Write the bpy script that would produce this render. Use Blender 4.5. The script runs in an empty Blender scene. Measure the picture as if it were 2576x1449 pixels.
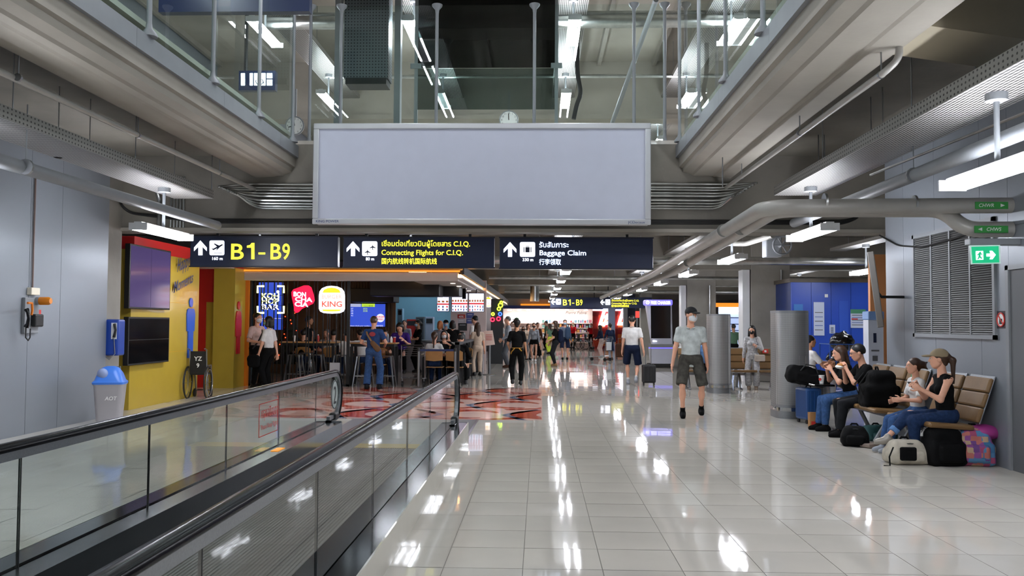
import bpy, math, random
import numpy as np
from mathutils import Vector, Matrix
random.seed(7)
SC = bpy.context.scene
COL = SC.collection
# ---------------- camera, world, exposure ----------------
FPX = 2180.0
CAMLOC = Vector((0, 0, 1.54))
CAMROT = Matrix.Rotation(math.radians(1.826), 3, 'Z') @ Matrix.Rotation(math.radians(90 + 2.345), 3, 'X') @ Matrix.Rotation(0.006, 3, 'Z')
cd = bpy.data.cameras.new('camera')
cd.sensor_width = 36.0
cd.lens = FPX / 2576 * 36.0
cd.clip_end = 300
cam = bpy.data.objects.new('camera', cd)
cam.matrix_world = Matrix.Translation(CAMLOC) @ CAMROT.to_4x4()
COL.objects.link(cam)
SC.camera = cam
w = bpy.data.worlds.new('world')
SC.world = w
w.use_nodes = True
w.node_tree.nodes['Background'].inputs[0].default_value = (.75, .8, .9, 1)
w.node_tree.nodes['Background'].inputs[1].default_value = .10
SC.view_settings.view_transform = 'Standard'
SC.view_settings.look = 'None'
SC.view_settings.exposure = 0.0
SC.view_settings.gamma = 1.0
SC.view_settings.use_curve_mapping = False
TUBE = 101.0      # glow of the fluorescent tubes


def ray(px, py):
    return CAMROT @ Vector((px - 1288, 724.5 - py, -FPX))


def PY(px, py, Y):
    d = ray(px, py); return CAMLOC + d * (Y / d.y)


def PX(px, py, X):
    d = ray(px, py); return CAMLOC + d * (X / d.x)


def PZ(px, py, z=0.0):
    d = ray(px, py); return CAMLOC + d * ((z - CAMLOC.z) / d.z)


# ---------------- materials ----------------
MATS = {}


def srgb(c):
    if isinstance(c, str):
        c = [int(c[i:i + 2], 16) / 255 for i in (0, 2, 4)]
    return [x / 12.92 if x <= .04045 else ((x + .055) / 1.055) ** 2.4 for x in c]


def mat(name, col, rough=.5, metal=0., var=.0, vscale=4., bump=0., bscale=30., emit=0., ecol=None, spec=.5, trans=0., coat=0., stretch=None, ior=1.5):
    if name in MATS:
        return MATS[name]
    m = bpy.data.materials.new(name)
    m.use_nodes = True
    nt = m.node_tree
    b = nt.nodes['Principled BSDF']
    c = srgb(col)
    b.inputs['Base Color'].default_value = (*c, 1)
    b.inputs['Roughness'].default_value = rough
    b.inputs['Metallic'].default_value = metal
    b.inputs['Specular IOR Level'].default_value = spec
    b.inputs['Transmission Weight'].default_value = trans
    b.inputs['Coat Weight'].default_value = coat
    b.inputs['IOR'].default_value = ior
    tc = nt.nodes.new('ShaderNodeTexCoord')
    vec = tc.outputs['Object']
    if stretch:
        mp = nt.nodes.new('ShaderNodeMapping')
        mp.inputs['Scale'].default_value = stretch
        nt.links.new(vec, mp.inputs['Vector']); vec = mp.outputs[0]
    n = nt.nodes.new('ShaderNodeTexNoise')
    n.inputs['Scale'].default_value = vscale
    n.inputs['Detail'].default_value = 5
    nt.links.new(vec, n.inputs['Vector'])
    r = nt.nodes.new('ShaderNodeValToRGB')
    v = max(var, .02)
    r.color_ramp.elements[0].color = (*[x * (1 - v) for x in c], 1)
    r.color_ramp.elements[1].color = (*[min(1, x * (1 + v)) for x in c], 1)
    r.color_ramp.elements[0].position = .3
    r.color_ramp.elements[1].position = .7
    nt.links.new(n.outputs['Fac'], r.inputs[0])
    nt.links.new(r.outputs[0], b.inputs['Base Color'])
    if bump:
        n2 = nt.nodes.new('ShaderNodeTexNoise')
        n2.inputs['Scale'].default_value = bscale
        nt.links.new(vec, n2.inputs['Vector'])
        bp = nt.nodes.new('ShaderNodeBump')
        bp.inputs['Strength'].default_value = bump
        bp.inputs['Distance'].default_value = .01
        nt.links.new(n2.outputs['Fac'], bp.inputs['Height'])
        nt.links.new(bp.outputs[0], b.inputs['Normal'])
    if emit:
        b.inputs['Emission Color'].default_value = (*srgb(ecol or col), 1)
        b.inputs['Emission Strength'].default_value = emit
    MATS[name] = m
    return m


def glass(name, tint=(.9, .96, .94), refl=1.0, rough=0.0, ior=1.45):
    """thin pane: see-through plus Fresnel reflection"""
    m = bpy.data.materials.new(name); m.use_nodes = True
    nt = m.node_tree; nt.nodes.clear()
    o = nt.nodes.new('ShaderNodeOutputMaterial')
    t = nt.nodes.new('ShaderNodeBsdfTransparent'); t.inputs[0].default_value = (*tint, 1)
    g = nt.nodes.new('ShaderNodeBsdfGlossy'); g.inputs['Roughness'].default_value = rough
    g.inputs[0].default_value = (refl, refl, refl, 1)
    f = nt.nodes.new('ShaderNodeFresnel'); f.inputs[0].default_value = ior
    mx = nt.nodes.new('ShaderNodeMixShader')
    ge = nt.nodes.new('ShaderNodeNewGeometry')
    ma = nt.nodes.new('ShaderNodeMath'); ma.operation = 'MULTIPLY'
    inv = nt.nodes.new('ShaderNodeMath'); inv.operation = 'SUBTRACT'; inv.inputs[0].default_value = 1.0
    nt.links.new(ge.outputs['Backfacing'], inv.inputs[1])
    nt.links.new(f.outputs[0], ma.inputs[0]); nt.links.new(inv.outputs[0], ma.inputs[1])
    nt.links.new(ma.outputs[0], mx.inputs[0]); nt.links.new(t.outputs[0], mx.inputs[1]); nt.links.new(g.outputs[0], mx.inputs[2])
    nt.links.new(mx.outputs[0], o.inputs[0])
    MATS[name] = m
    return m


def perforated(name, col, hole, sx, sy, rad=.3, axis='XY', rough=.45, metal=.0, slot=1.0):
    """sheet metal with a fine grid of punched holes (too small to build singly)"""
    m = mat(name, col, rough, metal)
    nt = m.node_tree; b = nt.nodes['Principled BSDF']
    tc = nt.nodes.new('ShaderNodeTexCoord')
    sp = nt.nodes.new('ShaderNodeSeparateXYZ'); nt.links.new(tc.outputs['Object'], sp.inputs[0])

    def cell(o, s):
        a = nt.nodes.new('ShaderNodeMath'); a.operation = 'MULTIPLY'; a.inputs[1].default_value = s; nt.links.new(o, a.inputs[0])
        f = nt.nodes.new('ShaderNodeMath'); f.operation = 'FRACT'; nt.links.new(a.outputs[0], f.inputs[0])
        d = nt.nodes.new('ShaderNodeMath'); d.operation = 'SUBTRACT'; d.inputs[1].default_value = .5; nt.links.new(f.outputs[0], d.inputs[0])
        return d.outputs[0]
    c1 = cell(sp.outputs[axis[0]], sx); c2 = cell(sp.outputs[axis[1]], sy)
    c2m = nt.nodes.new('ShaderNodeMath'); c2m.operation = 'MULTIPLY'; c2m.inputs[1].default_value = slot; nt.links.new(c2, c2m.inputs[0])
    cb = nt.nodes.new('ShaderNodeCombineXYZ'); nt.links.new(c1, cb.inputs[0]); nt.links.new(c2m.outputs[0], cb.inputs[1])
    ln = nt.nodes.new('ShaderNodeVectorMath'); ln.operation = 'LENGTH'; nt.links.new(cb.outputs[0], ln.inputs[0])
    lt = nt.nodes.new('ShaderNodeMath'); lt.operation = 'LESS_THAN'; lt.inputs[1].default_value = rad; nt.links.new(ln.outputs['Value'], lt.inputs[0])
    mx = nt.nodes.new('ShaderNodeMix'); mx.data_type = 'RGBA'
    mx.inputs[6].default_value = (*srgb(col), 1); mx.inputs[7].default_value = (*srgb(hole), 1)
    nt.links.new(lt.outputs[0], mx.inputs[0]); nt.links.new(mx.outputs[2], b.inputs['Base Color'])
    return m


M = lambda k: MATS[k]
concrete = mat('concrete', '8d8880', .75, var=.22, vscale=.9, bump=.25, bscale=14)
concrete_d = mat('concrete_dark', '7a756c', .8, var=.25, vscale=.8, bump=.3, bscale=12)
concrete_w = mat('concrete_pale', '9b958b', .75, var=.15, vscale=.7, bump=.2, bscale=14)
steel = mat('steel', '9a9da0', .32, 1., var=.06)
steel_b = mat('steel_brushed', '8f9296', .38, .85, var=.08, stretch=(1, 40, 40), vscale=3)
chrome = mat('chrome', 'c8cacc', .12, 1.)
galv = mat('galvanised', 'b4b6b4', .3, 1., var=.15, vscale=6)
grey_paint = mat('grey_paint', '85888c', .45, .1, var=.05)
wallgrey = mat('wall_panel_grey', '878c93', .4, .3, var=.03, vscale=.6, bump=.03, bscale=400)
black = mat('black', '0d0d0e', .5)
blackgloss = mat('black_gloss', '08080a', .12)
rubber = mat('rubber', '0a0a0c', .22, spec=.5, ior=1.16)
white = mat('white', 'e6e6e4', .5)
whitep = mat('white_plastic', 'd9dadb', .35)
darkgrey = mat('dark_grey', '2b2c2e', .6)
midgrey = mat('mid_grey', '5b5d60', .6)
insul = mat('pipe_cladding', 'a5a29c', .42, .25, var=.08, vscale=3, bump=.1, bscale=20)
tube_m = mat('lamp_tube', 'ffffff', .5, emit=TUBE, ecol='f2f6ff')
navy = mat('sign_navy', '1b2440', .35)
navy_side = mat('sign_navy_side', '151b30', .5)
s_white = mat('sign_white_glow', 'ffffff', .5, emit=2.6, ecol='eef2ff')
s_yel = mat('sign_yellow_glow', 'f6ee4a', .5, emit=1.5, ecol='f7ef3c')
glassm = glass('pane_glass')
glassw = glass('balustrade_glass', tint=(.80, .84, .82), refl=1.0, ior=1.6)
glassd = glass('dark_glass', tint=(.35, .42, .42), ior=1.5)
yellow = mat('yellow_wall', 'b59a34', .28, var=.03, coat=.3)
orange = mat('orange_wall', 'd9761a', .35)
red_w = mat('red_wall', 'b5191a', .35)
blue_w = mat('blue_wall', '2447a8', .4, var=.04)
wood = mat('wood_seat', 'b98a52', .45, var=.15, vscale=3, stretch=(1, 8, 1))
wood_d = mat('wood_dark', '4a3524', .5, var=.2, vscale=3, stretch=(6, 6, .6))
skin1 = mat('skin_fair', 'd9a185', .5, var=.05, vscale=8)
skin2 = mat('skin_tan', 'b98563', .5, var=.05, vscale=8)
cream = mat('cream', 'd8d0bd', .5)


# ---------------- mesh helpers ----------------
WL = {}


class MB:
    def __init__(s):
        s.v = []; s.f = []; s.m = []

    def add(s, vs, fs, m=0):
        o = len(s.v)
        s.v.extend([tuple(p) for p in vs])
        for f in fs:
            s.f.append(tuple(i + o for i in f)); s.m.append(m)
        return s

    def box(s, x0, x1, y0, y1, z0, z1, m=0):
        return s.add([(x0, y0, z0), (x1, y0, z0), (x1, y1, z0), (x0, y1, z0), (x0, y0, z1), (x1, y0, z1), (x1, y1, z1), (x0, y1, z1)],
                     [(0, 3, 2, 1), (4, 5, 6, 7), (0, 1, 5, 4), (1, 2, 6, 5), (2, 3, 7, 6), (3, 0, 4, 7)], m)

    def obox(s, c, sx, sy, sz, R=None, m=0):
        R = R or Matrix.Identity(3); c = Vector(c)
        vs = [c + R @ Vector((x * sx / 2, y * sy / 2, z * sz / 2)) for z in (-1, 1) for (x, y) in ((-1, -1), (1, -1), (1, 1), (-1, 1))]
        return s.add(vs, [(0, 3, 2, 1), (4, 5, 6, 7), (0, 1, 5, 4), (1, 2, 6, 5), (2, 3, 7, 6), (3, 0, 4, 7)], m)

    def loft(s, rings, cap=True, m=0, closed=False):
        n = len(rings[0]); vs = [p for r in rings for p in r]; fs = []
        k = len(rings)
        for i in range(k if closed else k - 1):
            a = i * n; b = ((i + 1) % k) * n
            for j in range(n):
                j2 = (j + 1) % n
                fs.append((a + j, a + j2, b + j2, b + j))
        if cap and not closed:
            fs.append(tuple(range(n - 1, -1, -1))); fs.append(tuple((k - 1) * n + j for j in range(n)))
        return s.add(vs, fs, m)

    def tube(s, path, r, n=8, m=0, cap=True, closed=False, flat=None):
        P = [Vector(p) for p in path]; rings = []; k = len(P)
        up = None
        for i in range(k):
            if closed:
                t = P[(i + 1) % k] - P[i - 1]
            else:
                t = P[min(i + 1, k - 1)] - P[max(i - 1, 0)]
            t.normalize()
            if up is None:
                up = Vector((0, 0, 1)) if abs(t.z) < .9 else Vector((0, 1, 0))
            a = t.cross(up)
            if a.length < 1e-5:
                a = t.cross(Vector((1, 0, 0)))
            a.normalize(); b = a.cross(t); up = b
            rr = r[i] if isinstance(r, (list, tuple)) else r
            ra, rb = (rr, rr) if not flat else (rr, rr * flat)
            rings.append([P[i] + a * (math.cos(2 * math.pi * j / n) * ra) + b * (math.sin(2 * math.pi * j / n) * rb) for j in range(n)])
        return s.loft(rings, cap, m, closed)

    def cyl(s, p0, p1, r, r1=None, n=12, m=0):
        return s.tube([p0, p1], [r, r if r1 is None else r1], n, m)

    def lathe(s, prof, c, n=16, m=0, axis=None):
        c = Vector(c); R = axis or Matrix.Identity(3)
        return s.loft([[c + R @ Vector((max(r, 1e-4) * math.cos(2 * math.pi * j / n), max(r, 1e-4) * math.sin(2 * math.pi * j / n), z)) for j in range(n)] for r, z in prof], True, m)

    def prism(s, pts, vec, m=0):
        n = len(pts); v = Vector(vec)
        vs = [Vector(p) for p in pts] + [Vector(p) + v for p in pts]
        fs = [tuple(range(n - 1, -1, -1)), tuple(range(n, 2 * n))] + [(j, (j + 1) % n, n + (j + 1) % n, n + j) for j in range(n)]
        return s.add(vs, fs, m)

    def ell(s, c, r, n=12, k=8, R=None, m=0):
        R = R or Matrix.Identity(3); c = Vector(c); rings = []
        for i in range(k + 1):
            t = math.pi * i / k; q = max(math.sin(t), 1e-3)
            rings.append([c + R @ Vector((r[0] * q * math.cos(2 * math.pi * j / n), r[1] * q * math.sin(2 * math.pi * j / n), -r[2] * math.cos(t))) for j in range(n)])
        return s.loft(rings, True, m)

    def sheet(s, c, ux, uy, w, h, th, m=0):
        """thin slab centred at c, in plane ux,uy"""
        ux = Vector(ux).normalized(); uy = Vector(uy).normalized(); uz = ux.cross(uy)
        return s.obox(c, w, h, th, Matrix((ux, uy, uz)).transposed(), m)

    def build(s, name, mats, parent=None, smooth=False, bevel=0, kind=None, label=None):
        me = bpy.data.meshes.new(name)
        off = WL.get(parent.name, Vector()) if parent else Vector()
        v = np.array(s.v, dtype=float).reshape(-1, 3) - np.array(off)
        me.from_pydata(v.tolist(), [], s.f)
        if not isinstance(mats, (list, tuple)):
            mats = [mats]
        for m in mats:
            me.materials.append(m)
        if len(mats) > 1:
            me.polygons.foreach_set('material_index', s.m)
        if smooth:
            me.polygons.foreach_set('use_smooth', [True] * len(me.polygons))
            me.set_sharp_from_angle(angle=math.radians(42))
        me.update()
        o = bpy.data.objects.new(name, me)
        COL.objects.link(o)
        if parent:
            o.parent = parent
            WL[o.name] = off
        else:
            WL[o.name] = Vector()
        if bevel:
            b = o.modifiers.new('bevel', 'BEVEL'); b.width = bevel; b.segments = 2; b.limit_method = 'ANGLE'; b.angle_limit = math.radians(40)
        if kind:
            o['kind'] = kind
        if label:
            o['label'] = label
        return o


def thing(name, label, cat, loc=(0, 0, 0), group=None):
    o = bpy.data.objects.new(name, None); COL.objects.link(o)
    o.empty_display_size = .1
    o.location = loc; WL[o.name] = Vector(loc)
    o['label'] = label; o['category'] = cat
    if group:
        o['group'] = group
    return o


def tag(o, label, cat, group=None):
    o['label'] = label; o['category'] = cat
    if group:
        o['group'] = group
    return o


def struct(o):
    o['kind'] = 'structure'; return o


def dup(root, delta, label=None, group=None):
    """copy of a thing with copies of its parts and sub-parts"""
    r = root.copy(); COL.objects.link(r)
    r.location = Vector(root.location) + Vector(delta); WL[r.name] = Vector(r.location)
    if label:
        r['label'] = label
    if group:
        r['group'] = group
    for ch in root.children:
        c = ch.copy(); COL.objects.link(c); c.parent = r
        for g in ch.children:
            d = g.copy(); COL.objects.link(d); d.parent = c
    return r


_tcache = {}


def text(s, size, pos, ux, uz, m, parent=None, name='lettering', th=.004, align='LEFT', shear=0., bold=0., fit=None, label=None):
    """flat raised lettering; ux reading direction, uz up; size = cap height"""
    key = (s, align, bold, shear)
    if key not in _tcache:
        cu = bpy.data.curves.new('t', 'FONT'); cu.body = s; cu.align_x = align; cu.resolution_u = 3; cu.offset = bold; cu.shear = shear
        to = bpy.data.objects.new('t', cu)
        me = to.to_mesh()
        V = [v.co.copy() for v in me.vertices]; F = [tuple(p.vertices) for p in me.polygons]
        to.to_mesh_clear(); bpy.data.objects.remove(to); bpy.data.curves.remove(cu)
        _tcache[key] = (V, F)
    V, F = _tcache[key]
    k = size / .72
    kx = k
    if fit and V:
        wd = max(v.x for v in V) - min(v.x for v in V)
        kx = fit / wd
    ux = Vector(ux).normalized(); uz = Vector(uz).normalized(); nn = ux.cross(uz)
    pos = Vector(pos)
    b = MB()
    b.add([pos + ux * (v.x * kx) + uz * (v.y * k) + nn * th for v in V], F)
    # orientation: make the faces look along nn
    o = b.build(name, m, parent, label=label)
    return o


XA = Vector((1, 0, 0)); YA = Vector((0, 1, 0)); ZA = Vector((0, 0, 1))


# ---------------- smooth solids from distance fields (people, bags) ----------------
def cap_(a, b, ra, rb=None, flat=None, cut=None, k=.03):
    return ('c', np.array(a, float), np.array(b, float), ra, ra if rb is None else rb, flat, cut, k)


def ell_(c, r, R=None, k=.03):
    return ('e', np.array(c, float), np.array(r, float), None if R is None else np.array(R, float), None, None, None, k)


def box_(c, half, r, k=.03):
    return ('b', np.array(c, float), np.array(half, float), r, None, None, None, k)


def field(P, prims, wr=0.):
    D = None
    for q in prims:
        if q[0] == 'c':
            a, b, ra, rb, flat, cut = q[1:7]
            d = P - a; ab = b - a
            if flat is not None:
                fd = np.array(flat[0], float); ff = flat[1]
                d = d + np.outer(d @ fd, fd) * (ff - 1); ab = ab + fd * (ab @ fd) * (ff - 1)
            L = ab @ ab
            t = np.clip(d @ ab / max(L, 1e-9), 0, 1)
            e = np.linalg.norm(d - np.outer(t, ab), axis=1) - (ra + t * (rb - ra))
            if cut:
                n = (b - a) / np.linalg.norm(b - a)
                if cut & 1:
                    e = np.maximum(e, (P - b) @ n)
                if cut & 2:
                    e = np.maximum(e, -((P - a) @ n))
        elif q[0] == 'e':
            d = P - q[1]
            if q[3] is not None:
                d = d @ q[3]
            s = np.linalg.norm(d / q[2], axis=1)
            e = (s - 1) * np.min(q[2]) * .8 + (s - 1) * np.mean(q[2]) * .2
        elif q[0] == 'b':
            d = np.abs(P - q[1]) - (q[2] - q[3])
            e = np.linalg.norm(np.maximum(d, 0), axis=1) + np.minimum(d.max(1), 0) - q[3]
        elif q[0] == 'sub':
            e2 = field(P, q[1]); D = np.maximum(D, -e2); continue
        elif q[0] == 'and':
            D = np.maximum(D, (P - np.array(q[1], float)) @ np.array(q[2], float)); continue
        if D is None:
            D = e
        else:
            k = q[7]
            h = np.clip(.5 + .5 * (D - e) / k, 0, 1)
            D = D * (1 - h) + e * h - k * h * (1 - h)
    if wr:
        D = D + wr * (np.sin(P[:, 2] * 42 + np.sin(P[:, 0] * 25) * 1.7 + P[:, 1] * 20) * .6 + np.sin(P[:, 0] * 55 - P[:, 2] * 23 + np.sin(P[:, 1] * 31)) * .4)
    return D


def bounds(prims):
    lo = np.full(3, 9e9); hi = -lo
    for q in prims:
        if q[0] == 'c':
            r = max(q[3], q[4])
            for p in (q[1], q[2]):
                lo = np.minimum(lo, p - r); hi = np.maximum(hi, p + r)
        elif q[0] == 'e':
            r = np.max(q[2]); lo = np.minimum(lo, q[1] - r); hi = np.maximum(hi, q[1] + r)
        elif q[0] == 'b':
            lo = np.minimum(lo, q[1] - q[2]); hi = np.maximum(hi, q[1] + q[2])
    return lo, hi


def solid(prims, h, wr=0.):
    """surface-nets mesh of a blended solid -> (verts, quads)"""
    lo, hi = bounds(prims)
    ax = [np.arange(lo[i] - 2.5 * h, hi[i] + 2.6 * h, h) for i in range(3)]
    n = [len(a) for a in ax]
    G = np.stack(np.meshgrid(*ax, indexing='ij'), -1).reshape(-1, 3)
    D = field(G, prims, wr).reshape(n)
    I = D < 0
    c = np.zeros([k - 1 for k in n], int)
    for dx in (0, 1):
        for dy in (0, 1):
            for dz in (0, 1):
                c += I[dx:n[0] - 1 + dx, dy:n[1] - 1 + dy, dz:n[2] - 1 + dz]
    act = (c > 0) & (c < 8)
    idx = np.argwhere(act)
    if len(idx) == 0:
        return np.zeros((0, 3)), []
    vid = -np.ones(act.shape, int); vid[act] = np.arange(len(idx))
    acc = np.zeros((len(idx), 3)); cnt = np.zeros(len(idx))
    cor = [(0, 0, 0), (1, 0, 0), (0, 1, 0), (1, 1, 0), (0, 0, 1), (1, 0, 1), (0, 1, 1), (1, 1, 1)]
    for i in range(8):
        for bit in (1, 2, 4):
            j = i | bit
            if j == i:
                continue
            a = idx + cor[i]; b = idx + cor[j]
            da = D[a[:, 0], a[:, 1], a[:, 2]]; db = D[b[:, 0], b[:, 1], b[:, 2]]
            mk = (da < 0) != (db < 0)
            t = np.where(mk, da / np.where(mk, da - db, 1), 0)
            p = np.array(cor[i], float) + t[:, None] * (np.array(cor[j], float) - np.array(cor[i], float))
            acc[mk] += p[mk]; cnt[mk] += 1
    V = (idx + acc / cnt[:, None]) * h + np.array([a[0] for a in ax])
    F = []
    for axis in range(3):
        sl0 = [slice(None)] * 3; sl1 = [slice(None)] * 3
        sl0[axis] = slice(0, -1); sl1[axis] = slice(1, None)
        A = I[tuple(sl0)]; B = I[tuple(sl1)]
        e = np.argwhere(A != B)
        u, v = [(1, 2), (2, 0), (0, 1)][axis]
        ok = (e[:, u] > 0) & (e[:, v] > 0) & (e[:, u] < n[u] - 1) & (e[:, v] < n[v] - 1)
        e = e[ok]
        s = A[e[:, 0], e[:, 1], e[:, 2]]
        du = np.zeros(3, int); dv = np.zeros(3, int); du[u] = 1; dv[v] = 1
        q = [e - du - dv, e - dv, e, e - du]
        q = np.stack([vid[k[:, 0], k[:, 1], k[:, 2]] for k in q], 1)
        q[~s] = q[~s][:, ::-1]
        F.append(q)
    F = np.concatenate(F)
    return V, F[(F >= 0).all(1)].tolist()


def blob(name, parts, h, m, parent=None, X=None, wr=0., extra=None):
    """parts: list of prim lists, meshed singly and kept in one mesh; X = 4x4 placing local coordinates"""
    b = MB()
    for pr in parts:
        hh = h
        if isinstance(pr, tuple) and len(pr) == 2 and isinstance(pr[1], float):
            pr, hh = pr
        V, F = solid(pr, hh, wr)
        if X is not None and len(V):
            Xn = np.array(X); V = V @ Xn[:3, :3].T + Xn[:3, 3]
        b.add(V.tolist(), F)
    return b.build(name, m, parent, smooth=True)
# ================= SETTING =================
def tile_material():
    m = mat('floor_tile', 'cdc7bd', .045, var=.05, vscale=1.3, spec=.42)
    nt = m.node_tree; b = nt.nodes['Principled BSDF']
    tc = nt.nodes.new('ShaderNodeTexCoord')
    n = nt.nodes.new('ShaderNodeTexNoise'); n.inputs['Scale'].default_value = 2.2; n.inputs['Detail'].default_value = 2
    nt.links.new(tc.outputs['Object'], n.inputs['Vector'])
    bp = nt.nodes.new('ShaderNodeBump'); bp.inputs['Strength'].default_value = .05; bp.inputs['Distance'].default_value = .02
    nt.links.new(n.outputs['Fac'], bp.inputs['Height']); nt.links.new(bp.outputs[0], b.inputs['Normal'])
    return m


tilem = tile_material()
grout = mat('grout', '8f8a82', .8)
tile_pink = mat('floor_tile_pink', 'd8b4a8', .1, var=.08, vscale=3, spec=.4)
inlay_red = mat('floor_inlay_red', 'b04430', .12, var=.1, spec=.4)
inlay_blue = mat('floor_inlay_blue', '67748c', .12, var=.1, spec=.4)

PX0, PX1, PYA, PYB = -4.6, .06, 13.9, 20.6        # patterned floor in front of the restaurant
b = MB(); b.box(-12.5, 15, -6, 62, -.12, -.003)
floor = struct(b.build('floor', grout))
T = .5
rng = random.Random(3)
tm = MB(); g = .0014; e = .0012
tm.add([(-T / 2 + g, -T / 2 + g, -.003), (T / 2 - g, -T / 2 + g, -.003), (T / 2 - g, T / 2 - g, -.003), (-T / 2 + g, T / 2 - g, -.003),
        (-T / 2 + g + e, -T / 2 + g + e, 0), (T / 2 - g - e, -T / 2 + g + e, 0), (T / 2 - g - e, T / 2 - g - e, 0), (-T / 2 + g + e, T / 2 - g - e, 0)],
       [(4, 5, 6, 7)])
tm.add(tm.v[:], [(0, 1, 5, 4), (1, 2, 6, 5), (2, 3, 7, 6), (3, 0, 4, 7)], 1)
t0 = tm.build('tile', [tilem, grout], floor)
cand = []
rest = MB()
x_off = PZ(1313.8, 1449).x % T; y_off = PZ(1600, 1383).y % T
for i in range(-26, 31):
    for j in range(-12, 124):
        cx = i * T + x_off + T / 2; cy = j * T + y_off + T / 2
        if -3.2 < cx < -.95 and cy < 11.5:
            continue
        if cx < PX1 and cx > PX0 and PYA - .2 < cy < PYB:
            continue
        vis = cy > 4.6 and -.4 - .05 * cy < cx < .58 * cy and cx < 5.0
        d = cy if vis else 999
        cand.append((d, cx, cy))
cand.sort()
first = True
for k, (d, cx, cy) in enumerate(cand):
    rx, ry = rng.gauss(0, .0011), rng.gauss(0, .0011)
    if k < 300 and d < 900:
        if first:
            o = t0; first = False
        else:
            o = t0.copy(); COL.objects.link(o)
        o.location = (cx, cy, 0); o.rotation_euler = (rx, ry, 0)
    else:
        a = T / 2 - g - .001
        rest.add([(cx + sx * a, cy + sy * a, sx * a * -ry + sy * a * rx) for sx, sy in ((-1, -1), (1, -1), (1, 1), (-1, 1))], [(0, 1, 2, 3)])
rest.build('tile_field', tilem, floor, kind='stuff')
# patterned zone: pinkish slab with red and blue curved inlays
b = MB(); b.box(PX0, PX1, PYA, PYB, -.003, .0005)
b.build('pattern_panel', tile_pink, floor)


def band(pts, wid, m, name):
    bb = MB(); L = []; R = []
    P = [Vector((p[0], p[1], 0)) for p in pts]
    n = len(P)
    for i, p in enumerate(P):
        t = (P[min(i + 1, n - 1)] - P[max(i - 1, 0)]).normalized(); s = Vector((-t.y, t.x, 0))
        ww = wid(i / (n - 1)) if callable(wid) else wid
        for lst, sg in ((L, 1), (R, -1)):
            q = p + s * ww * sg
            q.x = min(max(q.x, PX0), PX1 - .02); q.y = min(max(q.y, PYA), PYB); q.z = .0012
            lst.append(q)
    vs = L + R
    bb.add(vs, [(i, n + i, n + i + 1, i + 1) for i in range(n - 1)])
    return bb.build(name, m, floor)


for r in range(4):
    yy = 14.75 + r * 1.75
    for cidx in range(4):
        xx = -4.1 + cidx * 1.45 + (.7 if r % 2 else 0)
        arc = [(xx + .52 * math.cos(a), yy + .62 * math.sin(a)) for a in np.linspace(.35, 5.2, 17)]
        band(arc, lambda t: .03 + .2 * math.sin(math.pi * t), inlay_red, 'red_inlay')
        band([(xx + .95, yy - .95), (xx + .62, yy - .1), (xx + .8, yy + .25), (xx + 1.2, yy + .85)], .075, inlay_blue, 'blue_inlay')
        band([(xx - .1, yy - .95), (xx + .5, yy - .75), (xx + .95, yy - .5)], .11, inlay_red, 'red_inlay')

# ---- lower ceiling with the open well ----
VX0, VX1, BY = -4.07, 2.27, 14.2
b = MB()
b.box(VX1 + .9, 14, -6, BY, 4.3, 4.6); b.box(-12, VX0 - .6, -6, BY, 4.3, 4.6)
b.box(-12, 14, BY + .4, 62, 3.95, 4.5)
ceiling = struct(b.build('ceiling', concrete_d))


def extr(prof, y0, y1, name, m, parent):
    bb = MB(); n = len(prof)
    bb.add([(x, y0, z) for x, z in prof] + [(x, y1, z) for x, z in prof],
           [(j, (j + 1) % n, n + (j + 1) % n, n + j) for j in range(n)] + [tuple(range(n - 1, -1, -1)), tuple(range(n, 2 * n))])
    return bb.build(name, m, parent)


X0 = VX1
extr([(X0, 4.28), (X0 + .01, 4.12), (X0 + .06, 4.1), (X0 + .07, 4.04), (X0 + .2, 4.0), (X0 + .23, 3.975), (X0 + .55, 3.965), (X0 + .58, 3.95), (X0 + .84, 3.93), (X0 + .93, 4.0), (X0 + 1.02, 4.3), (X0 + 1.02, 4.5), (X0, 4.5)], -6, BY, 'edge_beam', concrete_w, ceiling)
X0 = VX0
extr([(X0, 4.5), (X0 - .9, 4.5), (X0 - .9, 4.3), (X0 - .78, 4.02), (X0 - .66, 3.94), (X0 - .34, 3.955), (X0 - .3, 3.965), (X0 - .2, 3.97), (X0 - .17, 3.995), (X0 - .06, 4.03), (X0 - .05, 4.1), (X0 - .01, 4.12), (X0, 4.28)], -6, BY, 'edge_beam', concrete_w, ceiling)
for (x, sx) in ((VX1, -1), (VX0, 1)):
    y = -6.
    while y < BY:
        bb = MB(); bb.box(min(x, x + sx * .05), max(x, x + sx * .05), y, min(y + 2.4, BY) - .006, 4.27, 4.47)
        bb.build('fascia_channel', grey_paint, ceiling); y += 2.4
# main cross beam under the far end of the well
b = MB(); b.box(-7.4, 8.5, BY, BY + .4, 3.09, 4.5); b.box(-7.4, 8.5, BY - .05, BY + .42, 3.035, 3.10)
b.build('cross_beam', concrete_d, ceiling)
b = MB(); b.box(-7.4, 8.5, BY - .055, BY - .05, 3.04, 3.095); b.build('beam_lip', concrete_w, ceiling)
for Yb in (23.9, 33.6, 43.3, 53):
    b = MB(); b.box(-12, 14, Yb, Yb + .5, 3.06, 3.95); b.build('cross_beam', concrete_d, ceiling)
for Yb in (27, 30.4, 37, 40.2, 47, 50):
    b = MB(); b.box(-2.6, 14, Yb, Yb + .3, 3.45, 3.95); b.build('joist', concrete_d, ceiling)
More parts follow.
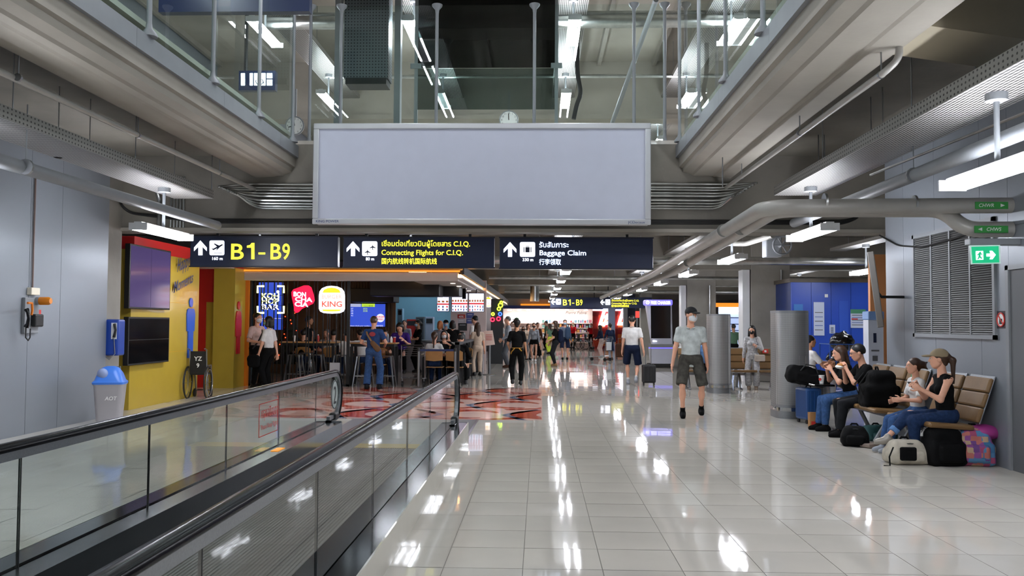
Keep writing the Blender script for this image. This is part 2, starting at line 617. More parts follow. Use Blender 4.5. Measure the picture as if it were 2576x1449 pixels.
# near cross beam with a haunch, top right
b = MB()
zl = PY(2303, 60, 7.0).z
b.prism([(PY(2303, 60, 7.0).x, 7.0, 4.55), (PY(2303, 60, 7.0).x, 7.0, zl), (PY(2576, 98, 7.0).x, 7.0, PY(2576, 98, 7.0).z), (7, 7.0, 3.75), (7, 7.0, 4.55)][::-1], (0, .75, 0))
b.build('cross_beam', mat('concrete_beam_warm', 'a39a86', .8, var=.12, vscale=1.), ceiling)

# ---- walls of the lower level ----
WLX, WRX = -6.95, 5.06
b = MB(); b.box(WLX - .2, WLX - .012, -6, 13.72, 0, 4.3)
wall_left = struct(b.build('wall_left', midgrey))
seams = [-6, -4.7, -3.4, -2.1, -.8, .5, 1.8, 3.1, 4.4, 5.7, 7, 8.3, 9.6, 10.75, PX(77, 560, WLX).y, PX(150, 800, WLX).y, 13.72]
for a, c in zip(seams[:-1], seams[1:]):
    bb = MB(); bb.box(WLX - .012, WLX, a + .004, c - .004, 0, 4.3); bb.build('panel', wallgrey, wall_left)
b = MB(); b.box(WRX + .012, WRX + .2, -6, 12.75, 0, 4.3)
wall_right = struct(b.build('wall_right', midgrey))
DY0, DY1 = 7.75, PX(2541, 900, WRX).y
for a, c, z0, z1 in [(-6, -4, 0, 4.3), (-4, -2, 0, 4.3), (-2, 0, 0, 4.3), (0, 2, 0, 4.3), (2, 4, 0, 4.3), (4, 6, 0, 4.3), (6, DY0, 0, 4.3), (DY0, DY1, 2.15, 2.62), (DY0, DY1, 2.62, 4.3), (DY1, 10.1, 0, 2.62), (DY1, 10.1, 2.62, 4.3), (10.1, 11.25, 0, 4.3), (11.25, 12.2, 0, 4.3), (12.2, 12.75, 0, 4.3)]:
    bb = MB(); bb.box(WRX, WRX + .012, a + .003, c - .003, z0 + (.003 if z0 else 0), z1); bb.build('panel', wallgrey, wall_right)
b = MB(); b.box(WRX + .02, WRX + .05, DY0, DY1, 0, 2.15)
door = struct(b.build('door_1', mat('door_taupe', '7c766e', .45, .2)))
b = MB(); b.box(WRX - .01, WRX + .03, DY1, DY1 + .06, 0, 2.2); b.box(WRX - .01, WRX + .03, DY0, DY1 + .06, 2.15, 2.2); b.build('door_frame', grey_paint, door)
b = MB(); b.tube([(WRX + .02, DY0 + .1, 1.0), (WRX - .05, DY0 + .1, 1.0), (WRX - .05, DY0 + .22, 1.0)], .012); b.build('door_handle', chrome, door)
b = MB(); b.box(WRX + .012, 14, 12.75, 12.85, 0, 4.3); struct(b.build('wall_return', wallgrey))
b = MB(); b.box(-12, 14, -6.2, -6, 0, 9); struct(b.build('wall_back', wallgrey))
b = MB(); b.box(13.8, 14, 12.8, 62, 0, 4.5); struct(b.build('wall_far_right', wallgrey))
b = MB(); b.box(-12, 14, 61.8, 62, 0, 4.5); struct(b.build('wall_end', concrete))
b = MB(); b.box(-12.2, -12, 13.7, 62, 0, 4.5); struct(b.build('wall_far_left', darkgrey))
# concrete pier behind the grey wall
b = MB(); b.box(-7.75, WLX - .02, 13.74, 14.2, 0, 4.3); tag(b.build('concrete_pier', concrete), 'narrow concrete pier at the end of the grey wall beside the payphone', 'column')

# ---- upper level seen through the well ----
b = MB(); b.box(-12, 14, -6, 45, 8.75, 9.0); up = struct(b.build('ceiling_upper', concrete_w))
for i in range(-7, 9):
    bb = MB(); x = i * 1.5 + .1; bb.prism([(x - .07, -6, 8.76), (x - .05, -6, 8.62), (x + .05, -6, 8.62), (x + .07, -6, 8.76)][::-1], (0, 51, 0)); bb.build('rib', concrete, up)
for Yb in (13.6, 23.6, 33):
    bb = MB(); bb.box(-12, 14, Yb, Yb + .5, 7.25, 8.75); bb.box(-12, 14, Yb - .06, Yb + .56, 7.15, 7.27); bb.build('cross_beam', concrete_w, up)
b = MB(); b.box(-9.2, -9, -6, 45, 4.5, 9); struct(b.build('wall_upper_left', mat('upper_panel', '8e949c', .4, .2)))
b = MB(); b.box(8, 8.2, -6, 45, 4.5, 9); struct(b.build('wall_upper_right', MATS['upper_panel']))
b = MB(); b.box(-9, 8, 44.8, 45, 4.5, 9); struct(b.build('wall_upper_end', concrete_w))
b = MB(); b.box(-9, VX0 - .05, -6, BY, 4.6, 4.66); b.box(VX1 + .05, 8, -6, BY, 4.6, 4.66); b.box(-9, 8, BY, 45, 4.5, 4.56)
struct(b.build('floor_upper', tilem))

# ================= LAMPS =================
def make_lamp():
    r = thing('fluorescent_lamp', 'lamp', 'lamp', (0, 0, 0))
    b = MB()
    b.prism([(-.06, -.78, -.02), (.06, -.78, -.02), (.05, -.78, .065), (-.05, -.78, .065)], (0, 1.56, 0)); b.build('housing', whitep, r)
    for s in (-1, 1):
        b = MB(); b.tube([(s * .095, -.76, -.02), (s * .095, -.745, -.02), (s * .095, .745, -.02), (s * .095, .76, -.02)], [.016, .022, .022, .016], 10); b.build('tube', tube_m, r, smooth=True)
    for y in (-.77, .77):
        b = MB(); b.box(-.12, .12, y - .012, y + .012, -.045, .05); b.build('end_plate', whitep, r)
    b = MB(); b.cyl((0, 0, .06), (0, 0, .62), .022, n=10); st = b.build('stem', grey_paint, r, smooth=True)
    b = MB(); b.lathe([(.02, .56), (.085, .57), (.085, .64), (.02, .64)], (0, 0, 0), 16); b.build('ceiling_cup', grey_paint, st, smooth=True)
    return r


lamp0 = make_lamp()
LZ, UZ = 2.79, 7.1
lower = [(-5.3, 2.4), (-5.3, 7.2), (-5.3, 12.0)] + [(3.68, y) for y in (-2.7, 2.2, 7.05, 11.85, 16.7, 21.55, 26.4, 31.3, 36.2, 41, 46)] + [(.62, y) for y in (16.2, 20.6, 25, 30, 36, 42, 48)] + [(7.6, 20.4), (9.5, 25), (9.5, 32), (9.5, 40), (-5.3, 16.2), (-2.43, 16.2)]  # the one behind the connecting flights sign is added to brighten the floor
lower = sorted(lower, key=lambda p: p[1])
upper = [(x, y) for x in (-5.3, -2.43, .62, 3.6) for y in (1.3, 6.3, 11.3, 16.3, 21.3, 26.5, 31.5)]
firstl = True
wr = {-5.3: 'left', -2.43: 'centre-left', .62: 'centre-right', 3.6: 'right', 3.68: 'right'}
ordl = ['nearest', 'second', 'third', 'fourth', 'fifth', 'sixth', 'seventh', 'eighth', 'ninth', 'tenth', 'eleventh']
cnt = {}
for lev, pts, z in (('lower', lower, LZ), ('upper', upper, UZ)):
    for x, y in pts:
        k = cnt.get((lev, x), 0); cnt[(lev, x)] = k + 1
        if lev == 'lower':
            row = {-5.3: 'under the left cable tray', 3.68: 'in the right row along the waiting seats', .62: 'in the middle row over the concourse', 7.6: 'in front of the blue booth', -2.43: 'added out of sight behind the connecting flights sign', -.9: 'hidden behind the sign gap', 9.5: 'far right behind the columns'}[x]
        else:
            row = 'of the upper level, %s row' % wr[x]
        lab = 'twin-tube lamp %s, %s from camera' % (row, ordl[k])
        grp = 'twin-tube lamps of the %s level' % lev
        if firstl:
            lamp0.location = (x, y, z); WL[lamp0.name] = Vector((x, y, z)); lamp0['label'] = lab; lamp0['group'] = grp; firstl = False
            base = Vector((x, y, z))
        else:
            dup(lamp0, Vector((x, y, z)) - base, lab, grp)

# ================= CABLE TRAYS AND PIPES =================
trayb = perforated('tray_perforated', 'b2b0ac', '3a3835', 28, 11, .3, 'XY', .4, .5, slot=.55)
trays = perforated('tray_side', '8b8883', '3a3835', 16, 22, .2, 'YZ', .5, .3, slot=.9)


def tray(x0, x1, y0, y1, z, label, lip=.11, group=None, rod=.88):
    r = thing('cable_tray', label, 'cable tray', ((x0 + x1) / 2, y0, z), group)
    b = MB(); b.box(x0, x1, y0, y1, z, z + .006); b.build('tray_bottom', trayb, r)
    for x in (x0, x1):
        b = MB(); b.box(x - .003, x + .003, y0, y1, z, z + lip); b.build('side_rail', trays, r)
    y = y0 + .5
    while y < y1:
        for x in (x0 + .01, x1 - .01):
            b = MB(); b.cyl((x, y, z + lip), (x, y, z + rod), .006, n=6); b.build('hanger_rod', steel, r)
        y += 2.5
    b = MB()
    for k in range(5):
        xx = x0 + .06 + k * (x1 - x0 - .12) / 4
        b.tube([(xx, y0, z + .04), (xx + .02, (y0 + y1) / 2, z + .05), (xx, y1, z + .04)], .018, 6)
    b.build('cables', black, r)
    return r


tray(-5.6, -5.0, -5, PZ(552, 500, 3.42).y, 3.42, 'perforated grey cable tray hanging under the left concrete slab', .13)
tray(3.4, 4.0, -5, PZ(1935, 492, 3.42).y, 3.42, 'perforated grey cable tray above the waiting seats on the right', .13)
for x, nm in ((-5.3, 'left'), (-2.43, 'centre-left'), (.62, 'centre-right'), (3.6, 'right')):
    tray(x - .3, x + .3, -4, 33, UZ + .64, 'perforated white cable tray over the %s lamp row of the upper level' % nm, .1, 'cable trays of the upper level')
tray(.32, .92, 15, 50, LZ + .64, 'perforated cable tray over the middle lamp row of the concourse', .08, rod=.56)
tray(3.4, 4.0, 15, 50, LZ + .64, 'perforated cable tray over the right lamp row beyond the cross beam', .08, rod=.56)
for (x, y0, y1, lab) in ((7.6, 18, 22.3, 'in front of the blue booth'), (9.5, 24.5, 41, 'behind the far right columns'), (-5.3, 15, 17.4, 'behind the gate sign'), (-2.43, 15, 17.4, 'behind the connecting flights sign')):
    tray(x - .2, x + .2, y0, y1, LZ + .64, 'short cable tray over the lamp ' + lab, .08, rod=.56)


def pipe(label, pts, r, m=None, n=12, name='pipe', cat='pipe', group=None, hangers=None, flanges=None, bend=0.):
    t = thing(name, label, cat, pts[0], group)
    P = [Vector(p) for p in pts]
    if bend:
        Q = [P[0]]
        for i in range(1, len(P) - 1):
            a = (P[i - 1] - P[i]).normalized(); c = (P[i + 1] - P[i]).normalized()
            bb = min(bend, (P[i - 1] - P[i]).length * .45, (P[i + 1] - P[i]).length * .45)
            s0 = P[i] + a * bb; s1 = P[i] + c * bb
            for k in range(7):
                u = k / 6; Q.append(s0 * (1 - u) ** 2 + P[i] * 2 * u * (1 - u) + s1 * u * u)
        Q.append(P[-1]); P = Q
    b = MB(); b.tube(P, r, n); b.build('pipe_run', m or insul, t, smooth=True)
    for h in (hangers or []):
        h = Vector(h)
        b = MB(); b.cyl(h + Vector((0, 0, r)), h + Vector((0, 0, r + .55)), .007, n=6); b.build('hanger_rod', steel, t)
        b = MB(); b.cyl(h + Vector((0, -.015, 0)), h + Vector((0, .015, 0)), r * 1.12, n=n); b.build('clamp', steel, t)
    for (p, d) in (flanges or []):
        p = Vector(p); d = Vector(d).normalized()
        b = MB(); b.cyl(p - d * .012, p + d * .012, r * 1.06, n=n); b.build('joint_band', galv, t, smooth=True)
    return t


# slim pipes under the two concrete edge beams
zl = 3.74
pl0 = PZ(0, 180, zl); pl1 = PZ(628, 470, zl)
pipe('slim grey pipe hung beneath the left concrete edge beam', [(pl0.x, 1., zl), (pl0.x, pl0.y, zl), (pl1.x, BY, zl)], .032, hangers=[PZ(46, 195, zl), PZ(347, 340, zl), PZ(552, 435, zl)])
q0 = PZ(2225, 180, zl); q1 = PZ(1827, 472, zl)
pipe('slim grey pipe with an upturned end beneath the right concrete edge beam', [PZ(2262, 105, 3.98), PZ(2262, 148, 3.83), PZ(2225, 182, zl), q1], .032, bend=.25, hangers=[PZ(2217, 188, zl), PZ(2012, 335, zl), PZ(1866, 445, zl)])
# chilled-water pipes
zc = 2.82
e1 = PZ(1925, 508, zc); e1b = Vector((PX(2560, 516, WRX).x, PX(2545, 516, WRX).y + 0.02, PX(2545, 516, WRX).z))
far = PZ(1640, 690, zc); far2 = PZ(1510, 750, zc); far2.y = min(far2.y, 42.3)
pipe('thick clad pipe with a green tag CHWR crossing to the right wall', [e1b, (e1.x + .1, e1b.y + .02, zc), (far.x, far.y, zc), (far2.x, far2.y, zc)], .085, n=16, bend=.35,
     flanges=[(PZ(1820, 580, zc), (far - e1)), (PZ(1700, 655, zc), (far - e1)), (PY(2300, 512, e1b.y), XA), (PY(2075, 507, e1b.y), XA)])
e2 = PZ(1975, 520, zc - .02)
k1 = PY(2392, 530, e1b.y); k2 = PY(2430, 578, e1b.y)
pipe('clad pipe with a green tag CHWS dipping beneath its twin at the right wall', [PX(2545, 577, WRX), (k2.x, k2.y + .02, PX(2545, 577, WRX).z), (k1.x, k1.y + .19, zc), (e2.x + .02, e1b.y + .21, zc), (PZ(1700, 682, zc).x, PZ(1700, 682, zc).y, zc), (PZ(1520, 756, zc).x, far2.y, zc)], .085, n=16, bend=.3,
     flanges=[(PZ(1862, 575, zc), (far - e1)), (PZ(1730, 660, zc), (far - e1))])
green = mat('tag_green', '2f8a3a', .5)
for (px0, px1, py, s, lab, ar) in ((2452, 2535, 517, 'CHWR', 'green pipe tag with white letters CHWR', 1), (2450, 2535, 577, 'CHWS', 'green pipe tag with white letters CHWS', -1)):
    yy = e1b.y - .085
    a = PY(px0, py - 9, yy); c = PY(px1, py + 9, yy)
    r = thing('pipe_tag', lab, 'tag', a)
    bb = MB(); bb.box(a.x, c.x, yy - .012, yy - .004, c.z, a.z); bb.build('tag_plate', green, r)
    text(s, .038, (a.x + (.03 if ar > 0 else .12), yy - .013, (a.z + c.z) / 2 - .018), XA, ZA, white, r, shear=.2, bold=.01)
    mx = c.x - .06 if ar > 0 else a.x + .06
    bb = MB(); bb.prism([(mx - .02 * ar, yy - .014, (a.z + c.z) / 2 + .018), (mx - .02 * ar, yy - .014, (a.z + c.z) / 2 - .018), (mx + .025 * ar, yy - .014, (a.z + c.z) / 2)], (0, .003, 0)); bb.build('arrow', white, r)
# sloping sprinkler pipes on both sides
s0 = PZ(0, 405, 3.05); s1 = PZ(300, 492, 3.05)
pipe('fat grey sprinkler pipe sloping along the top of the left wall', [(s0.x, 2, 3.05), (s0.x, s0.y, 3.05), (s1.x, 13.4, 3.05)], .07, m=grey_paint, hangers=[PZ(65, 420, 3.05)])
s0 = PZ(2576, 330, 3.12); s1 = PZ(2190, 485, 3.12)
pipe('fat grey sprinkler pipe along the top of the right wall', [(s0.x, 4, 3.12), s0, s1, (s1.x, 13.5, 3.12)], .07, m=grey_paint, hangers=[PZ(2298, 440, 3.12)])
pa = PZ(2576, 285, 3.3); pb = PZ(2190, 440, 3.3)
pipe('thin conduit with red coupling above the right seats', [(pa.x, 5, 3.3), pa, pb], .014, m=galv, n=8)
# bundle of conduits fixed on the cross beam
for sgn, xs in ((-1, (600, 790)), (1, (1636, 1850))):
    for k in range(9):
        py = (462, 471, 477, 485, 492, 503, 511, 518, 524)[k]
        a = PY(xs[0], py, BY - .06); c = PY(xs[1], py + (1 if sgn > 0 else 2), BY - .06)
        rr = .026 if k in (4, 5) else .017
        if sgn < 0:
            st = PY(548 + k * 6, 470 + k * 2.2, BY - .35)
            pts = [st, (a.x + .12 + .02 * k, BY - .05, a.z), c]
        else:
            st = PY(1905 - k * 8, 460 + k * 4.5, BY - .35)
            pts = [a, (c.x - .1 - .02 * k, BY - .05, c.z), st]
        pipe('galvanised conduit bent onto the beam %s the blank billboard' % ('left of' if sgn < 0 else 'right of'), pts, rr, m=galv, n=8, name='conduit', group='conduits %s the billboard' % ('left of' if sgn < 0 else 'right of'), bend=.2)
for k in range(3):
    z = PY(500, 556, BY - .09).z + .022 * (k - 1)
    pipe('black cable running across the face of the concrete beam', [PY(290, 488, BY - .4), PY(318, 535, BY - .15), (-5.6, BY - .085, z), (4.9, BY - .085, z), PY(2165, 545, BY - .1), PY(2175, 488, BY - .3)], .02, m=black, n=8, name='cable', cat='cable', group='black cables on the cross beam', bend=.3)
for k in range(5):
    x = PY(430 + k * 8, 500, BY - .04).x
    pipe('short upright conduit at the left end of the beam', [(x, BY - .03, 3.1), (x, BY - .03, 3.95)], .017, m=galv, n=8, name='conduit', group='upright conduits at the left end of the beam')
pipe('crank-bent grey duct pipe on the beam by the left lamp', [PY(400, 585, BY - .2), PY(402, 500, BY - .1), PY(390, 470, BY - .2), PY(370, 465, BY - .5)], .035, m=galv, bend=.1)
# concourse pipes under the far ceiling
for (py, Y, r, lab) in ((655, 21.5, .1, 'broad silver duct pipe crossing behind the middle sign'), (699, 29, .06, 'silver pipe crossing the concourse ceiling beyond the restaurant'), (716, 35.5, .07, 'silver pipe crossing the far concourse ceiling'), (733, 42, .06, 'thin pipe crossing just before the far direction signs')):
    z = PY(1500, py, Y).z
    pipe(lab, [(-1.7, Y, z), (13, Y, z)], r, m=galv, hangers=[(x, Y, z) for x in (0, 2.5, 5)])
pipe('round silver duct hanging from the far ceiling above the crowd', [(PY(1345, 700, 39).x, 39, 3.94), (PY(1345, 700, 39).x, 39, PY(1345, 758, 39).z)], .2, m=galv, name='duct', cat='duct')
pipe('bent pipe beside the third right lamp', [PY(1820, 590, 17.5), PY(1822, 612, 17.5), PY(1875, 614, 17.5), PY(1945, 592, 15.5)], .05, m=insul, bend=.15)
# upper level ducts
for (py, Y, r, lab) in ((55, 17.1, .13, 'broad silver duct crossing the upper level'), (35, 17.3, .05, 'slim silver pipe above the broad duct on the upper level'), (192, 21.6, .05, 'thin silver pipe crossing the far upper level')):
    z = PY(1288, py, Y).z
    pipe(lab, [(-5.5, Y, z), (5, Y, z)], r, m=galv)
pipe('slanting grey strut pipe on the upper level', [PY(1650, 0, 16), PY(1540, 310, 20)], .05, m=grey_paint)
pipe('hanging black cable loop on the upper level', [(PY(1452, 185, 19).x, 19, 7.75), PY(1452, 185, 19), PY(1462, 235, 19), PY(1450, 265, 19), PY(1443, 300, 19)], .05, m=black, name='cable', cat='cable', bend=.2)
# round handwheel valve
vp = PY(1968, 617, 16.2)
r = thing('valve_wheel', 'grey handwheel valve on the pipe near the right lamps', 'valve', vp)
b = MB(); b.tube([(vp.x + .17 * math.cos(a), vp.y, vp.z + .17 * math.sin(a)) for a in np.linspace(0, 2 * math.pi, 21)[:-1]], .018, 8, closed=True); b.build('rim', grey_paint, r, smooth=True)
b = MB()
for a in range(3):
    c_, s_ = math.cos(a * math.pi / 3) * .17, math.sin(a * math.pi / 3) * .17
    b.cyl((vp.x - c_, vp.y, vp.z - s_), (vp.x + c_, vp.y, vp.z + s_), .012, n=6)
b.cyl((vp.x, vp.y - .03, vp.z), (vp.x, vp.y + .3, vp.z), .03, n=10); b.build('spokes', grey_paint, r)
b = MB(); b.box(vp.x - .25, vp.x + .05, vp.y + .2, vp.y + .5, vp.z - .2, vp.z + .22); b.build('valve_body', grey_paint, r, bevel=.02)
# smoke detectors
for (px, py, z, lab) in ((2222, 392, 3.5, 'white round smoke detector above the right seats'), (145, 390, 3.45, 'white round smoke detector above the left wall')):
    p = PZ(px, py, z)
    r = thing('smoke_detector', lab, 'detector', p)
    b = MB(); b.lathe([(.05, -.03), (.065, -.02), (.07, .03), (.05, .05)], p, 16); b.build('detector_head', whitep, r, smooth=True)
    b = MB(); b.cyl(p + Vector((0, 0, .05)), p + Vector((0, 0, .8)), .008, n=6); b.build('drop_rod', galv, r)
# slanted column flares (drop rods near the right conduits)
for px in (1818, 2060, 2075):
    p = PY(px, 470, 12.6)
    pipe('thin threaded drop rod hanging near the right conduits', [(p.x, p.y, p.z), (p.x, p.y, 4.3)], .008, m=steel, n=6, name='drop_rod', cat='rod', group='drop rods near the right conduits')
# ================= MOVING WALKWAY =================
XR, XL, HZ, YE = -1.13, -2.83, .9, 11.62
walk = thing('moving_walkway', 'moving walkway with two glass balustrades and black rubber handrails', 'walkway', (-1.98, 4, 0))
deck_m = mat('deck_steel', '4a4c50', .12, 1., var=.05)
skirt_m = mat('skirt_steel', '77797c', .22, 1., stretch=(1, .2, 1), vscale=6, var=.12)
YE0 = YE
for X, seamY, s in ((XR, (-1.6, -.1, 1.4, 2.9, 4.42, 5.92, 7.45, 9.0, 10.55), 1), (XL, (-1.5, .1, 1.6, 3.12, 4.68, 6.25, 7.81, 9.39, 10.95), -1)):
    YE = YE0 if s > 0 else 11.95
    rr = .33; cz = HZ - .035 - rr
    arc = [(X, YE + rr * math.sin(a), cz + rr * math.cos(a)) for a in np.linspace(0, math.pi, 15)]
    path = [(X, -3, HZ - .035), (X, 4, HZ - .035)] + arc + [(X, YE - .35, cz - rr)]
    b = MB()
    P = [Vector(p) for p in path]; rings = []
    for i, p in enumerate(P):
        t = (P[min(i + 1, len(P) - 1)] - P[max(i - 1, 0)]).normalized(); nrm = XA.cross(t)
        prof = [(-.042, -.012), (-.03, -.022), (.03, -.022), (.042, -.012), (.042, .006), (.03, .02), (0, .025), (-.03, .02), (-.042, .006)]
        rings.append([p + XA * u + nrm * v for u, v in prof])
    b.loft(rings); b.build('handrail', rubber, walk, smooth=True)
    rings = []
    for i, p in enumerate(P):
        t = (P[min(i + 1, len(P) - 1)] - P[max(i - 1, 0)]).normalized(); nrm = XA.cross(t)
        rings.append([p + XA * u + nrm * v for u, v in ((-.026, -.07), (.026, -.07), (.026, -.022), (-.026, -.022))])
    b = MB(); b.loft(rings); b.build('handrail_track', steel_b, walk)
    ys = list(seamY) + [None]
    for a, c in zip(ys[:-1], ys[1:]):
        b = MB()
        if c is not None:
            pts = [(X - .006, a + .004, .17), (X - .006, c - .004, .17), (X - .006, c - .004, HZ - .1), (X - .006, a + .004, HZ - .1)]
        else:
            pts = [(X - .006, a + .004, .17), (X - .006, YE - .05, .17)] + [(X - .006, YE + (rr - .07) * math.sin(t), cz + (rr - .07) * math.cos(t)) for t in np.linspace(math.pi * .95, 0, 10)] + [(X - .006, a + .004, HZ - .105)]
        b.prism(pts, (.012, 0, 0)); b.build('glass_panel', glassw, walk)
        b = MB(); b.box(X - .007, X + .007, a - .004, a + .004, .17, HZ - .1); b.build('glass_joint', black, walk)
    # deck on both sides of the glass
    xo, xi = X + s * .175, X - s * .17
    b = MB(); b.box(min(X + s * .01, xo), max(X + s * .01, xo), -3, 11.66, .19, .21); b.build('outer_deck', deck_m, walk)
    b = MB(); b.box(min(X - s * .01, xi), max(X - s * .01, xi), -3, 11.66, .17, .2); b.build('inner_deck', skirt_m, walk)
    b = MB(); b.box(min(xi, xi - s * .01), max(xi, xi - s * .01), -3, 11.66, .0, .2); b.build('skirt', skirt_m, walk)
    b = MB(); b.box(min(xo, xo + s * .012), max(xo, xo + s * .012), -3, 11.66, 0, .212); b.build('side_cladding', tilem, walk)
    b = MB(); b.box(min(xi, xo), max(xi, xo), 11.65, 11.67, 0, .212); b.build('end_cap', steel_b, walk)
    b = MB(); b.box(X - .05, X + .05, YE - .12, YE + .1, .2, .3); b.build('handrail_inlet', black, walk, bevel=.02)
b = MB()
for k in range(46):
    x = -2.62 + k * .0285
    b.box(x, x + .014, -3, 10.6, .004, .012)
b.build('pallet_ribs', mat('pallet', '3a3b3d', .4, .8), walk, kind='stuff')
b = MB(); b.box(-2.65, -1.31, -3, 10.6, 0, .004); b.build('pallet_band', darkgrey, walk)
b = MB(); b.box(-2.65, -1.31, 10.6, 10.95, .001, .014); b.build('comb_plate', mat('comb', 'c0a028', .4, .4), walk)
b = MB(); b.box(-2.95, -.98, 11.68, 13.85, .001, .008); b.box(-2.65, -1.31, 10.95, 11.68, .001, .008); b.build('landing_plate', steel_b, walk)
b = MB(); b.box(-.99, -.955, 11.7, 13.85, .001, .01); b.build('plate_edge', chrome, walk)
ip = PX(700, 1068, XL + .09)
b = MB(); b.box(XL + .05, XL + .13, ip.y - .12, ip.y + .12, .2, .206); b.build('signal_lamp', mat('amber_lamp', 'd98a20', .4, emit=.8), walk)
# number disc and keep-right notice on the left glass
dc = PX(834, 996, XL + .008); dc.y = 11.93; dc.z = .545
r = thing('number_sticker', 'round glass sticker with a black number 2 at the walkway end', 'sticker', dc)
b = MB(); b.cyl(dc, dc + XA * .002, .2, n=40); b.build('disc', mat('sticker_grey', 'b6c0bc', .4), r)
b = MB(); b.tube([(dc.x + .004, dc.y + .19 * math.cos(a), dc.z + .19 * math.sin(a)) for a in np.linspace(0, 2 * math.pi, 41)[:-1]], .006, 6, closed=True); b.build('ring', darkgrey, r)
text('2', .25, (dc.x + .004, dc.y, dc.z - .125), YA, ZA, darkgrey, r, align='CENTER')
ka, kb = PX(652, 1022, XL + .008), PX(699, 1075, XL + .008)
r = thing('keep_right_notice', 'clear notice with red frame and red Thai text asking to keep right', 'notice', ka)
redp = mat('red_print', 'c03028', .5)
y0, y1, zt, zb = ka.y, kb.y, ka.z + .02, kb.z - .03
b = MB()
for (a, c, z0, z1) in ((y0, y1, zt - .008, zt), (y0, y1, zb, zb + .008), (y0, y0 + .012, zb, zt), (y1 - .012, y1, zb, zt)):
    b.box(ka.x, ka.x + .002, a, c, z0, z1)
b.build('frame', redp, r)
text('กรุณาชิดขวา', .1, (ka.x + .002, y0 + .05, (zt + zb) / 2 + .02), YA, ZA, redp, r, bold=.01, fit=(y1 - y0) - .1)
text('Please Keep Right', .05, (ka.x + .002, y0 + .05, zb + .07), YA, ZA, redp, r, bold=.01, fit=(y1 - y0) - .1)

# ================= BILLBOARD =================
YB = 13.75
a = PY(790, 311, YB); c = PY(1637, 566, YB)
x0, x1, z1, z0 = a.x, c.x, a.z, c.z
bill = thing('billboard', 'wide blank white billboard in a silver frame hung before the beam', 'billboard', ((x0 + x1) / 2, YB, z0))
frm = mat('billboard_frame', 'c9cacd', .35, .5)
b = MB(); b.box(x0 + .02, x1 - .02, YB + .02, YB + .3, z0 + .02, z1 - .02); b.build('cabinet', whitep, bill)
for (p, q, s, t) in ((x0, x1, z1 - .09, z1), (x0, x1, z0, z0 + .09), (x0, x0 + .09, z0 + .09, z1 - .09), (x1 - .09, x1, z0 + .09, z1 - .09)):
    b = MB(); b.box(p, q, YB - .03, YB + .03, s, t); b.build('frame_bar', frm, bill, bevel=.012)
b = MB(); n = 24; vs = []
for i in range(n + 1):
    for j in range(9):
        u, v = i / n, j / 8
        cx, cz_ = min(u, 1 - u) * 5.2, min(v, 1 - v) * 1.5
        dd = .012 * math.sin(14 * (cx - cz_)) * math.exp(-3.2 * (cx + cz_))
        vs.append((x0 + .08 + u * (x1 - x0 - .16), YB + .004 + dd, z0 + .08 + v * (z1 - z0 - .16)))
b.add(vs, [(i * 9 + j, (i + 1) * 9 + j, (i + 1) * 9 + j + 1, i * 9 + j + 1) for i in range(n) for j in range(8)])
b.build('canvas', mat('canvas_white', 'bbbecd', .6, var=.02), bill, smooth=True)
ink = mat('ink_blue', '3a4a78', .5)
text('KING POWER', .04, (x0 + .06, YB - .031, z0 + .025), XA, ZA, ink, bill, bold=.005, fit=.37)
text('JCDecaux', .04, (x1 - .36, YB - .031, z0 + .02), XA, ZA, ink, bill, fit=.27)
for x in (x0 + .8, x1 - .8, (x0 + x1) / 2):
    b = MB(); b.box(x - .04, x + .04, YB + .3, BY, z0 + .3, z0 + .4); b.build('bracket', steel, bill)


# ================= DIRECTION SIGNS =================
def poly(r, pts, Y, m, name='icon', th=.004):
    P = [PY(p[0], p[1], Y) for p in pts]
    bb = MB(); bb.prism(P, (0, th, 0)); return bb.build(name, m, r)


def rrect(x0, y0, x1, y1, q):
    pts = []
    for cx, cy, a0 in ((x1 - q, y0 + q, -90), (x1 - q, y1 - q, 0), (x0 + q, y1 - q, 90), (x0 + q, y0 + q, 180)):
        for k in range(4):
            a = math.radians(a0 + k * 30); pts.append((cx + q * math.cos(a), cy + q * math.sin(a)))
    return pts


def sign_box(px0, px1, py0, py1, Y, label, cat='sign', depth=.16, hang=()):
    a = PY(px0, (py0), Y); c = PY(px1, py1, Y)
    r = thing('direction_sign', label, cat, ((a.x + c.x) / 2, Y, c.z))
    bb = MB(); bb.box(a.x, c.x, Y, Y + depth, c.z, a.z); bb.build('cabinet', navy, r, bevel=.01)
    bb = MB(); bb.box(a.x - .01, c.x + .01, Y - .006, Y + .01, a.z - .015, a.z + .008); bb.box(a.x - .01, c.x + .01, Y - .006, Y + .01, c.z - .008, c.z + .015); bb.build('edge_trim', navy_side, r)
    for hx in hang:
        h = PY(hx, py0, Y)
        bb = MB(); bb.box(h.x - .022, h.x + .022, Y + .04, Y + .1, a.z, 3.04 if Y < 20 else 3.95); bb.build('hanger', black, r)
    return r


def arrow(r, x0, y0, x1, y1, Y, left=False):
    w_, h_ = x1 - x0, y1 - y0
    s = [(.5, 0), (1, .48), (1, .72), (.66, .42), (.66, 1), (.34, 1), (.34, .42), (0, .72), (0, .48)]
    if left:
        s = [(v, 1 - u) for u, v in s]
    return poly(r, [(x0 + u * w_, y0 + v * h_) for u, v in s], Y - .007, s_white, 'arrow')


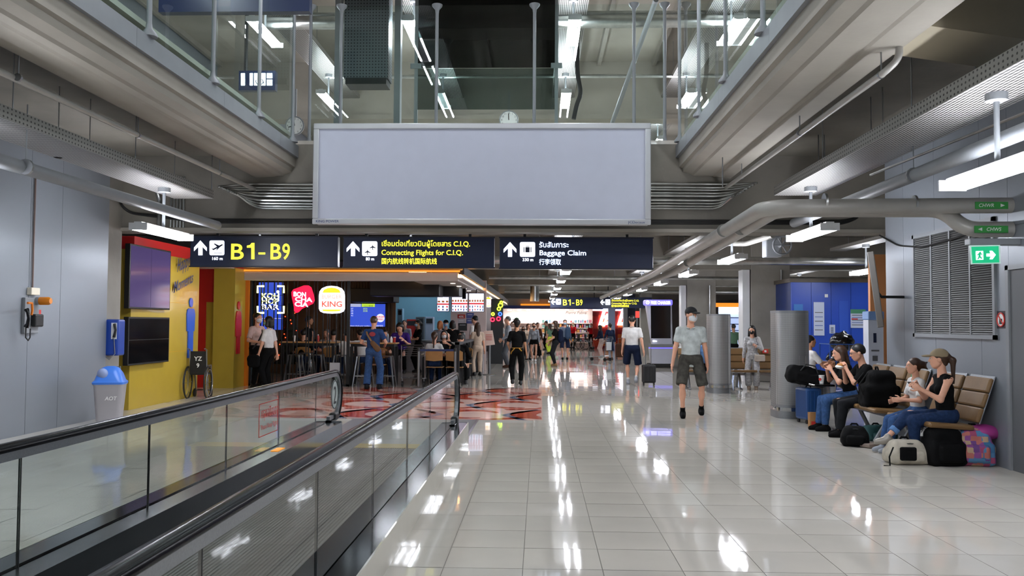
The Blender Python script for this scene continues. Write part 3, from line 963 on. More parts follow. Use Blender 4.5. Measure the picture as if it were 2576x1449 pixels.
def pict(r, x0, y0, x1, y1, Y, kind):
    q = poly(r, rrect(x0, y0, x1, y1, (x1 - x0) * .1), Y - .007, s_white, 'icon_panel')
    w_, h_ = x1 - x0, y1 - y0
    F = lambda L: poly(q, [(x0 + u * w_, y0 + v * h_) for u, v in L], Y - .009, navy, 'icon')
    if kind == 'plane':
        F([(.12, .52), (.25, .55), (.5, .42), (.28, .22), (.36, .2), (.66, .34), (.86, .24), (.92, .3), (.7, .46), (.5, .66), (.44, .66), (.52, .54), (.25, .66)])
        F([(.3, .82), (.85, .82), (.85, .86), (.3, .86)])
    elif kind == 'planes':
        for dx, dy in ((-.14, .2), (.2, -.12)):
            F([(.5 + dx + u, .5 + dy + v) for u, v in ((0, -.2), (.03, -.05), (.2, .06), (.2, .1), (.03, .06), (.02, .14), (.06, .2), (-.06, .2), (-.02, .14), (-.03, .06), (-.2, .1), (-.2, .06), (-.03, -.05))])
    elif kind == 'case':
        F([(.36, .34), (.64, .34), (.64, .7), (.36, .7)]); F([(.24, .34), (.3, .34), (.3, .7), (.24, .7)]); F([(.7, .34), (.76, .34), (.76, .7), (.7, .7)])
        F([(.38, .26), (.62, .26), (.62, .3), (.38, .3)])


def stext(r, s, x0, x1, ybase, cap, Y, m, align='LEFT'):
    p = PY(x0, ybase, Y - .007); q = PY(x1, ybase, Y - .007)
    return text(s, cap / FPX * Y, p, XA, ZA, m, r, bold=.012, fit=(q - p).length)


def b1b9(r, x0, x1, yt, yb, Y):
    U = lambda x: x0 + (x - 575) / 153 * (x1 - x0); V = lambda y: yt + (y - 611) / 41 * (yb - yt); cp_ = yb - yt
    stext(r, 'B', U(577), U(609), yb, cp_, Y, s_yel); stext(r, 'B', U(677), U(704), yb, cp_, Y, s_yel); stext(r, '9', U(709), U(728), yb, cp_, Y, s_yel)
    for L in ([(633, 611), (640, 611), (640, 652), (632, 652), (632, 623), (621, 623), (621, 618), (629, 616)], [(650, 635), (667, 635), (667, 640), (650, 640)]):
        poly(r, [(U(x), V(y)) for x, y in L], Y - .007, s_yel, 'lettering')


YS = 14.42
s1 = sign_box(479, 849, 594, 672, YS, 'navy lit sign with white arrow and yellow gate numbers B1 - B9', hang=(545, 795))
arrow(s1, 488, 605, 520, 642, YS); pict(s1, 527, 605, 564, 642, YS, 'plane'); stext(s1, '160 m', 532, 558, 654, 8, YS, s_white); b1b9(s1, 575, 728, 611, 652, YS)
s2 = sign_box(864, 1243, 596, 674, YS, 'navy lit sign with yellow Thai, English and Chinese words for connecting flights', hang=(920, 1182))
arrow(s2, 872, 607, 904, 644, YS); pict(s2, 911, 607, 949, 644, YS, 'planes'); stext(s2, '80 m', 920, 941, 655, 8, YS, s_white)
stext(s2, 'เชื่อมต่อเที่ยวบินผู้โดยสาร C.I.Q.', 959, 1181, 619, 13, YS, s_yel); stext(s2, 'Connecting Flights for C.I.Q.', 959, 1164, 641, 13, YS, s_yel); stext(s2, '国内航线转机国际航线', 959, 1098, 663, 12, YS, s_yel)
s3 = sign_box(1257, 1643, 597, 677, YS, 'navy lit sign with white Thai, English and Chinese words for baggage claim', hang=(1320, 1578))
arrow(s3, 1267, 609, 1299, 646, YS); pict(s3, 1308, 609, 1346, 646, YS, 'case'); stext(s3, '330 m', 1314, 1341, 657, 8, YS, s_white)
sblue = mat('sign_paleblue_glow', 'd8e6ff', .5, emit=2.2, ecol='cfe0ff')
stext(s3, 'รับสัมภาระ', 1356, 1430, 622, 13, YS, sblue); stext(s3, 'Baggage Claim', 1356, 1473, 642, 13, YS, sblue); stext(s3, '行李领取', 1356, 1411, 665, 12, YS, sblue)
YF = 43.0
s4 = sign_box(1384, 1511, 748, 775, YF, 'small far navy sign with left arrow and yellow B1 - B9', hang=(1400, 1495), depth=.3)
arrow(s4, 1386, 753, 1397, 766, YF, True); pict(s4, 1399, 752, 1411, 766, YF, 'plane'); b1b9(s4, 1414, 1465, 753, 768, YF)
s5 = sign_box(1513, 1640, 748, 775, YF, 'small far navy sign with left arrow and yellow connecting flights lines', hang=(1530, 1610), depth=.3)
arrow(s5, 1509 + 1, 754, 1521, 767, YF, True); pict(s5, 1523, 753, 1535, 767, YF, 'planes')
stext(s5, 'เชื่อมต่อเที่ยวบินผู้โดยสาร C.I.Q.', 1538, 1607, 758, 4.5, YF, s_yel); stext(s5, 'Connecting Flights for C.I.Q.', 1538, 1602, 765, 4.5, YF, s_yel); stext(s5, '国内航线转机国际航线', 1538, 1582, 772, 4.5, YF, s_yel)
# exit sign
YX = 9.25
r = thing('exit_sign', 'green lit exit sign with running figure and white arrow below a grey bracket', 'sign', PY(2478, 660, YX))
p = PY(2440, 599, YX); q = PY(2533, 616, YX)
b = MB(); b.box(p.x, WRX, YX, YX + .12, q.z, p.z); b.build('bracket_box', grey_paint, r, bevel=.008)
exg = mat('exit_green', '14a06e', .4, emit=.9, ecol='12a870')
pts = [(2444, 621), (2512, 619), (2514, 660), (2447, 662)]
poly(r, [(2440, 617), (2516, 616), (2518, 663), (2443, 665)], YX + .012, mat('exit_edge', 'cfe6e0', .2, emit=.25), 'acrylic_plate', .012)
poly(r, pts, YX, exg, 'green_panel')
poly(r, [(2455, 632), (2473, 631), (2474, 653), (2456, 654)], YX - .004, s_white, 'icon_panel')
poly(r, [(2465, 633), (2468, 633), (2468, 637), (2472, 639), (2471, 641), (2467, 640), (2467, 645), (2471, 649), (2469, 652), (2465, 648), (2462, 652), (2458, 652), (2461, 648), (2462, 641), (2459, 643), (2458, 641), (2462, 637)], YX - .007, exg, 'running_figure')
poly(r, [(2482, 638), (2492, 638), (2490, 631), (2496, 631), (2505, 641), (2497, 652), (2490, 652), (2493, 645), (2482, 645)], YX - .004, s_white, 'arrow')

# ================= GLASS SCREENS AROUND THE WELL =================
def screen(label, pts, z0, z1):
    r = thing('glass_screen', label, 'glass screen', (pts[0][0], pts[0][1], z0))
    for i, (x, y) in enumerate(pts):
        bb = MB(); bb.cyl((x, y, z0), (x, y, z1), .028, n=10); pst = bb.build('post', grey_paint, r, smooth=True)
        for zz, sg in ((z0, 1), (z1, -1)):
            bb = MB(); bb.lathe([(.09, 0), (.085, .03 * sg), (.035, .09 * sg), (.03, .14 * sg)][::sg], (x, y, zz), 12); bb.build('clamp', grey_paint, pst, smooth=True)
    for (x, y), (u, v) in zip(pts[:-1], pts[1:]):
        bb = MB(); d = Vector((u - x, v - y, 0)); L = d.length
        bb.sheet(((x + u) / 2, (y + v) / 2, (z0 + z1) / 2), d, ZA, L - .03, z1 - z0 - .02, .012); bb.build('pane', glassm, r)
    return r


ysc = (-3.55, -1.8, -.05, 1.7, 3.45, 5.2, 6.95, 8.7, 10.45, 12.2, 13.9)
screen('glass screen with steel posts along the left edge of the open well', [(VX0 + .03, y) for y in ysc], 4.47, 6.9)
screen('glass screen with steel posts along the right edge of the open well', [(VX1 - .03, y) for y in ysc], 4.47, 6.9)
xs = [PY(px, 12, 14.3).x for px in (783, 860, 1100, 1345, 1595, 1672)]
screen('glass screen with slim posts across the far end of the open well', [(x, 14.3) for x in xs], 4.5, PY(1100, 12, 14.3).z)
# dark tinted panes in steel edging
r = thing('tinted_screen', 'dark tinted glass screen in a steel frame high behind the billboard', 'glass screen', PY(1225, 300, 15.2))
d1 = glass('tinted_black', (.05, .06, .06)); d2 = glass('tinted_grey', (.42, .48, .47))
p, q, u = PY(1050, -120, 15.2), PY(1400, 170, 15.2), PY(1400, 275, 15.2)
b = MB(); b.box(p.x, q.x, 15.2, 15.212, q.z, p.z); b.build('upper_pane', d1, r)
b = MB(); b.box(p.x, q.x, 15.2, 15.212, u.z, q.z - .01); b.build('lower_pane', d2, r)
for x in (p.x, q.x):
    b = MB(); b.box(x - .03, x + .03, 15.19, 15.25, 4.56, p.z); b.build('frame_post', grey_paint, r)
    b = MB(); b.box(x - .1, x + .1, 15.17, 15.19, q.z - .02, q.z + .08); b.build('clamp', grey_paint, r, bevel=.02)
# perforated cabinet between two steel posts
r = thing('perforated_cabinet', 'tall dark perforated metal panel box hanging left of the tinted screen', 'panel', PY(925, 212, 15.3))
p, q = PY(868, -100, 15.3), PY(976, 196, 15.3)
pm = perforated('cabinet_perf', '5a6166', '1c1f22', 18, 18, .22, 'XZ', .45, .3)
b = MB(); b.box(p.x, q.x, 15.3, 15.7, q.z, p.z); b.build('panel_body', pm, r)
b = MB(); b.box(p.x + .04, q.x - .03, 15.28, 15.7, PY(900, 212, 15.3).z, q.z); b.build('base_slot', black, r)
for px in (850, 1000):
    t = PY(px, 200, 15.4); b = MB(); b.box(t.x - .055, t.x + .055, 15.35, 15.55, 4.56, p.z); b.build('steel_post', grey_paint, r)
# clocks; the left one is a solid stand-in for a glass reflection
for (px, py, Y, rad, lab) in ((1280, 302, 21.5, .23, 'round white wall clock peeking above the billboard top edge'), (741, 316, 15.0, .16, 'solid clock standing in for a reflection in the glass left of the billboard')):
    p = PY(px, py, Y)
    r = thing('wall_clock', lab, 'clock', p)
    b = MB(); b.cyl(p + Vector((0, .05, 0)), p, rad, n=32); b.build('face', white, r)
    b = MB(); b.tube([(p.x + rad * math.cos(a), p.y, p.z + rad * math.sin(a)) for a in np.linspace(0, 2 * math.pi, 33)[:-1]], .012, 6, closed=True); b.build('rim', grey_paint, r, smooth=True)
    for h in range(1, 13):
        a = math.radians(90 - h * 30)
        text(str(h), rad * .2, (p.x + rad * .78 * math.cos(a), p.y - .003, p.z + rad * .78 * math.sin(a) - rad * .1), XA, ZA, black, r, name='numeral', align='CENTER')
    for ang, L, nm in ((92 if px > 1000 else 100, .5, 'hour_hand'), (93 if px > 1000 else 195, .72, 'minute_hand')):
        a = math.radians(ang); b = MB(); b.obox((p.x + rad * L / 2 * math.cos(a), p.y - .006, p.z + rad * L / 2 * math.sin(a)), rad * L, .004, .018, Matrix.Rotation(-a, 3, 'Y')); b.build(nm, black, r)
    b = MB(); b.box(p.x - .02, p.x + .02, p.y + .02, p.y + .05, p.z + rad, p.z + rad + .5); b.build('hanger', grey_paint, r)
# upper lit sign and board
Yq = 17.0
r = thing('toilet_sign', 'lit sign with wheelchair symbol and small arrows on the upper level', 'sign', PY(646, 226, Yq))
p, q = PY(601, 178, Yq), PY(692, 227, Yq)
b = MB(); b.box(p.x, q.x, Yq, Yq + .15, q.z, p.z); b.build('cabinet', navy, r)
b = MB(); b.box(p.x + .1, p.x + .14, Yq, Yq + .1, p.z, 8.7); b.build('hanger', black, r)
for (x0, y0, x1, y1) in ((606, 184, 616, 215), (628, 184, 636, 215), (639, 184, 668, 215), (671, 184, 685, 197), (671, 200, 685, 215)):
    poly(r, [(x0, y0), (x1, y0), (x1, y1), (x0, y1)], Yq - .006, s_white, 'lit_panel')
b = MB(); cc = PY(653, 204, Yq - .012); rd = .075
b.tube([(cc.x + rd * math.cos(a), cc.y, cc.z + rd * math.sin(a)) for a in np.linspace(math.radians(-200), math.radians(60), 14)[:-3]], .008, 6)
b.tube([PY(651, 189, Yq - .012), PY(652, 199, Yq - .012), PY(660, 200, Yq - .012), PY(664, 210, Yq - .012)], .008, 6); b.build('wheelchair_symbol', navy, r)
for yy in (190, 207):
    b = MB(); b.tube([PY(683, yy + 5, Yq - .012), PY(674, yy - 2, Yq - .012), PY(681, yy - 2, Yq - .012)], .006, 6); b.build('arrow', navy, r)
p, q = PY(400, -40, 12.6), PY(778, 28, 12.6)
b = MB(); b.box(p.x, q.x, 12.6, 12.75, q.z, p.z); r = b.build('overhead_board', navy); tag(r, 'dark navy board hanging high in the upper left corner', 'board')
# ================= YELLOW RESTROOM BLOCK =================
XY = -7.1
z_top = 3.03
blk = thing('restroom_wall', 'glossy yellow restroom wall with red doorway left of the restaurant', 'wall', (XY, 14.85, 0))
b = MB(); b.box(XY - .5, XY, 14.85, 17.85, 0, 2.8); b.build('yellow_panel', yellow, blk)
for z in (.95, 1.9):
    b = MB(); b.box(XY, XY + .003, 14.85, 17.85, z, z + .008); b.build('joint_strip', mat('joint_yellow', 'c99a18', .4), blk)
b = MB(); b.box(XY - .5, XY + .01, 14.9, 20.7, 2.8, z_top); b.build('red_frieze', red_w, blk)
b = MB(); b.box(XY - .5, XY, 19.98, 20.7, 0, 2.8); b.build('yellow_pilaster', yellow, blk)
zl_ = PY(540, 760, 20.2).z
b = MB(); b.box(-7.85, XY - .02, 20.2, 20.25, 0, zl_); b.build('inner_yellow_wall', yellow, blk)
b = MB(); b.box(-8.6, -7.85, 20.18, 20.25, 0, 3.0); b.box(-7.85, XY - .02, 20.16, 20.2, zl_, 2.8); b.build('inner_red_wall', red_w, blk)
b = MB(); b.box(-8.6, XY - .02, 17.9, 20.2, 2.78, 2.8); b.build('lobby_ceiling', white, blk)
b = MB(); b.box(-8.62, -8.6, 17.85, 20.25, 0, 2.8); b.build('lobby_side', yellow, blk)
oj = PY(609, 690, 20.72); oj2 = PY(627, 690, 20.72)
b = MB(); b.box(oj.x, oj2.x, 20.7, 20.9, 0, 2.62); b.build('orange_jamb', orange, blk)


def wallscreen(label, px0, px1, py0, py1, X, m, split=None, cat='screen', seam=None, th=.09):
    a = PX(px0, py0, X); c = PX(px1, py0, X); d = PX(px0, py1, X)
    r = thing('display_screen', label, cat, (X, (a.y + c.y) / 2, d.z))
    b = MB(); b.box(X - th, X, a.y, c.y, d.z, a.z); b.build('casing', black, r, bevel=.006)
    n = split or 1
    for i in range(n):
        y0 = a.y + .03 + (c.y - a.y - .06) * i / n; y1 = a.y + .03 + (c.y - a.y - .06) * (i + 1) / n - (.012 if i < n - 1 else 0)
        zz = [(d.z + .03, a.z - .03)]
        if seam:
            zm = d.z + (a.z - d.z) * seam; zz = [(d.z + .03, zm - .006), (zm + .006, a.z - .03)]
        for z0, z1 in zz:
            b = MB(); b.box(X, X + .003, y0, y1, z0, z1); b.build('screen_panel', m, r)
    return r


purple = mat('screen_purple', '2a2338', .12, emit=.22, ecol='8f78c8', var=.3, vscale=.9)
wallscreen('upper double screen with dim purple glow on the yellow wall', 328, 431, 612, 776, XY + .1, purple, 2)
wallscreen('lower black switched-off screen on the yellow wall', 324, 427, 797, 920, XY + .1, blackgloss, 1, seam=.52)
# lettering Happy Moments
blu = mat('letter_blue', '27365f', .4)
r = thing('wall_lettering', 'dark blue script lettering Happy Moments on the yellow wall', 'lettering', (XY, 17, 2))
for s, px, py, cap, ln in (('Happy', 441, 685, .26, .66), ('Moments', 432, 738, .22, .98)):
    p = PX(px, py, XY + .012)
    text(s, cap, p, Vector((0, .96, .27)), ZA, blu, r, shear=.25, fit=ln, bold=.012, th=.03)


# pictogram figures
def figure(label, cx_, cy_top, hgt, plane, m, female=False):
    """flat cut-out person sign raised from the wall; plane(u, v) gives world point"""
    r = thing('restroom_figure', label, 'sign', plane(0, 0))
    hd = [plane(.07 * hgt * math.cos(a), hgt * (.915) + .078 * hgt * math.sin(a)) for a in np.linspace(0, 2 * math.pi, 20)[:-1]]
    N = (plane(1, 0) - plane(0, 0)).cross(plane(0, 1) - plane(0, 0)).normalized() * .025
    b = MB(); b.prism([p + N for p in hd][::-1], -N * .8); b.build('head', m, r)
    if female:
        pr = [(.1, .0), (.1, .33), (.16, .33), (.17, .6), (.13, .77), (.08, .81)]
    else:
        pr = [(.1, .0), (.1, .44), (.15, .44), (.165, .72), (.14, .79), (.1, .815)]
    pts = pr + [(-u, v) for u, v in pr[::-1]]
    b = MB(); b.prism([plane(u * hgt, v * hgt) + N for u, v in pts][::-1], -N * .8); b.build('body', m, r)
    return r


pa = PX(476, 900, XY); pb = PX(476, 748, XY); hh = pb.z - pa.z
figure('blue cut-out man figure on the yellow wall', 0, 0, hh, lambda u, v: Vector((XY, pa.y + u, pa.z + v)), mat('fig_blue', '2a5ac0', .3))
pa2 = PX(597, 890, XY); pb2 = PX(597, 757, XY)
figure('red cut-out woman figure beside the restroom doorway', 0, 0, pb2.z - pa2.z, lambda u, v: Vector((XY, pa2.y + u * .9, pa2.z + v)), mat('fig_red', 'd02030', .3), True)

# ================= EMERGENCY PHONE, PAYPHONE, BIN =================
X = WLX
f = lambda px, py, dx=0.: PX(px, py, X + dx)
ph = thing('emergency_phone', 'grey wall phone with black handset and orange hook', 'telephone', f(76, 790))
a, c = f(55, 748), f(88, 838)
b = MB(); b.box(X, X + .05, a.y, c.y, c.z, a.z); b.build('back_plate', grey_paint, ph, bevel=.008)
b = MB(); b.box(X + .05, X + .12, f(68, 800).y, f(90, 800).y, f(70, 822).z, f(70, 790).z); b.build('phone_box', black, ph, bevel=.02)
p = f(66, 800, .13)
b = MB(); b.tube([p + Vector((0, .0, .12)), p + Vector((.02, 0, .08)), p + Vector((.03, 0, 0)), p + Vector((.02, 0, -.08)), p + Vector((0, 0, -.12))], [.035, .024, .018, .024, .035], 10); b.build('handset', blackgloss, ph, smooth=True)
b = MB(); b.tube([p + Vector((.02, -.01, .2)), p + Vector((.03, .07, .2)), p + Vector((.02, .1, .1)), p + Vector((.01, .1, .04))], .016, 8); b.build('orange_hook', mat('orange_plastic', 'e07818', .4), ph, smooth=True)
b = MB(); b.tube([p + Vector((0, 0, -.12)), p + Vector((0, .0, -.26)), p + Vector((0, .06, -.3)), p + Vector((0, .1, -.26)), p + Vector((0, .1, -.14))], .009, 8); b.build('cord', black, ph, smooth=True)
p = f(78, 733)
b = MB(); b.box(X, X + .07, p.y - .1, p.y + .1, p.z - .05, p.z + .05); jb = tag(b.build('junction_box', cream, bevel=.008), 'small cream junction box above the grey wall phone', 'junction box')
q = f(81, 440)
pipe('thin brown conduit running down the left wall to the junction box', [(X + .02, p.y, p.z + .05), (X + .02, p.y, q.z)], .012, m=mat('conduit_brown', '6a5650', .5), n=8, name='conduit', cat='conduit')
p = f(92, 757, .05)
r = thing('beacon', 'amber warning beacon sticking out above the grey wall phone', 'beacon', p)
b = MB(); b.cyl(p, p + Vector((.05, 0, 0)), .055, n=14); b.build('base', grey_paint, r)
b = MB(); b.lathe([(.055, 0), (.055, .12), (.04, .15)], p + Vector((.05, 0, 0)), 14, axis=Matrix.Rotation(math.radians(90), 3, 'Y')); b.build('amber_dome', mat('amber', 'e88a18', .25, trans=.3), r, smooth=True)
a, c = f(90, 779), f(102, 818)
r = thing('notice', 'small red and white notice beside the grey wall phone', 'notice', a)
b = MB(); b.box(X, X + .003, a.y, c.y, c.z, a.z); b.build('sheet', redp, r)
b = MB(); b.box(X + .003, X + .005, a.y + .02, c.y - .02, c.z + .03, a.z - .06); b.build('white_field', white, r)
b = MB(); b.tube([(X + .006, a.y + .05, a.z - .09), (X + .006, a.y + .07, a.z - .13), (X + .006, a.y + .06, a.z - .17)], .01, 6); b.build('pictogram', black, r)
# payphone
pp = thing('payphone', 'blue payphone in a steel frame at the end of the grey wall', 'telephone', (-6.95, 13.9, 1.0))
a, c = PY(256, 803, 13.75), PY(297, 895, 13.75)
b = MB(); b.box(a.x, c.x, 13.75, 13.98, c.z, a.z); b.build('phone_body', mat('phone_blue', '1c3f96', .35), pp, bevel=.03)
b = MB(); b.tube([PY(288, 815, 13.72), PY(291, 830, 13.7), PY(287, 848, 13.72)], [.024, .018, .024], 8); b.build('handset', black, pp, smooth=True)
b = MB(); b.box(PY(280, 810, 13.74).x, PY(294, 810, 13.74).x, 13.742, 13.75, PY(280, 853, 13.74).z, PY(280, 812, 13.74).z); b.build('dial_panel', whitep, pp)
b = MB(); b.tube([PY(287, 850, 13.73), PY(289, 890, 13.73), PY(275, 905, 13.73), PY(262, 895, 13.73)], .007, 6); b.build('cord', galv, pp, smooth=True)
b = MB()
for px in (247, 252):
    b.cyl(PY(px, 803, 13.76), PY(px - 1, 925, 13.76), .012, n=8)
b.build('side_frame', steel, pp)
b = MB(); b.tube([PY(247, 923, 13.8), PY(303, 922, 13.8), PY(304, 1040, 13.8)], .01, 8); b.tube([PY(292, 960, 13.8), PY(298, 950, 13.8), PY(303, 962, 13.8)], .008, 6); b.tube([PY(292, 1005, 13.8), PY(298, 1015, 13.8), PY(303, 1002, 13.8)], .008, 6); b.build('shelf_frame', steel, pp)
# litter bin
bc = Vector((-6.43, 12.85, 0))
bn = thing('litter_bin', 'grey plastic litter bin with blue swing lid against the left wall', 'bin', bc)


def rr_ring(c, hx, hy, q, z, n=5, rot=0.):
    pts = []
    for sx, sy, a0 in ((1, -1, -90), (1, 1, 0), (-1, 1, 90), (-1, -1, 180)):
        for k in range(n):
            a = math.radians(a0 + 90 * k / (n - 1)); x = sx * (hx - q) + q * math.cos(a); y = sy * (hy - q) + q * math.sin(a)
            pts.append(Vector((c[0] + x * math.cos(rot) - y * math.sin(rot), c[1] + x * math.sin(rot) + y * math.cos(rot), z)))
    return pts


rt = math.radians(14)
b = MB(); b.loft([rr_ring(bc, .16, .14, .05, .0, rot=rt), rr_ring(bc, .205, .18, .06, .58, rot=rt), rr_ring(bc, .215, .19, .06, .6, rot=rt)]); b.build('body', mat('bin_grey', 'a9a6aa', .5), bn, smooth=True)
b = MB(); b.loft([rr_ring(bc, .22, .195, .06, .6, rot=rt), rr_ring(bc, .225, .2, .06, .63, rot=rt), rr_ring(bc, .2, .18, .08, .66, rot=rt), rr_ring(bc, .17, .15, .1, .76, rot=rt), rr_ring(bc, .12, .1, .09, .84, rot=rt), rr_ring(bc, .06, .05, .045, .865, rot=rt)]); lid_ = b.build('lid', mat('bin_blue', '3b78d8', .4), bn, smooth=True)
fl = bc + Matrix.Rotation(rt, 3, 'Z') @ Vector((-.08, -.13, .755))
b = MB(); b.ell(fl, (.085, .05, .085), 14, 8); b.build('flap', mat('flap_grey', '8f9fc8', .5), lid_, smooth=True)
text('AOT', .055, bc + Matrix.Rotation(rt, 3, 'Z') @ Vector((-.03, -.178, .37)), Matrix.Rotation(rt, 3, 'Z') @ XA, ZA, white, bn, bold=.02, shear=.15)


# ================= WHEELCHAIRS =================
def wheelchair(label, pos, rot, s=1., txt=False, folded=.5, group=None):
    R = Matrix.Rotation(math.radians(rot), 3, 'Z'); pos = Vector(pos)
    W = lambda x, y, z: pos + R @ Vector((x * s, y * s, z * s))
    r = thing('wheelchair', label, 'wheelchair', pos, group)
    wd = .28 * folded
    for sx in (-1, 1):
        b = MB(); b.tube([W(sx * (wd + .03), .3 * math.cos(a), .3 + .3 * math.sin(a)) for a in np.linspace(0, 2 * math.pi, 25)[:-1]], .016 * s, 6, closed=True)
        wl_ = b.build('wheel', black, r, smooth=True)
        b = MB()
        for k in range(8):
            a = k * math.pi / 4; b.cyl(W(sx * (wd + .03), 0, .3), W(sx * (wd + .03), .29 * math.cos(a), .3 + .29 * math.sin(a)), .004 * s, n=4)
        b.build('spokes', steel, wl_)
        b = MB(); b.tube([W(sx * (wd + .06), .25 * math.cos(a), .3 + .25 * math.sin(a)) for a in np.linspace(0, 2 * math.pi, 21)[:-1]], .009 * s, 6, closed=True); b.build('push_rim', steel, wl_, smooth=True)
        b = MB(); b.tube([W(sx * wd, -.16, .95), W(sx * wd, -.02, .93), W(sx * wd, .02, .45), W(sx * wd, .42, .45), W(sx * wd, .5, .12)], .013 * s, 8); b.tube([W(sx * wd, .05, .62), W(sx * wd, .36, .62), W(sx * wd, .38, .45)], .012 * s, 6); b.build('frame', steel, r, smooth=True)
        b = MB(); b.cyl(W(sx * wd - .012, .42, .08), W(sx * wd + .012, .42, .08), .08 * s, n=14); b.build('caster', black, r, smooth=True)
        b = MB(); b.obox(W(sx * wd * .6, .56, .12), .12 * s * folded * 1.5, .16 * s, .012, R); b.build('footplate', black, r)
    b = MB(); b.obox(W(0, 0, .68), 2 * wd * s, .03 * s, .44 * s, R); b.build('backrest', black, r, bevel=.01)
    b = MB(); b.obox(W(0, .22, .46), 2 * wd * s, .42 * s, .03 * s, R); b.build('seat', black, r, bevel=.008)
    if txt:
        for i, t in enumerate(('YZ', '9')):
            text(t, .085, W(0, -.022, .72 - .13 * i), R @ XA, ZA, white, r, align='CENTER', bold=.02)
    return r


p = PZ(497, 1002)
wheelchair('folded black wheelchair marked YZ 9 by the restroom doorway', (p.x, p.y, 0), 8, 1.05, True, .55)

# ================= RESTAURANT SHELL =================
YR = 20.8
XS = -1.85            # side edge of the restaurant
z_f0, z_f1 = PY(900, 706, 20.6).z, PY(900, 676, 20.6).z
rest_ = thing('restaurant_canopy', 'white restaurant canopy with glowing orange edge and round downlights', 'canopy', (-4, 20.6, z_f0))
canw = mat('canopy_white', 'c9c2ba', .5)
b = MB(); b.prism([(oj.x, 20.6, z_f0), (-1.95, 20.6, z_f0), (-1.95, 20.6, z_f1 - .09), (oj.x, 20.6, z_f1 - .09)], (0, .25, 0)); b.build('front_panel', canw, rest_)
cove = mat('cove_orange', 'e0a050', .5, emit=.95, ecol='ff9828')
cove2 = mat('cove_warm', 'ffe0b8', .5, emit=7., ecol='ffc07a')
b = MB(); b.box(oj.x, XS - .05, 20.56, 20.6, z_f1 - .075, z_f1 - .03); b.build('front_light_strip', cove, rest_)
b = MB(); b.box(oj.x, XS + .02, 20.5, 20.62, z_f1 - .02, z_f1 + .01); b.build('front_cap', mat('canopy_gold', 'b98a3c', .35, .4), rest_)
b = MB(); b.box(-3.1, XS - .12, 20.85, 50, z_f0 + .02, z_f0 + .05); b.build('side_soffit', canw, rest_)
b = MB(); b.box(XS - .1, XS - .03, 20.6, 50, z_f0 + .09, z_f0 + .16); b.build('side_light_strip', cove2, rest_)
b = MB(); b.box(XS - .12, XS + .02, 20.6, 50, z_f0 + .05, z_f0 + .08); b.build('side_lip', canw, rest_)
b = MB(); b.box(XS, XS + .05, 20.6, 50, z_f0 + .16, z_f1 + .06); b.build('side_cap', darkgrey, rest_)
dlm = mat('downlight', 'fff2e6', .5, emit=14., ecol='ffe9d8')
for k in range(16):
    y = 22.2 + k * 1.7
    b = MB(); b.cyl((XS - .38, y, z_f0 + .021), (XS - .38, y, z_f0 + .012), .06, n=14); b.build('downlight', dlm, rest_)
# dark shell
b = MB(); b.box(-11, XS - .15, 20.7, 50, 3.0, 3.05); tag(b.build('restaurant_ceiling', black), 'black open ceiling inside the restaurant', 'ceiling')
kb = mat('kitchen_blue_lit', '86b8cc', .4)  # the kitchen's blue light is put into the wall colour
dw = mat('dark_wall', '2a211c', .6, var=.2)
b = MB(); b.box(-11, -2.6, 30.5, 30.7, 0, 3.0); tag(b.build('restaurant_back_wall', kb), 'kitchen wall with blue light in its colour at the back of the restaurant', 'wall')
b = MB(); b.box(-11, -10.9, 20.9, 30.5, 0, 3.0); tag(b.build('restaurant_side_wall', dw), 'dark side wall at the far left inside the restaurant', 'wall')
# wooden slat wall carrying the order screen
YW = 26.0
wx0, wx1 = PY(636, 800, YW).x, PY(994, 800, YW).x
wl = thing('slat_wall', 'dark wooden slat wall behind the restaurant tables', 'wall', ((wx0 + wx1) / 2, YW, 0))
b = MB(); b.box(wx0, wx1, YW + .04, YW + .12, 0, 3.0); b.build('backing', mat('slat_back', '6b4a2e', .6), wl)
x = PY(835, 800, YW).x
sl0 = None
while x < wx1 - .05:
    if sl0 is None:
        bb = MB(); bb.box(x, x + .05, YW, YW + .04, 0, 3.0); sl0 = bb.build('slat', wood_d, wl); xs0 = x
    else:
        o = sl0.copy(); COL.objects.link(o); o.location.x += x - xs0
    x += .085
# hanging ducts (black)
for (px0, px1, py0, py1, Y, lab) in ((930, 1105, 700, 745, 23, 'large black ventilation duct under the restaurant ceiling'), (1105, 1155, 712, 745, 24, 'black box unit hanging beside the menu boards'), (880, 990, 725, 760, 24.9, 'black bulkhead over the order screen')):
    p, q = PY(px0, py0, Y), PY(px1, py1, Y)
    b = MB(); b.box(p.x, q.x, Y, Y + 1., q.z, min(p.z, 2.99)); tag(b.build('duct_box', black, bevel=.02), lab, 'duct')


# ---- flat lit screens facing the hall ----
def lit_screen(label, px0, py0, px1, py1, Y, m, name='display_screen', cat='screen', skew=0.):
    p, q = PY(px0, py0, Y), PY(px1, py1, Y)
    r = thing(name, label, cat, ((p.x + q.x) / 2, Y, q.z))
    b = MB(); b.box(p.x, q.x, Y, Y + .06, q.z, p.z); b.build('casing', black, r)
    b = MB(); b.box(p.x + .015, q.x - .015, Y - .004, Y, q.z + .015, p.z - .015); b.build('panel', m, r)
    return r


def flat(r, px0, py0, px1, py1, Y, m, name):
    p, q = PY(px0, py0, Y), PY(px1, py1, Y)
    b = MB(); b.box(p.x, q.x, Y, Y + .002, q.z, p.z); return b.build(name, m, r)


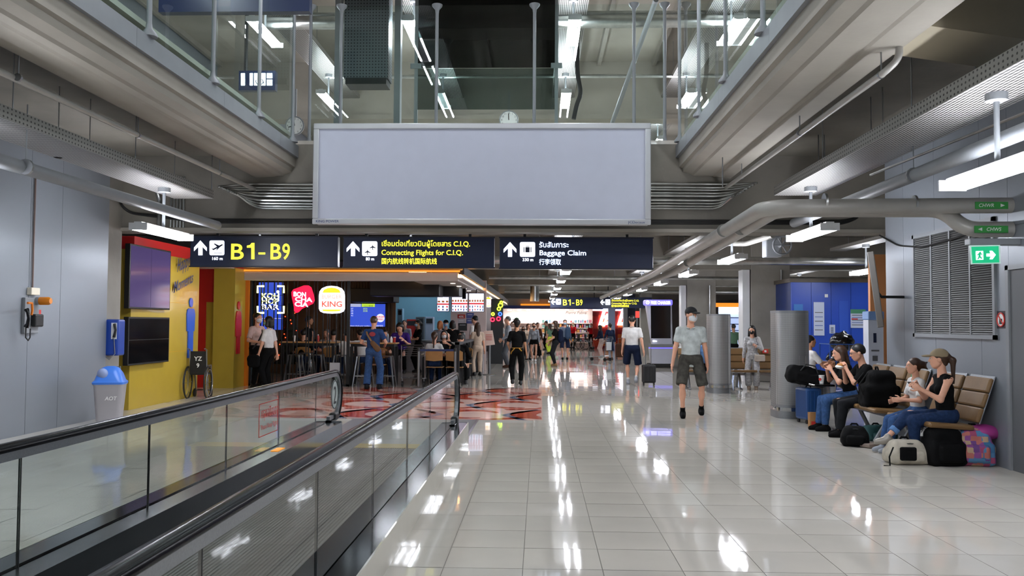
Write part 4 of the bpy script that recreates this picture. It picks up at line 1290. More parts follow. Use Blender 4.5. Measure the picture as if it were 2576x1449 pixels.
scr_blue = mat('screen_blue', '2a48c0', .3, emit=.75, ecol='3a5ae0', var=.1, vscale=.5)
r = lit_screen('blue order screen with number columns on the slat wall', 876, 763, 970, 823, YW - .1, scr_blue)
Yz = YW - .106
lime = mat('screen_lime', 'c8e850', .3, emit=.9, ecol='c0e848'); scw = mat('screen_white', 'e8ecf8', .3, emit=.9); scl = mat('screen_lilac', 'b8c0e8', .3, emit=.8)
flat(r, 882, 764, 908, 772, Yz, scl, 'header'); flat(r, 910, 764, 943, 772, Yz, lime, 'header')
text('Serve 请取餐', .035, PY(916, 771, Yz - .004), XA, ZA, navy, r)
for i, t in enumerate(('07', '09', '40', '41')):
    text(t, .05, PY(883, 778.5 + 5.8 * i, Yz - .003), XA, ZA, scw, r)
for i, t in enumerate(('2026', '2028')):
    text(t, .05, PY(913, 778.5 + 5.8 * i, Yz - .003), XA, ZA, lime, r)
text('please check your number... 请看您的号码', .04, PY(880, 821, Yz - .003), XA, ZA, scw, r, fit=1.0)
p = PY(957, 800, Yz)
b = MB(); b.cyl(p, p - YA * .003, .125, n=28); b.build('logo_disc', scw, r)
lred = mat('logo_red', 'd8343c', .4, emit=.6, ecol='e04048')
for i, t in enumerate(('BURGER', 'KING')):
    text(t, .05, p + Vector((0, -.005, .012 - .075 * i)), XA, ZA, lred, r, align='CENTER', bold=.02)
r = lit_screen('tall blue screen behind the black bar screen', 650, 709, 712, 831, 24.5, scr_blue)
flat(r, 652, 800, 711, 802, 24.49, scl, 'caption_line')

# ---- black slat screen with the three neon signs ----
sx0, sx1 = PY(626, 700, YR).x, PY(881, 700, YR).x
zt = PY(700, 690, YR).z
sc_ = thing('bar_screen', 'black metal bar screen at the restaurant front carrying three lit logos', 'screen', ((sx0 + sx1) / 2, YR, 0))
for (p, q, s, t) in ((sx0, sx0 + .07, 0, zt), (sx1 - .07, sx1, 0, zt), (sx0, sx1, zt - .05, zt), (sx0, sx1, 0, .05)):
    b = MB(); b.box(p, q, YR, YR + .06, s, t); b.build('frame_bar', black, sc_)
bars = [640, 655, 662, 672, 688, 697, 708, 722, 738, 747, 770, 776, 789, 797, 812, 823, 829, 846, 858, 866]
b0 = None
for px in bars:
    x = PY(px, 800, YR).x
    if b0 is None:
        b = MB(); b.box(x - .011, x + .011, YR + .02, YR + .045, .05, zt - .05); b0 = b.build('bar', black, sc_); xb = x
    else:
        o = b0.copy(); COL.objects.link(o); o.location.x += x - xb
YN = YR - .1
neo_y = mat('neon_yellow', 'f6f080', .4, emit=5., ecol='f4ff90')
# logo 1: KOH HOP BAR
r = thing('neon_sign', 'lit corner-bracket logo with three rows of letters on the bar screen', 'sign', PY(680, 790, YN))
for (u, v, du, dv) in ((648, 720, 1, 1), (714, 720, -1, 1), (648, 787, 1, -1), (714, 787, -1, -1)):
    b = MB(); b.tube([PY(u, v + 17 * dv, YN), PY(u, v, YN), PY(u + 16 * du, v, YN)], .022, 8); b.build('corner_tube', neo_y, r, smooth=True)
b = MB(); b.ell(PY(699, 734, YN), (.035, .02, .035)); b.build('dot', neo_y, r)
for s, y_, mm in (('KOH', 751, neo_y), ('HOP', 764, neo_y), ('BAR', 779, s_white)):
    text(s, .125, PY(657, y_ - .5, YN + .02), XA, ZA, mm, r, bold=.025, fit=.43)
    text(s, .105, PY(655.5, y_, YN - .01), XA, ZA, black, r, bold=.012, fit=.38)
for y_ in (742, 768):
    b = MB(); b.box(PY(652, y_, YN).x, PY(712, y_, YN).x, YN + .035, YR + .03, PY(652, y_ + 1, YN).z, PY(652, y_, YN).z); b.build('support', black, r)
# logo 2: red speech bubble
r = thing('neon_sign', 'red lit speech-bubble logo with white letters on the bar screen', 'sign', PY(760, 787, YN))
redl = mat('logo_red_lit', 'e81838', .4, emit=1.6, ecol='f01840')
sh = [(733, 735), (738, 728), (765, 718), (775, 718), (782, 723), (788, 742), (790, 756), (786, 764), (768, 772), (758, 777), (750, 785), (744, 787), (740, 783), (739, 770), (734, 748)]
poly(r, sh, YN, redl, 'bubble', .06)
for s, px, py, cap, wd in (('BON', 738, 745, .11, .3), ('CHA', 742, 757, .1, .42), ('CIA', 741, 770, .11, .33)):
    text(s, cap, PY(px, py, YN - .004), Vector((1, 0, -.05)), ZA, s_white, r, bold=.03, fit=wd)
b = MB(); b.box(PY(745, 750, YN).x, PY(780, 750, YN).x, YN + .06, YR + .03, PY(745, 752, YN).z, PY(745, 750, YN).z); b.build('support', black, r)


# logo 3: bun-shaped burger logo
def bun_sign(label, x0, y0, x1, y1, Y, k=1.):
    r = thing('neon_sign', label, 'sign', PY((x0 + x1) / 2, y1, Y))
    w_, h_ = x1 - x0, y1 - y0
    S = lambda L: [(x0 + u * w_, y0 + v * h_) for u, v in L]
    out = [(0, .35), (.03, .2), (.12, .09), (.3, .02), (.5, 0), (.7, .02), (.88, .09), (.97, .2), (1, .35), (1, .82), (.95, .92), (.8, .98), (.5, 1), (.2, .98), (.05, .92), (0, .82)]
    poly(r, S(out), Y, s_white, 'board', .08)
    gold = mat('logo_gold', 'f0b020', .4, emit=1.7, ecol='f6b828')
    poly(r, S([(.14, .25), (.2, .14), (.35, .08), (.5, .065), (.65, .08), (.8, .14), (.86, .25)]), Y - .006, gold, 'bun_top')
    poly(r, S([(.12, .85), (.88, .85), (.82, .91), (.5, .925), (.18, .91)]), Y - .006, gold, 'bun_bottom')
    pinkm = mat('logo_pink', 'f08878', .4, emit=1.4, ecol='f8a898')
    ww = (PY(x1, y0, Y) - PY(x0, y0, Y)).length
    hp = (PY(x0, y0, Y) - PY(x0, y1, Y)).length
    text('BURGER', hp * .15, PY(x0 + .1 * w_, y0 + .46 * h_, Y - .008), XA, ZA, pinkm, r, bold=.02, fit=ww * .8)
    text('KING', hp * .2, PY(x0 + .1 * w_, y0 + .75 * h_, Y - .008), XA, ZA, mat('logo_red_pale', 'e85848', .4, emit=1.0, ecol='f06858'), r, bold=.03, fit=ww * .8)
    return r


r = bun_sign('bright bun-shaped burger logo on the bar screen', 802, 719, 866, 789, YN)
b = MB(); b.box(PY(810, 750, YN).x, PY(860, 750, YN).x, YN + .08, YR + .03, PY(745, 752, YN).z, PY(745, 750, YN).z); b.build('support', black, r)
r = bun_sign('small bun-shaped burger logo under the canopy end', 1219, 746, 1238, 773, 34.)
b = MB(); t = PY(1226, 746, 34.); b.box(t.x - .02, t.x + .02, 34., 34.05, t.z, z_f0 + .02); b.build('hanger', black, r)

# ---- menu boards ----
mbm = mat('menu_lit', 'd8e0f4', .3, emit=1.15, ecol='dfe6ff')
mred = mat('menu_red', 'd03030', .3, emit=.7, ecol='d83434')
mdk = mat('menu_dark', '5b6a9a', .3, emit=.2)


def menu(label, px0, py0, px1, py1, Y, cols):
    r = lit_screen(label, px0, py0, px1, py1, Y, mbm, 'menu_board', 'menu board')
    h_ = py1 - py0; w_ = px1 - px0
    flat(r, px0 + 1, py0 + h_ * .52, px1 - 1, py0 + h_ * .6, Y - .007, mred, 'red_band')
    rg = random.Random(int(px0))
    for i in range(cols):
        for j in range(2):
            x = px0 + w_ * (i + .3) / cols; y = py0 + h_ * (.66 + .17 * j)
            flat(r, x, y, x + w_ * .35 / cols, y + h_ * rg.uniform(.07, .13), Y - .007, rg.choice([mdk, mdk, mred]), 'menu_item')
    for i in range(cols):
        x = px0 + w_ * (i + .2) / cols; flat(r, x, py0 + h_ * .36, x + w_ * .6 / cols, py0 + h_ * .46, Y - .007, mat('menu_food', 'c07838', .4, emit=.4), 'menu_item')
    b = MB(); t = PY((px0 + px1) / 2, py0, Y); b.cyl((t.x, Y + .03, t.z), (t.x, Y + .03, 3.0), .02, n=8); b.build('ceiling_rod', black, r)
    return r


menu('narrow menu board with red band on the left', 1099, 741, 1130, 784, 26.4, 3)
menu('wide lit menu board with red band and drink rows', 1136, 737, 1177, 785, 26.6, 6)
menu('bright menu board nearest the canopy edge', 1179, 737, 1218, 785, 26.8, 6)
r = lit_screen('slim black screen seen edge-on above the menu boards', 1163, 714, 1172, 752, 25.4, blackgloss)
b = MB(); t = PY(1168, 714, 25.4); b.cyl((t.x, 25.43, t.z), (t.x, 25.43, 3.0), .015, n=8); b.build('ceiling_rod', black, r)
for i, (x0, y0, x1, y1) in enumerate(((1106, 700, 1132, 715), (1128, 740, 1150, 745))):
    p, q = PY(x0, y0, 25.9 + i * .1), PY(x1, y1, 25.9 + i * .1)
    b = MB(); b.box(p.x, q.x, 25.9 + i * .1, 26 + i * .1, q.z, p.z); b.box(p.x, p.x + .01, 25.95 + i * .1, 25.96 + i * .1, p.z, 3.0); tag(b.build('neon_strip', mat('neon_pink', 'ff3860', .4, emit=3., ecol='ff2850')), ('red neon strip high above the menu boards', 'red neon strip glowing at the menu board edge')[i], 'neon light')
# service wall with posters, right of kitchen
YP = 28.5
p, q = PY(1134, 785, YP), PY(1222, 900, YP)
b = MB(); b.box(p.x, q.x, YP, YP + .2, 0, 2.95); sw = tag(b.build('service_wall', mat('service_white', 'cdb9b4', .5)), 'pale wall with posters behind the ordering counter', 'wall')
for (x0, y0, x1, y1, m_, lab) in ((1151, 791, 1170, 801, redp, 'small red poster with white 40% on the pale wall'), (1173, 787, 1192, 801, mat('poster_blue', '4a5490', .5), 'small blue poster upper right on the pale wall'), (1152, 802, 1170, 815, mat('poster_grey', 'b8b0b4', .5), 'small grey poster on the pale wall'), (1173, 802, 1192, 814, MATS['poster_blue'], 'small blue poster lower right on the pale wall'), (1153, 813, 1175, 832, darkgrey, 'black menu monitor behind the ordering counter')):
    P0, Q0 = PY(x0, y0, YP - .01), PY(x1, y1, YP - .01)
    r = thing('poster', lab, 'poster', ((P0.x + Q0.x) / 2, YP, Q0.z))
    flat(r, x0, y0, x1, y1, YP - .008, m_, 'sheet'); 
    if m_ is redp:
        text('40%', .07, PY(x0 + 3, y1 - 2, YP - .012), XA, ZA, white, r, bold=.02)
    else:
        flat(r, x0 + 3, y0 + 4, x1 - 4, y0 + 5.2, YP - .012, white, 'print_line')
# kitchen counter, machines
p, q = PY(985, 850, 27.5), PY(1215, 850, 27.5)
ct = thing('service_counter', 'long ordering counter in front of the kitchen', 'counter', ((p.x + q.x) / 2, 27.5, 0))
b = MB(); b.box(p.x, q.x, 27.5, 28.1, 0, .95); b.build('counter_body', mat('counter_grey', '8a8486', .5), ct)
b = MB(); b.box(p.x - .03, q.x + .03, 27.45, 28.15, .95, 1.0); b.build('counter_top', steel, ct)
for (x0, y0, x1, y1, m_, lab, Y) in ((1070, 797, 1090, 822, mat('machine_white', 'b8c4d8', .4), 'pale drink machine on the kitchen counter', 29.6), (1046, 797, 1066, 835, midgrey, 'grey fryer tower in the kitchen', 30.), (1023, 803, 1047, 833, redp, 'red banner board in the kitchen', 30.1), (1000, 776, 1012, 820, mat('freezer_blue', '8fb8d0', .3), 'pale blue cabinet at the kitchen left', 29.), (1090, 832, 1098, 848, scr_blue, 'small blue till screen on the counter', 27.7)):
    P0, Q0 = PY(x0, y0, Y), PY(x1, y1, Y)
    r = thing('kitchen_unit', lab, 'machine', ((P0.x + Q0.x) / 2, Y, 0))
    zb_ = 1.0 if Y < 28 else 0.
    b = MB(); b.box(P0.x, Q0.x, Y, Y + .35, zb_, P0.z); b.build('body', m_, r, bevel=.015)
    b = MB(); b.box(P0.x + .03, Q0.x - .03, Y - .01, Y, P0.z - .22, P0.z - .06); b.build('front_panel', darkgrey, r)
# practical lamps inside the kitchen and restaurant
for (x, y, z, sx, sy, lab, m_) in ((-4.2, 29.2, 2.9, 1.6, .12, 'kitchen tube lamp on the ceiling, left', 'a'), (-2.9, 29.2, 2.9, .5, .12, 'kitchen tube lamp on the ceiling, right', 'a'), (-5.8, 23.5, 2.9, .5, .1, 'warm ceiling lamp above the left tables', 'b'), (-3.2, 22.6, 2.9, .5, .1, 'warm ceiling lamp above the right tables', 'b'), (-7.8, 23.4, 2.9, .5, .1, 'warm ceiling lamp in the restaurant corner', 'b')):
    r = thing('ceiling_lamp', lab, 'lamp', (x, y, z))
    b = MB(); b.box(x - sx / 2, x + sx / 2, y - sy / 2, y + sy / 2, z, z + .06); b.build('housing', darkgrey, r)
    b = MB(); b.box(x - sx / 2 + .02, x + sx / 2 - .02, y - sy / 2 + .02, y + sy / 2 - .02, z - .03, z); b.build('diffuser', mat('kitchen_tube', 'd8f0ff', .5, emit=26., ecol='cfeaff') if m_ == 'a' else mat('warm_tube', 'ffd8a8', .5, emit=22., ecol='ffc890'), r)
    b = MB(); b.cyl((x, y, z + .06), (x, y, 3.0), .012, n=6); b.build('rod', black, r)
# left interior: decorated tree with red lights
p = PY(730, 870, 24.8)
tr = thing('decorated_tree', 'dark decorated tree with small red lights behind the bar screen', 'tree', (p.x, 24.8, 0))
b = MB(); b.cyl((p.x, 24.8, 0), (p.x, 24.8, .5), .04, n=8); b.build('trunk', wood_d, tr)
fol = mat('tree_green', '16241a', .8, var=.4, vscale=12)
b = MB()
for k in range(5):
    b.lathe([(.5 - .085 * k, .35 + .32 * k), (.38 - .07 * k, .45 + .32 * k), (.1, .8 + .32 * k)], (p.x, 24.8, 0), 12)
b.build('foliage', fol, tr)
led = mat('led_red', 'ff4020', .4, emit=9., ecol='ff3818')
for k in range(14):
    a = k * 2.4; zz = .5 + k * .1; rd = .44 - zz * .17
    b = MB(); b.ell((p.x + rd * math.cos(a), 24.8 - abs(rd * math.sin(a)) - .02, zz), (.015, .015, .015), 6, 4); b.build('fairy_light', led, tr)
# ================= RESTAURANT FURNITURE =================
def hi_table(label, px0, px1, Y, z, dep=.6, top=wood, legs=black, name='high_table'):
    x0, x1 = PY(px0, 864, Y).x, PY(px1, 864, Y).x
    r = thing(name, label, 'table', ((x0 + x1) / 2, Y, 0))
    b = MB(); b.box(x0, x1, Y - dep / 2, Y + dep / 2, z - .035, z); b.build('table_top', top, r, bevel=.006)
    b = MB(); b.box(x0 + .04, x1 - .04, Y - dep / 2 + .04, Y + dep / 2 - .04, z - .1, z - .035); b.build('apron', legs, r)
    for x in (x0 + .06, x1 - .06):
        for y in (Y - dep / 2 + .06, Y + dep / 2 - .06):
            b = MB(); b.box(x - .035, x + .035, y - .035, y + .035, 0, z - .1); b.build('leg', legs, r)
    return r


hi_table('long high table with wooden top behind the bar screen', 712, 850, 22.0, 1.05)
hi_table('high table with wooden top where the man in blue stands', 884, 1000, 21.5, 1.05)
hi_table('low dining table between the wooden chairs', 1064, 1150, 22.7, .75, .7, cream)
hi_table('low dining table deep inside the restaurant', 820, 905, 24.0, .75, .7)


def stool(label, x, y, z=.74):
    r = thing('bar_stool', label, 'stool', (x, y, 0), 'grey metal bar stools')
    b = MB(); b.loft([rr_ring((x, y), .15, .15, .04, z - .02), rr_ring((x, y), .155, .155, .04, z - .005), rr_ring((x, y), .15, .15, .04, z)]); b.build('seat', steel, r, smooth=True)
    for sx in (-1, 1):
        for sy in (-1, 1):
            b = MB(); b.tube([(x + sx * .13, y + sy * .13, z - .02), (x + sx * .22, y + sy * .22, 0)], [.026, .016], 6); b.build('leg', steel, r)
    b = MB(); b.tube([(x - .19, y - .19, .25), (x + .19, y - .19, .25), (x + .19, y + .19, .25), (x - .19, y + .19, .25)], .01, 6, closed=True); b.build('foot_ring', steel, r)


for i, (px, Y, lab) in enumerate(((742, 21.5, 'grey metal bar stool leftmost behind the bar screen'), (798, 21.5, 'grey metal bar stool under the burger logo'), (858, 21.4, 'grey metal bar stool at the right post of the bar screen'), (915, 20.95, 'grey metal bar stool left of the man in blue'), (972, 20.95, 'grey metal bar stool right of the man in blue'), (770, 22.6, 'grey metal bar stool on the far side of the high table'))):
    stool(lab, PY(px, 900, Y).x, Y)


def chair(label, x, y, rot):
    R = Matrix.Rotation(math.radians(rot), 3, 'Z'); W = lambda a, c, d: Vector((x, y, 0)) + R @ Vector((a, c, d))
    r = thing('dining_chair', label, 'chair', (x, y, 0), 'wooden dining chairs of the restaurant')
    b = MB(); b.obox(W(0, 0, .45), .42, .42, .025, R); b.build('seat', wood, r, bevel=.01)
    rings = []
    for t in np.linspace(-1, 1, 7):
        d = .03 * (1 - t * t); h = .015 + .0 * t
        rings.append([W(t * .21, -.22 - d, .60 + .02 * abs(t)), W(t * .21, -.205 - d, .60 + .02 * abs(t)), W(t * .21, -.235 - d, .88 - .05 * t ** 4), W(t * .21, -.25 - d, .88 - .05 * t ** 4)])
    b = MB(); b.loft(rings); b.build('backrest', wood, r, smooth=True)
    for sx in (-1, 1):
        b = MB(); b.tube([W(sx * .18, -.22, .8), W(sx * .19, -.18, .45), W(sx * .2, -.24, 0)], .014, 6); b.build('leg', black, r)
        b = MB(); b.tube([W(sx * .19, .17, .44), W(sx * .2, .21, 0)], .014, 6); b.build('leg', black, r)
    return r


for px, Y, rot, lab in ((1095, 21.55, 0, 'wooden dining chair left of the pair behind the blue belt'), (1145, 21.55, 0, 'wooden dining chair right of the pair behind the blue belt'), (950, 22.4, 180, 'wooden dining chair behind the high table'), (768, 23.4, 0, 'wooden dining chair left behind the bar screen'), (838, 23.4, 0, 'wooden dining chair right behind the bar screen'), (1122, 23.6, 180, 'wooden dining chair facing the hall at the low table'), (1160, 23.4, 150, 'wooden dining chair at the fence end of the low table')):
    chair(lab, PY(px, 900, Y).x, Y, rot)


def stanchion(label, px, Y, h=.95):
    x = PY(px, 900, Y).x
    r = thing('stanchion', label, 'stanchion', (x, Y, 0))
    b = MB(); b.lathe([(.16, 0), (.16, .015), (.05, .03), (.03, .05)], (x, Y, 0), 20); b.build('base', steel, r, smooth=True)
    b = MB(); b.cyl((x, Y, .04), (x, Y, h - .06), .03, n=14); b.build('post', steel, r, smooth=True)
    b = MB(); b.cyl((x, Y, h - .08), (x, Y, h), .036, n=14); b.build('belt_head', darkgrey, r, smooth=True)
    return x


xa = stanchion('steel belt post left of the wooden chairs', 1053, 20.35)
xb_ = stanchion('steel belt post right of the wooden chairs', 1145, 20.45)
b = MB(); b.obox(((xa + xb_) / 2, 20.4, .9), xb_ - xa - .05, .004, .05, Matrix.Rotation(.1 / (xb_ - xa), 3, 'Z')); tag(b.build('queue_belt', mat('belt_blue', '1c2c58', .7)), 'navy queue belt stretched between the two steel posts', 'belt')
x = PY(1231, 900, 26.0).x
r = thing('sign_stand', 'pink notice board on a steel pole beside the black fence', 'sign', (x, 26, 0))
b = MB(); b.lathe([(.2, 0), (.2, .015), (.03, .03)], (x, 26, 0), 20); b.build('base', steel, r, smooth=True)
b = MB(); b.cyl((x, 26, .02), (x, 26, .95), .04, n=12); b.build('pole', steel, r, smooth=True)
pts = [PY(1216, 833, 25.9), PY(1239, 831, 25.9), PY(1245, 867, 25.9), PY(1219, 870, 25.9)]
b = MB(); b.prism(pts, (0, .03, 0)); b.build('board', mat('board_pink', 'e0c4b8', .5), r)
for k in range(4):
    flat(r, 1222, 842 + k * 4, 1238, 843.2 + k * 4, 25.89, redp, 'print_line')
b = MB(); b.tube([PY(1232, 868, 25.95), (x, 26, .93)], .02, 6); b.build('neck', steel, r)
# black slat fence
fe = thing('slat_fence', 'black slatted fence along the right side of the restaurant', 'fence', (-1.97, 20.85, 0))
for k in range(6):
    y = 20.85 + k * 1.6
    b = MB(); b.box(-2.03, -1.93, y, y + .1, 0, 1.08); b.build('post', black, fe)
sl = None
for k in range(48):
    y = 21.0 + k * .165
    if sl is None:
        b = MB(); b.box(-1.99, -1.96, y, y + .09, .06, 1.02); sl = b.build('board', black, fe); y00 = y
    else:
        o = sl.copy(); COL.objects.link(o); o.location.y += y - y00
b = MB(); b.box(-2.04, -1.92, 20.85, 29, 1.02, 1.08); b.build('top_rail', darkgrey, fe)


def trolley(label, pos, rot, panel=True, load=None):
    R = Matrix.Rotation(math.radians(rot), 3, 'Z'); pos = Vector(pos); W = lambda x, y, z: pos + R @ Vector((x, y, z))
    r = thing('luggage_trolley', label, 'trolley', pos)
    b = MB(); b.tube([W(-.28, -.3, .22), W(-.22, .45, .16), W(.22, .45, .16), W(.28, -.3, .22)], .016, 8); b.tube([W(-.1, -.3, .22), W(-.1, .45, .16)], .012, 6); b.tube([W(.1, -.3, .22), W(.1, .45, .16)], .012, 6); b.build('platform_frame', steel, r, smooth=True)
    b = MB(); b.tube([W(-.28, -.28, .2), W(-.28, -.38, 1.0), W(.28, -.38, 1.0), W(.28, -.28, .2)], .016, 8); b.build('upright_frame', steel, r, smooth=True)
    b = MB(); b.tube([W(-.27, -.4, 1.0), W(.27, -.4, 1.0)], .022, 8); b.build('handle', black, r, smooth=True)
    b = MB()
    for k in range(5):
        b.tube([W(-.24, -.33 + .0, .74 + .05 * k), W(-.24, -.05, .74 + .05 * k), W(.24, -.05, .74 + .05 * k), W(.24, -.33, .74 + .05 * k)], .006, 5)
    b.build('basket', steel, r)
    if panel:
        b = MB(); b.obox(W(0, -.36, .62), .5, .015, .34, R); b.build('advert_panel', whitep, r, bevel=.02)
    for x, y in ((-.26, -.3), (.26, -.3), (0, .42)):
        b = MB(); b.cyl(W(x - .02, y, .07), W(x + .02, y, .07), .07, n=14); b.build('wheel', black, r, smooth=True)
        b = MB(); b.cyl(W(x, y, .08), W(x, y, .2), .014, n=6); b.build('fork', steel, r)
    return r


p = PY(1040, 978, 20.9)
trolley('steel luggage trolley parked behind the blue belt', (p.x, 21.15, 0), 0, False)
p = PZ(1512, 908)
trolley('luggage trolley with white panel pushed by two women', (p.x, p.y, 0), 60)
# neon shop lights past the canopy
r = thing('neon_cluster', 'cluster of green and red neon shapes beyond the canopy end', 'neon light', PY(1252, 800, 33))
for (px, py, rd, c) in ((1259, 768, .08, 'lime'), (1255, 777, .06, 'lime'), (1240, 790, .05, 'lime'), (1258, 790, .06, 'blue'), (1254, 802, .07, 'red'), (1239, 804, .07, 'red'), (1261, 761, .05, 'lime')):
    m_ = mat('neon_' + c, {'lime': 'd8ff40', 'blue': '4070ff', 'red': 'ff3050'}[c], .4, emit=2.4)
    b = MB(); b.tube([PY(px, py, 33) + Vector((rd * math.cos(a), 0, rd * math.sin(a))) for a in np.linspace(0, 2 * math.pi, 13)[:-1]], .022, 6, closed=True); b.build('neon_ring', m_, r, smooth=True)
b = MB(); t = PY(1235, 800, 33.1); t2 = PY(1266, 752, 33.1); b.box(t.x, t2.x, 33.06, 33.12, 0, t2.z); b.build('board', darkgrey, r)
# shop fronts along the left side behind the restaurant
b = MB(); b.box(-3.6, -2.4, 35, 52, 0, z_f0); tag(b.build('shop_block', mat('shop_dark', '40383a', .5)), 'dark shop front beyond the restaurant on the left of the concourse', 'shop')

# ================= FAR SHOP =================
YH = 56.0
fs = thing('far_shop', 'bright white cosmetics shop with lit shelves at the end of the concourse', 'shop', PY(1400, 870, YH))
p, q = PY(1262, 776, YH + 2), PY(1497, 866, YH + 2)
shw = mat('shop_white', 'f0e4e0', .5)
b = MB(); b.box(p.x, q.x, YH + 2, YH + 2.1, 0, 2.7); b.build('back_wall', shw, fs)
b = MB(); b.box(p.x - .5, PY(1600, 770, YH).x, YH, YH + .3, PY(1400, 777, YH).z, PY(1400, 769, YH).z); b.build('blue_fascia', mat('fascia_blue', '3c4fa8', .4), fs)
b = MB(); b.box(p.x - .5, PY(1620, 770, YH).x, YH + .1, YH + 2.1, PY(1400, 769, YH).z, 3.9); b.build('bulkhead', canw, fs)
b = MB(); b.box(PY(1310, 768, YH).x, PY(1390, 768, YH).x, YH - .2, YH, PY(1400, 769, YH).z, PY(1400, 765, YH).z); b.build('orange_canopy', cove, fs)
lit = mat('shelf_light', 'ffffff', .5, emit=2.6, ecol='f6f4ff')
for (x0, x1) in ((1270, 1352), (1362, 1400), (1405, 1476)):
    u, v = PY(x0, 797, YH + 1.9), PY(x1, 804, YH + 1.9)
    b = MB(); b.box(u.x, v.x, YH + 1.8, YH + 2, v.z, u.z); b.build('light_box', lit, fs)
for k in range(4):  # glowing panels added behind the fascia to brighten the shelves
    t = PY(1290 + k * 60, 800, YH + 1).x
    b = MB(); b.box(t - .6, t + .6, YH + .5, YH + 1.2, PY(1400, 769, YH).z - .12, PY(1400, 769, YH).z - .02); b.build('added_shop_light', mat('shop_fill', 'ffffff', .5, emit=5.5, ecol='fff4ec'), fs)
for k in range(9):
    t = PY(1282 + k * 24, 781, YH + .8)
    b = MB(); b.cyl(t, t + Vector((0, 0, .04)), .13, n=12); b.build('spot', dlm, fs)
rowsy = (812, 824, 836, 848, 859)
for yy in rowsy:
    for (x0, x1) in ((1270, 1352), (1362, 1490)):
        u, v = PY(x0, yy, YH + 1.6), PY(x1, yy, YH + 1.6)
        b = MB(); b.box(u.x, v.x, YH + 1.5, YH + 2, u.z - .05, u.z); b.build('shelf', shw, fs)
text('Pierre Fabre', .2, PY(1422, 790, YH + 1.98), XA, ZA, mat('script_grey', '8a8078', .5), fs, shear=.3)
pcs = [mat('prod_%d' % i, c, .4) for i, c in enumerate(('8fc0d8', 'd88fa0', 'e8e4e0', 'c8d8e8', 'e0a860', '7fb8b0', 'd05858', 'b8a0d0'))]
names = ['pale blue', 'pink', 'white', 'ice blue', 'amber', 'teal', 'red', 'lilac']
pr0 = {}
rg = random.Random(5)
for ri, yy in enumerate(rowsy):
    x = 1364.
    while x < 1486:
        wpx = rg.uniform(2.5, 6.5); ci = rg.randrange(8); hpx = rg.uniform(4, 8.5)
        u, v = PY(x, yy - hpx, YH + 1.55), PY(x + wpx, yy, YH + 1.55)
        zs = PY(x, yy, YH + 1.6).z
        b = MB(); b.box(u.x, v.x, YH + 1.52, YH + 1.8, zs, zs + u.z - v.z)
        o = b.build('product_box', pcs[ci]); tag(o, '%s product box on the %s lit shelf of the far shop' % (names[ci], ('top', 'second', 'third', 'fourth', 'bottom')[ri]), 'box', 'product boxes in the far shop')
        x += wpx + rg.uniform(.8, 4)
# red floral light panels with big white letters
def patch_mat(name, cols, scale):
    m = mat(name, cols[0], .7)
    nt = m.node_tree; b_ = nt.nodes['Principled BSDF']
    tc = nt.nodes.new('ShaderNodeTexCoord'); v = nt.nodes.new('ShaderNodeTexVoronoi'); v.inputs['Scale'].default_value = scale; v.distance = 'CHEBYCHEV'; v.inputs['Randomness'].default_value = .35
    nt.links.new(tc.outputs['Object'], v.inputs['Vector'])
    sp = nt.nodes.new('ShaderNodeSeparateColor'); nt.links.new(v.outputs['Color'], sp.inputs[0])
    rp = nt.nodes.new('ShaderNodeValToRGB'); rp.color_ramp.interpolation = 'CONSTANT'
    while len(rp.color_ramp.elements) < len(cols):
        rp.color_ramp.elements.new(.5)
    for i, c_ in enumerate(cols):
        rp.color_ramp.elements[i].position = i / len(cols); rp.color_ramp.elements[i].color = (*srgb(c_), 1)
    nt.links.new(sp.outputs[0], rp.inputs[0]); nt.links.new(rp.outputs[0], b_.inputs['Base Color'])
    return m


redf = patch_mat('panel_red_floral', ['b0241a', 'c8401c', '8a1a14', 'd86a28', 'b82a1c', 'a81c18'], 2.6)
for (x0, x1, lab, lx) in ((1491, 1531, 'red floral light panel with glowing white script, left', 1502), (1548, 1569, 'red floral light panel with glowing white script, right', 1549)):
    r = thing('light_panel', lab, 'panel', PY((x0 + x1) / 2, 866, YH - 1))
    u, v = PY(x0, 778, YH - 1), PY(x1, 868, YH - 1)
    b = MB(); b.box(u.x, v.x, YH - 1, YH - .8, 0, u.z); b.build('panel', redf, r)
    text('B', 1.05, PY(lx, 817, YH - 1.02), XA, ZA, mat('script_glow', 'ffffff', .5, emit=6., ecol='e8ecff'), r, shear=.3, bold=.02, th=.1)
    text('h' if x0 < 1500 else '', .8, PY(lx + 12, 820, YH - 1.02), XA, ZA, MATS['script_glow'], r, shear=.3, bold=.02, th=.1) if x0 < 1500 else None
    b = MB(); b.box(u.x, v.x, YH - 1.05, YH - 1, u.z - .1, u.z); b.build('top_light', lit, r)
for (x0, x1, Y, m_, lab) in ((1531, 1547, 50, mat('pillar_blue', '8c98b4', .4, .3), 'pale blue metal pillar between the red panels'), (1569, 1579, 50, grey_paint, 'grey pillar right of the red panels'), (1579, 1598, 51, navy, 'navy pillar with blue lights beyond the white-shirted man')):
    u, v = PY(x0, 800, Y), PY(x1, 800, Y)
    b = MB(); b.box(u.x, v.x, Y, Y + .6, 0, 3.95); tag(b.build('pillar', m_), lab, 'column')
r = lit_screen('small red lit poster high beside the kiosk', 1598, 782, 1609, 800, 46, mat('poster_red_lit', 'e84840', .4, emit=1.2), cat='poster', name='lit_poster')
b = MB(); t = PY(1603, 800, 46.03); b.cyl((t.x, 46.03, 0), (t.x, 46.03, t.z), .04, n=8); b.build('pole', grey_paint, r)
b = MB(); t = PY(1612, 800, 44); t2 = PY(1640, 800, 44); b.box(t.x, t2.x, 44, 44.6, 0, 3.95); tag(b.build('pillar', concrete), 'far concrete pillar just left of the charging kiosk', 'column')

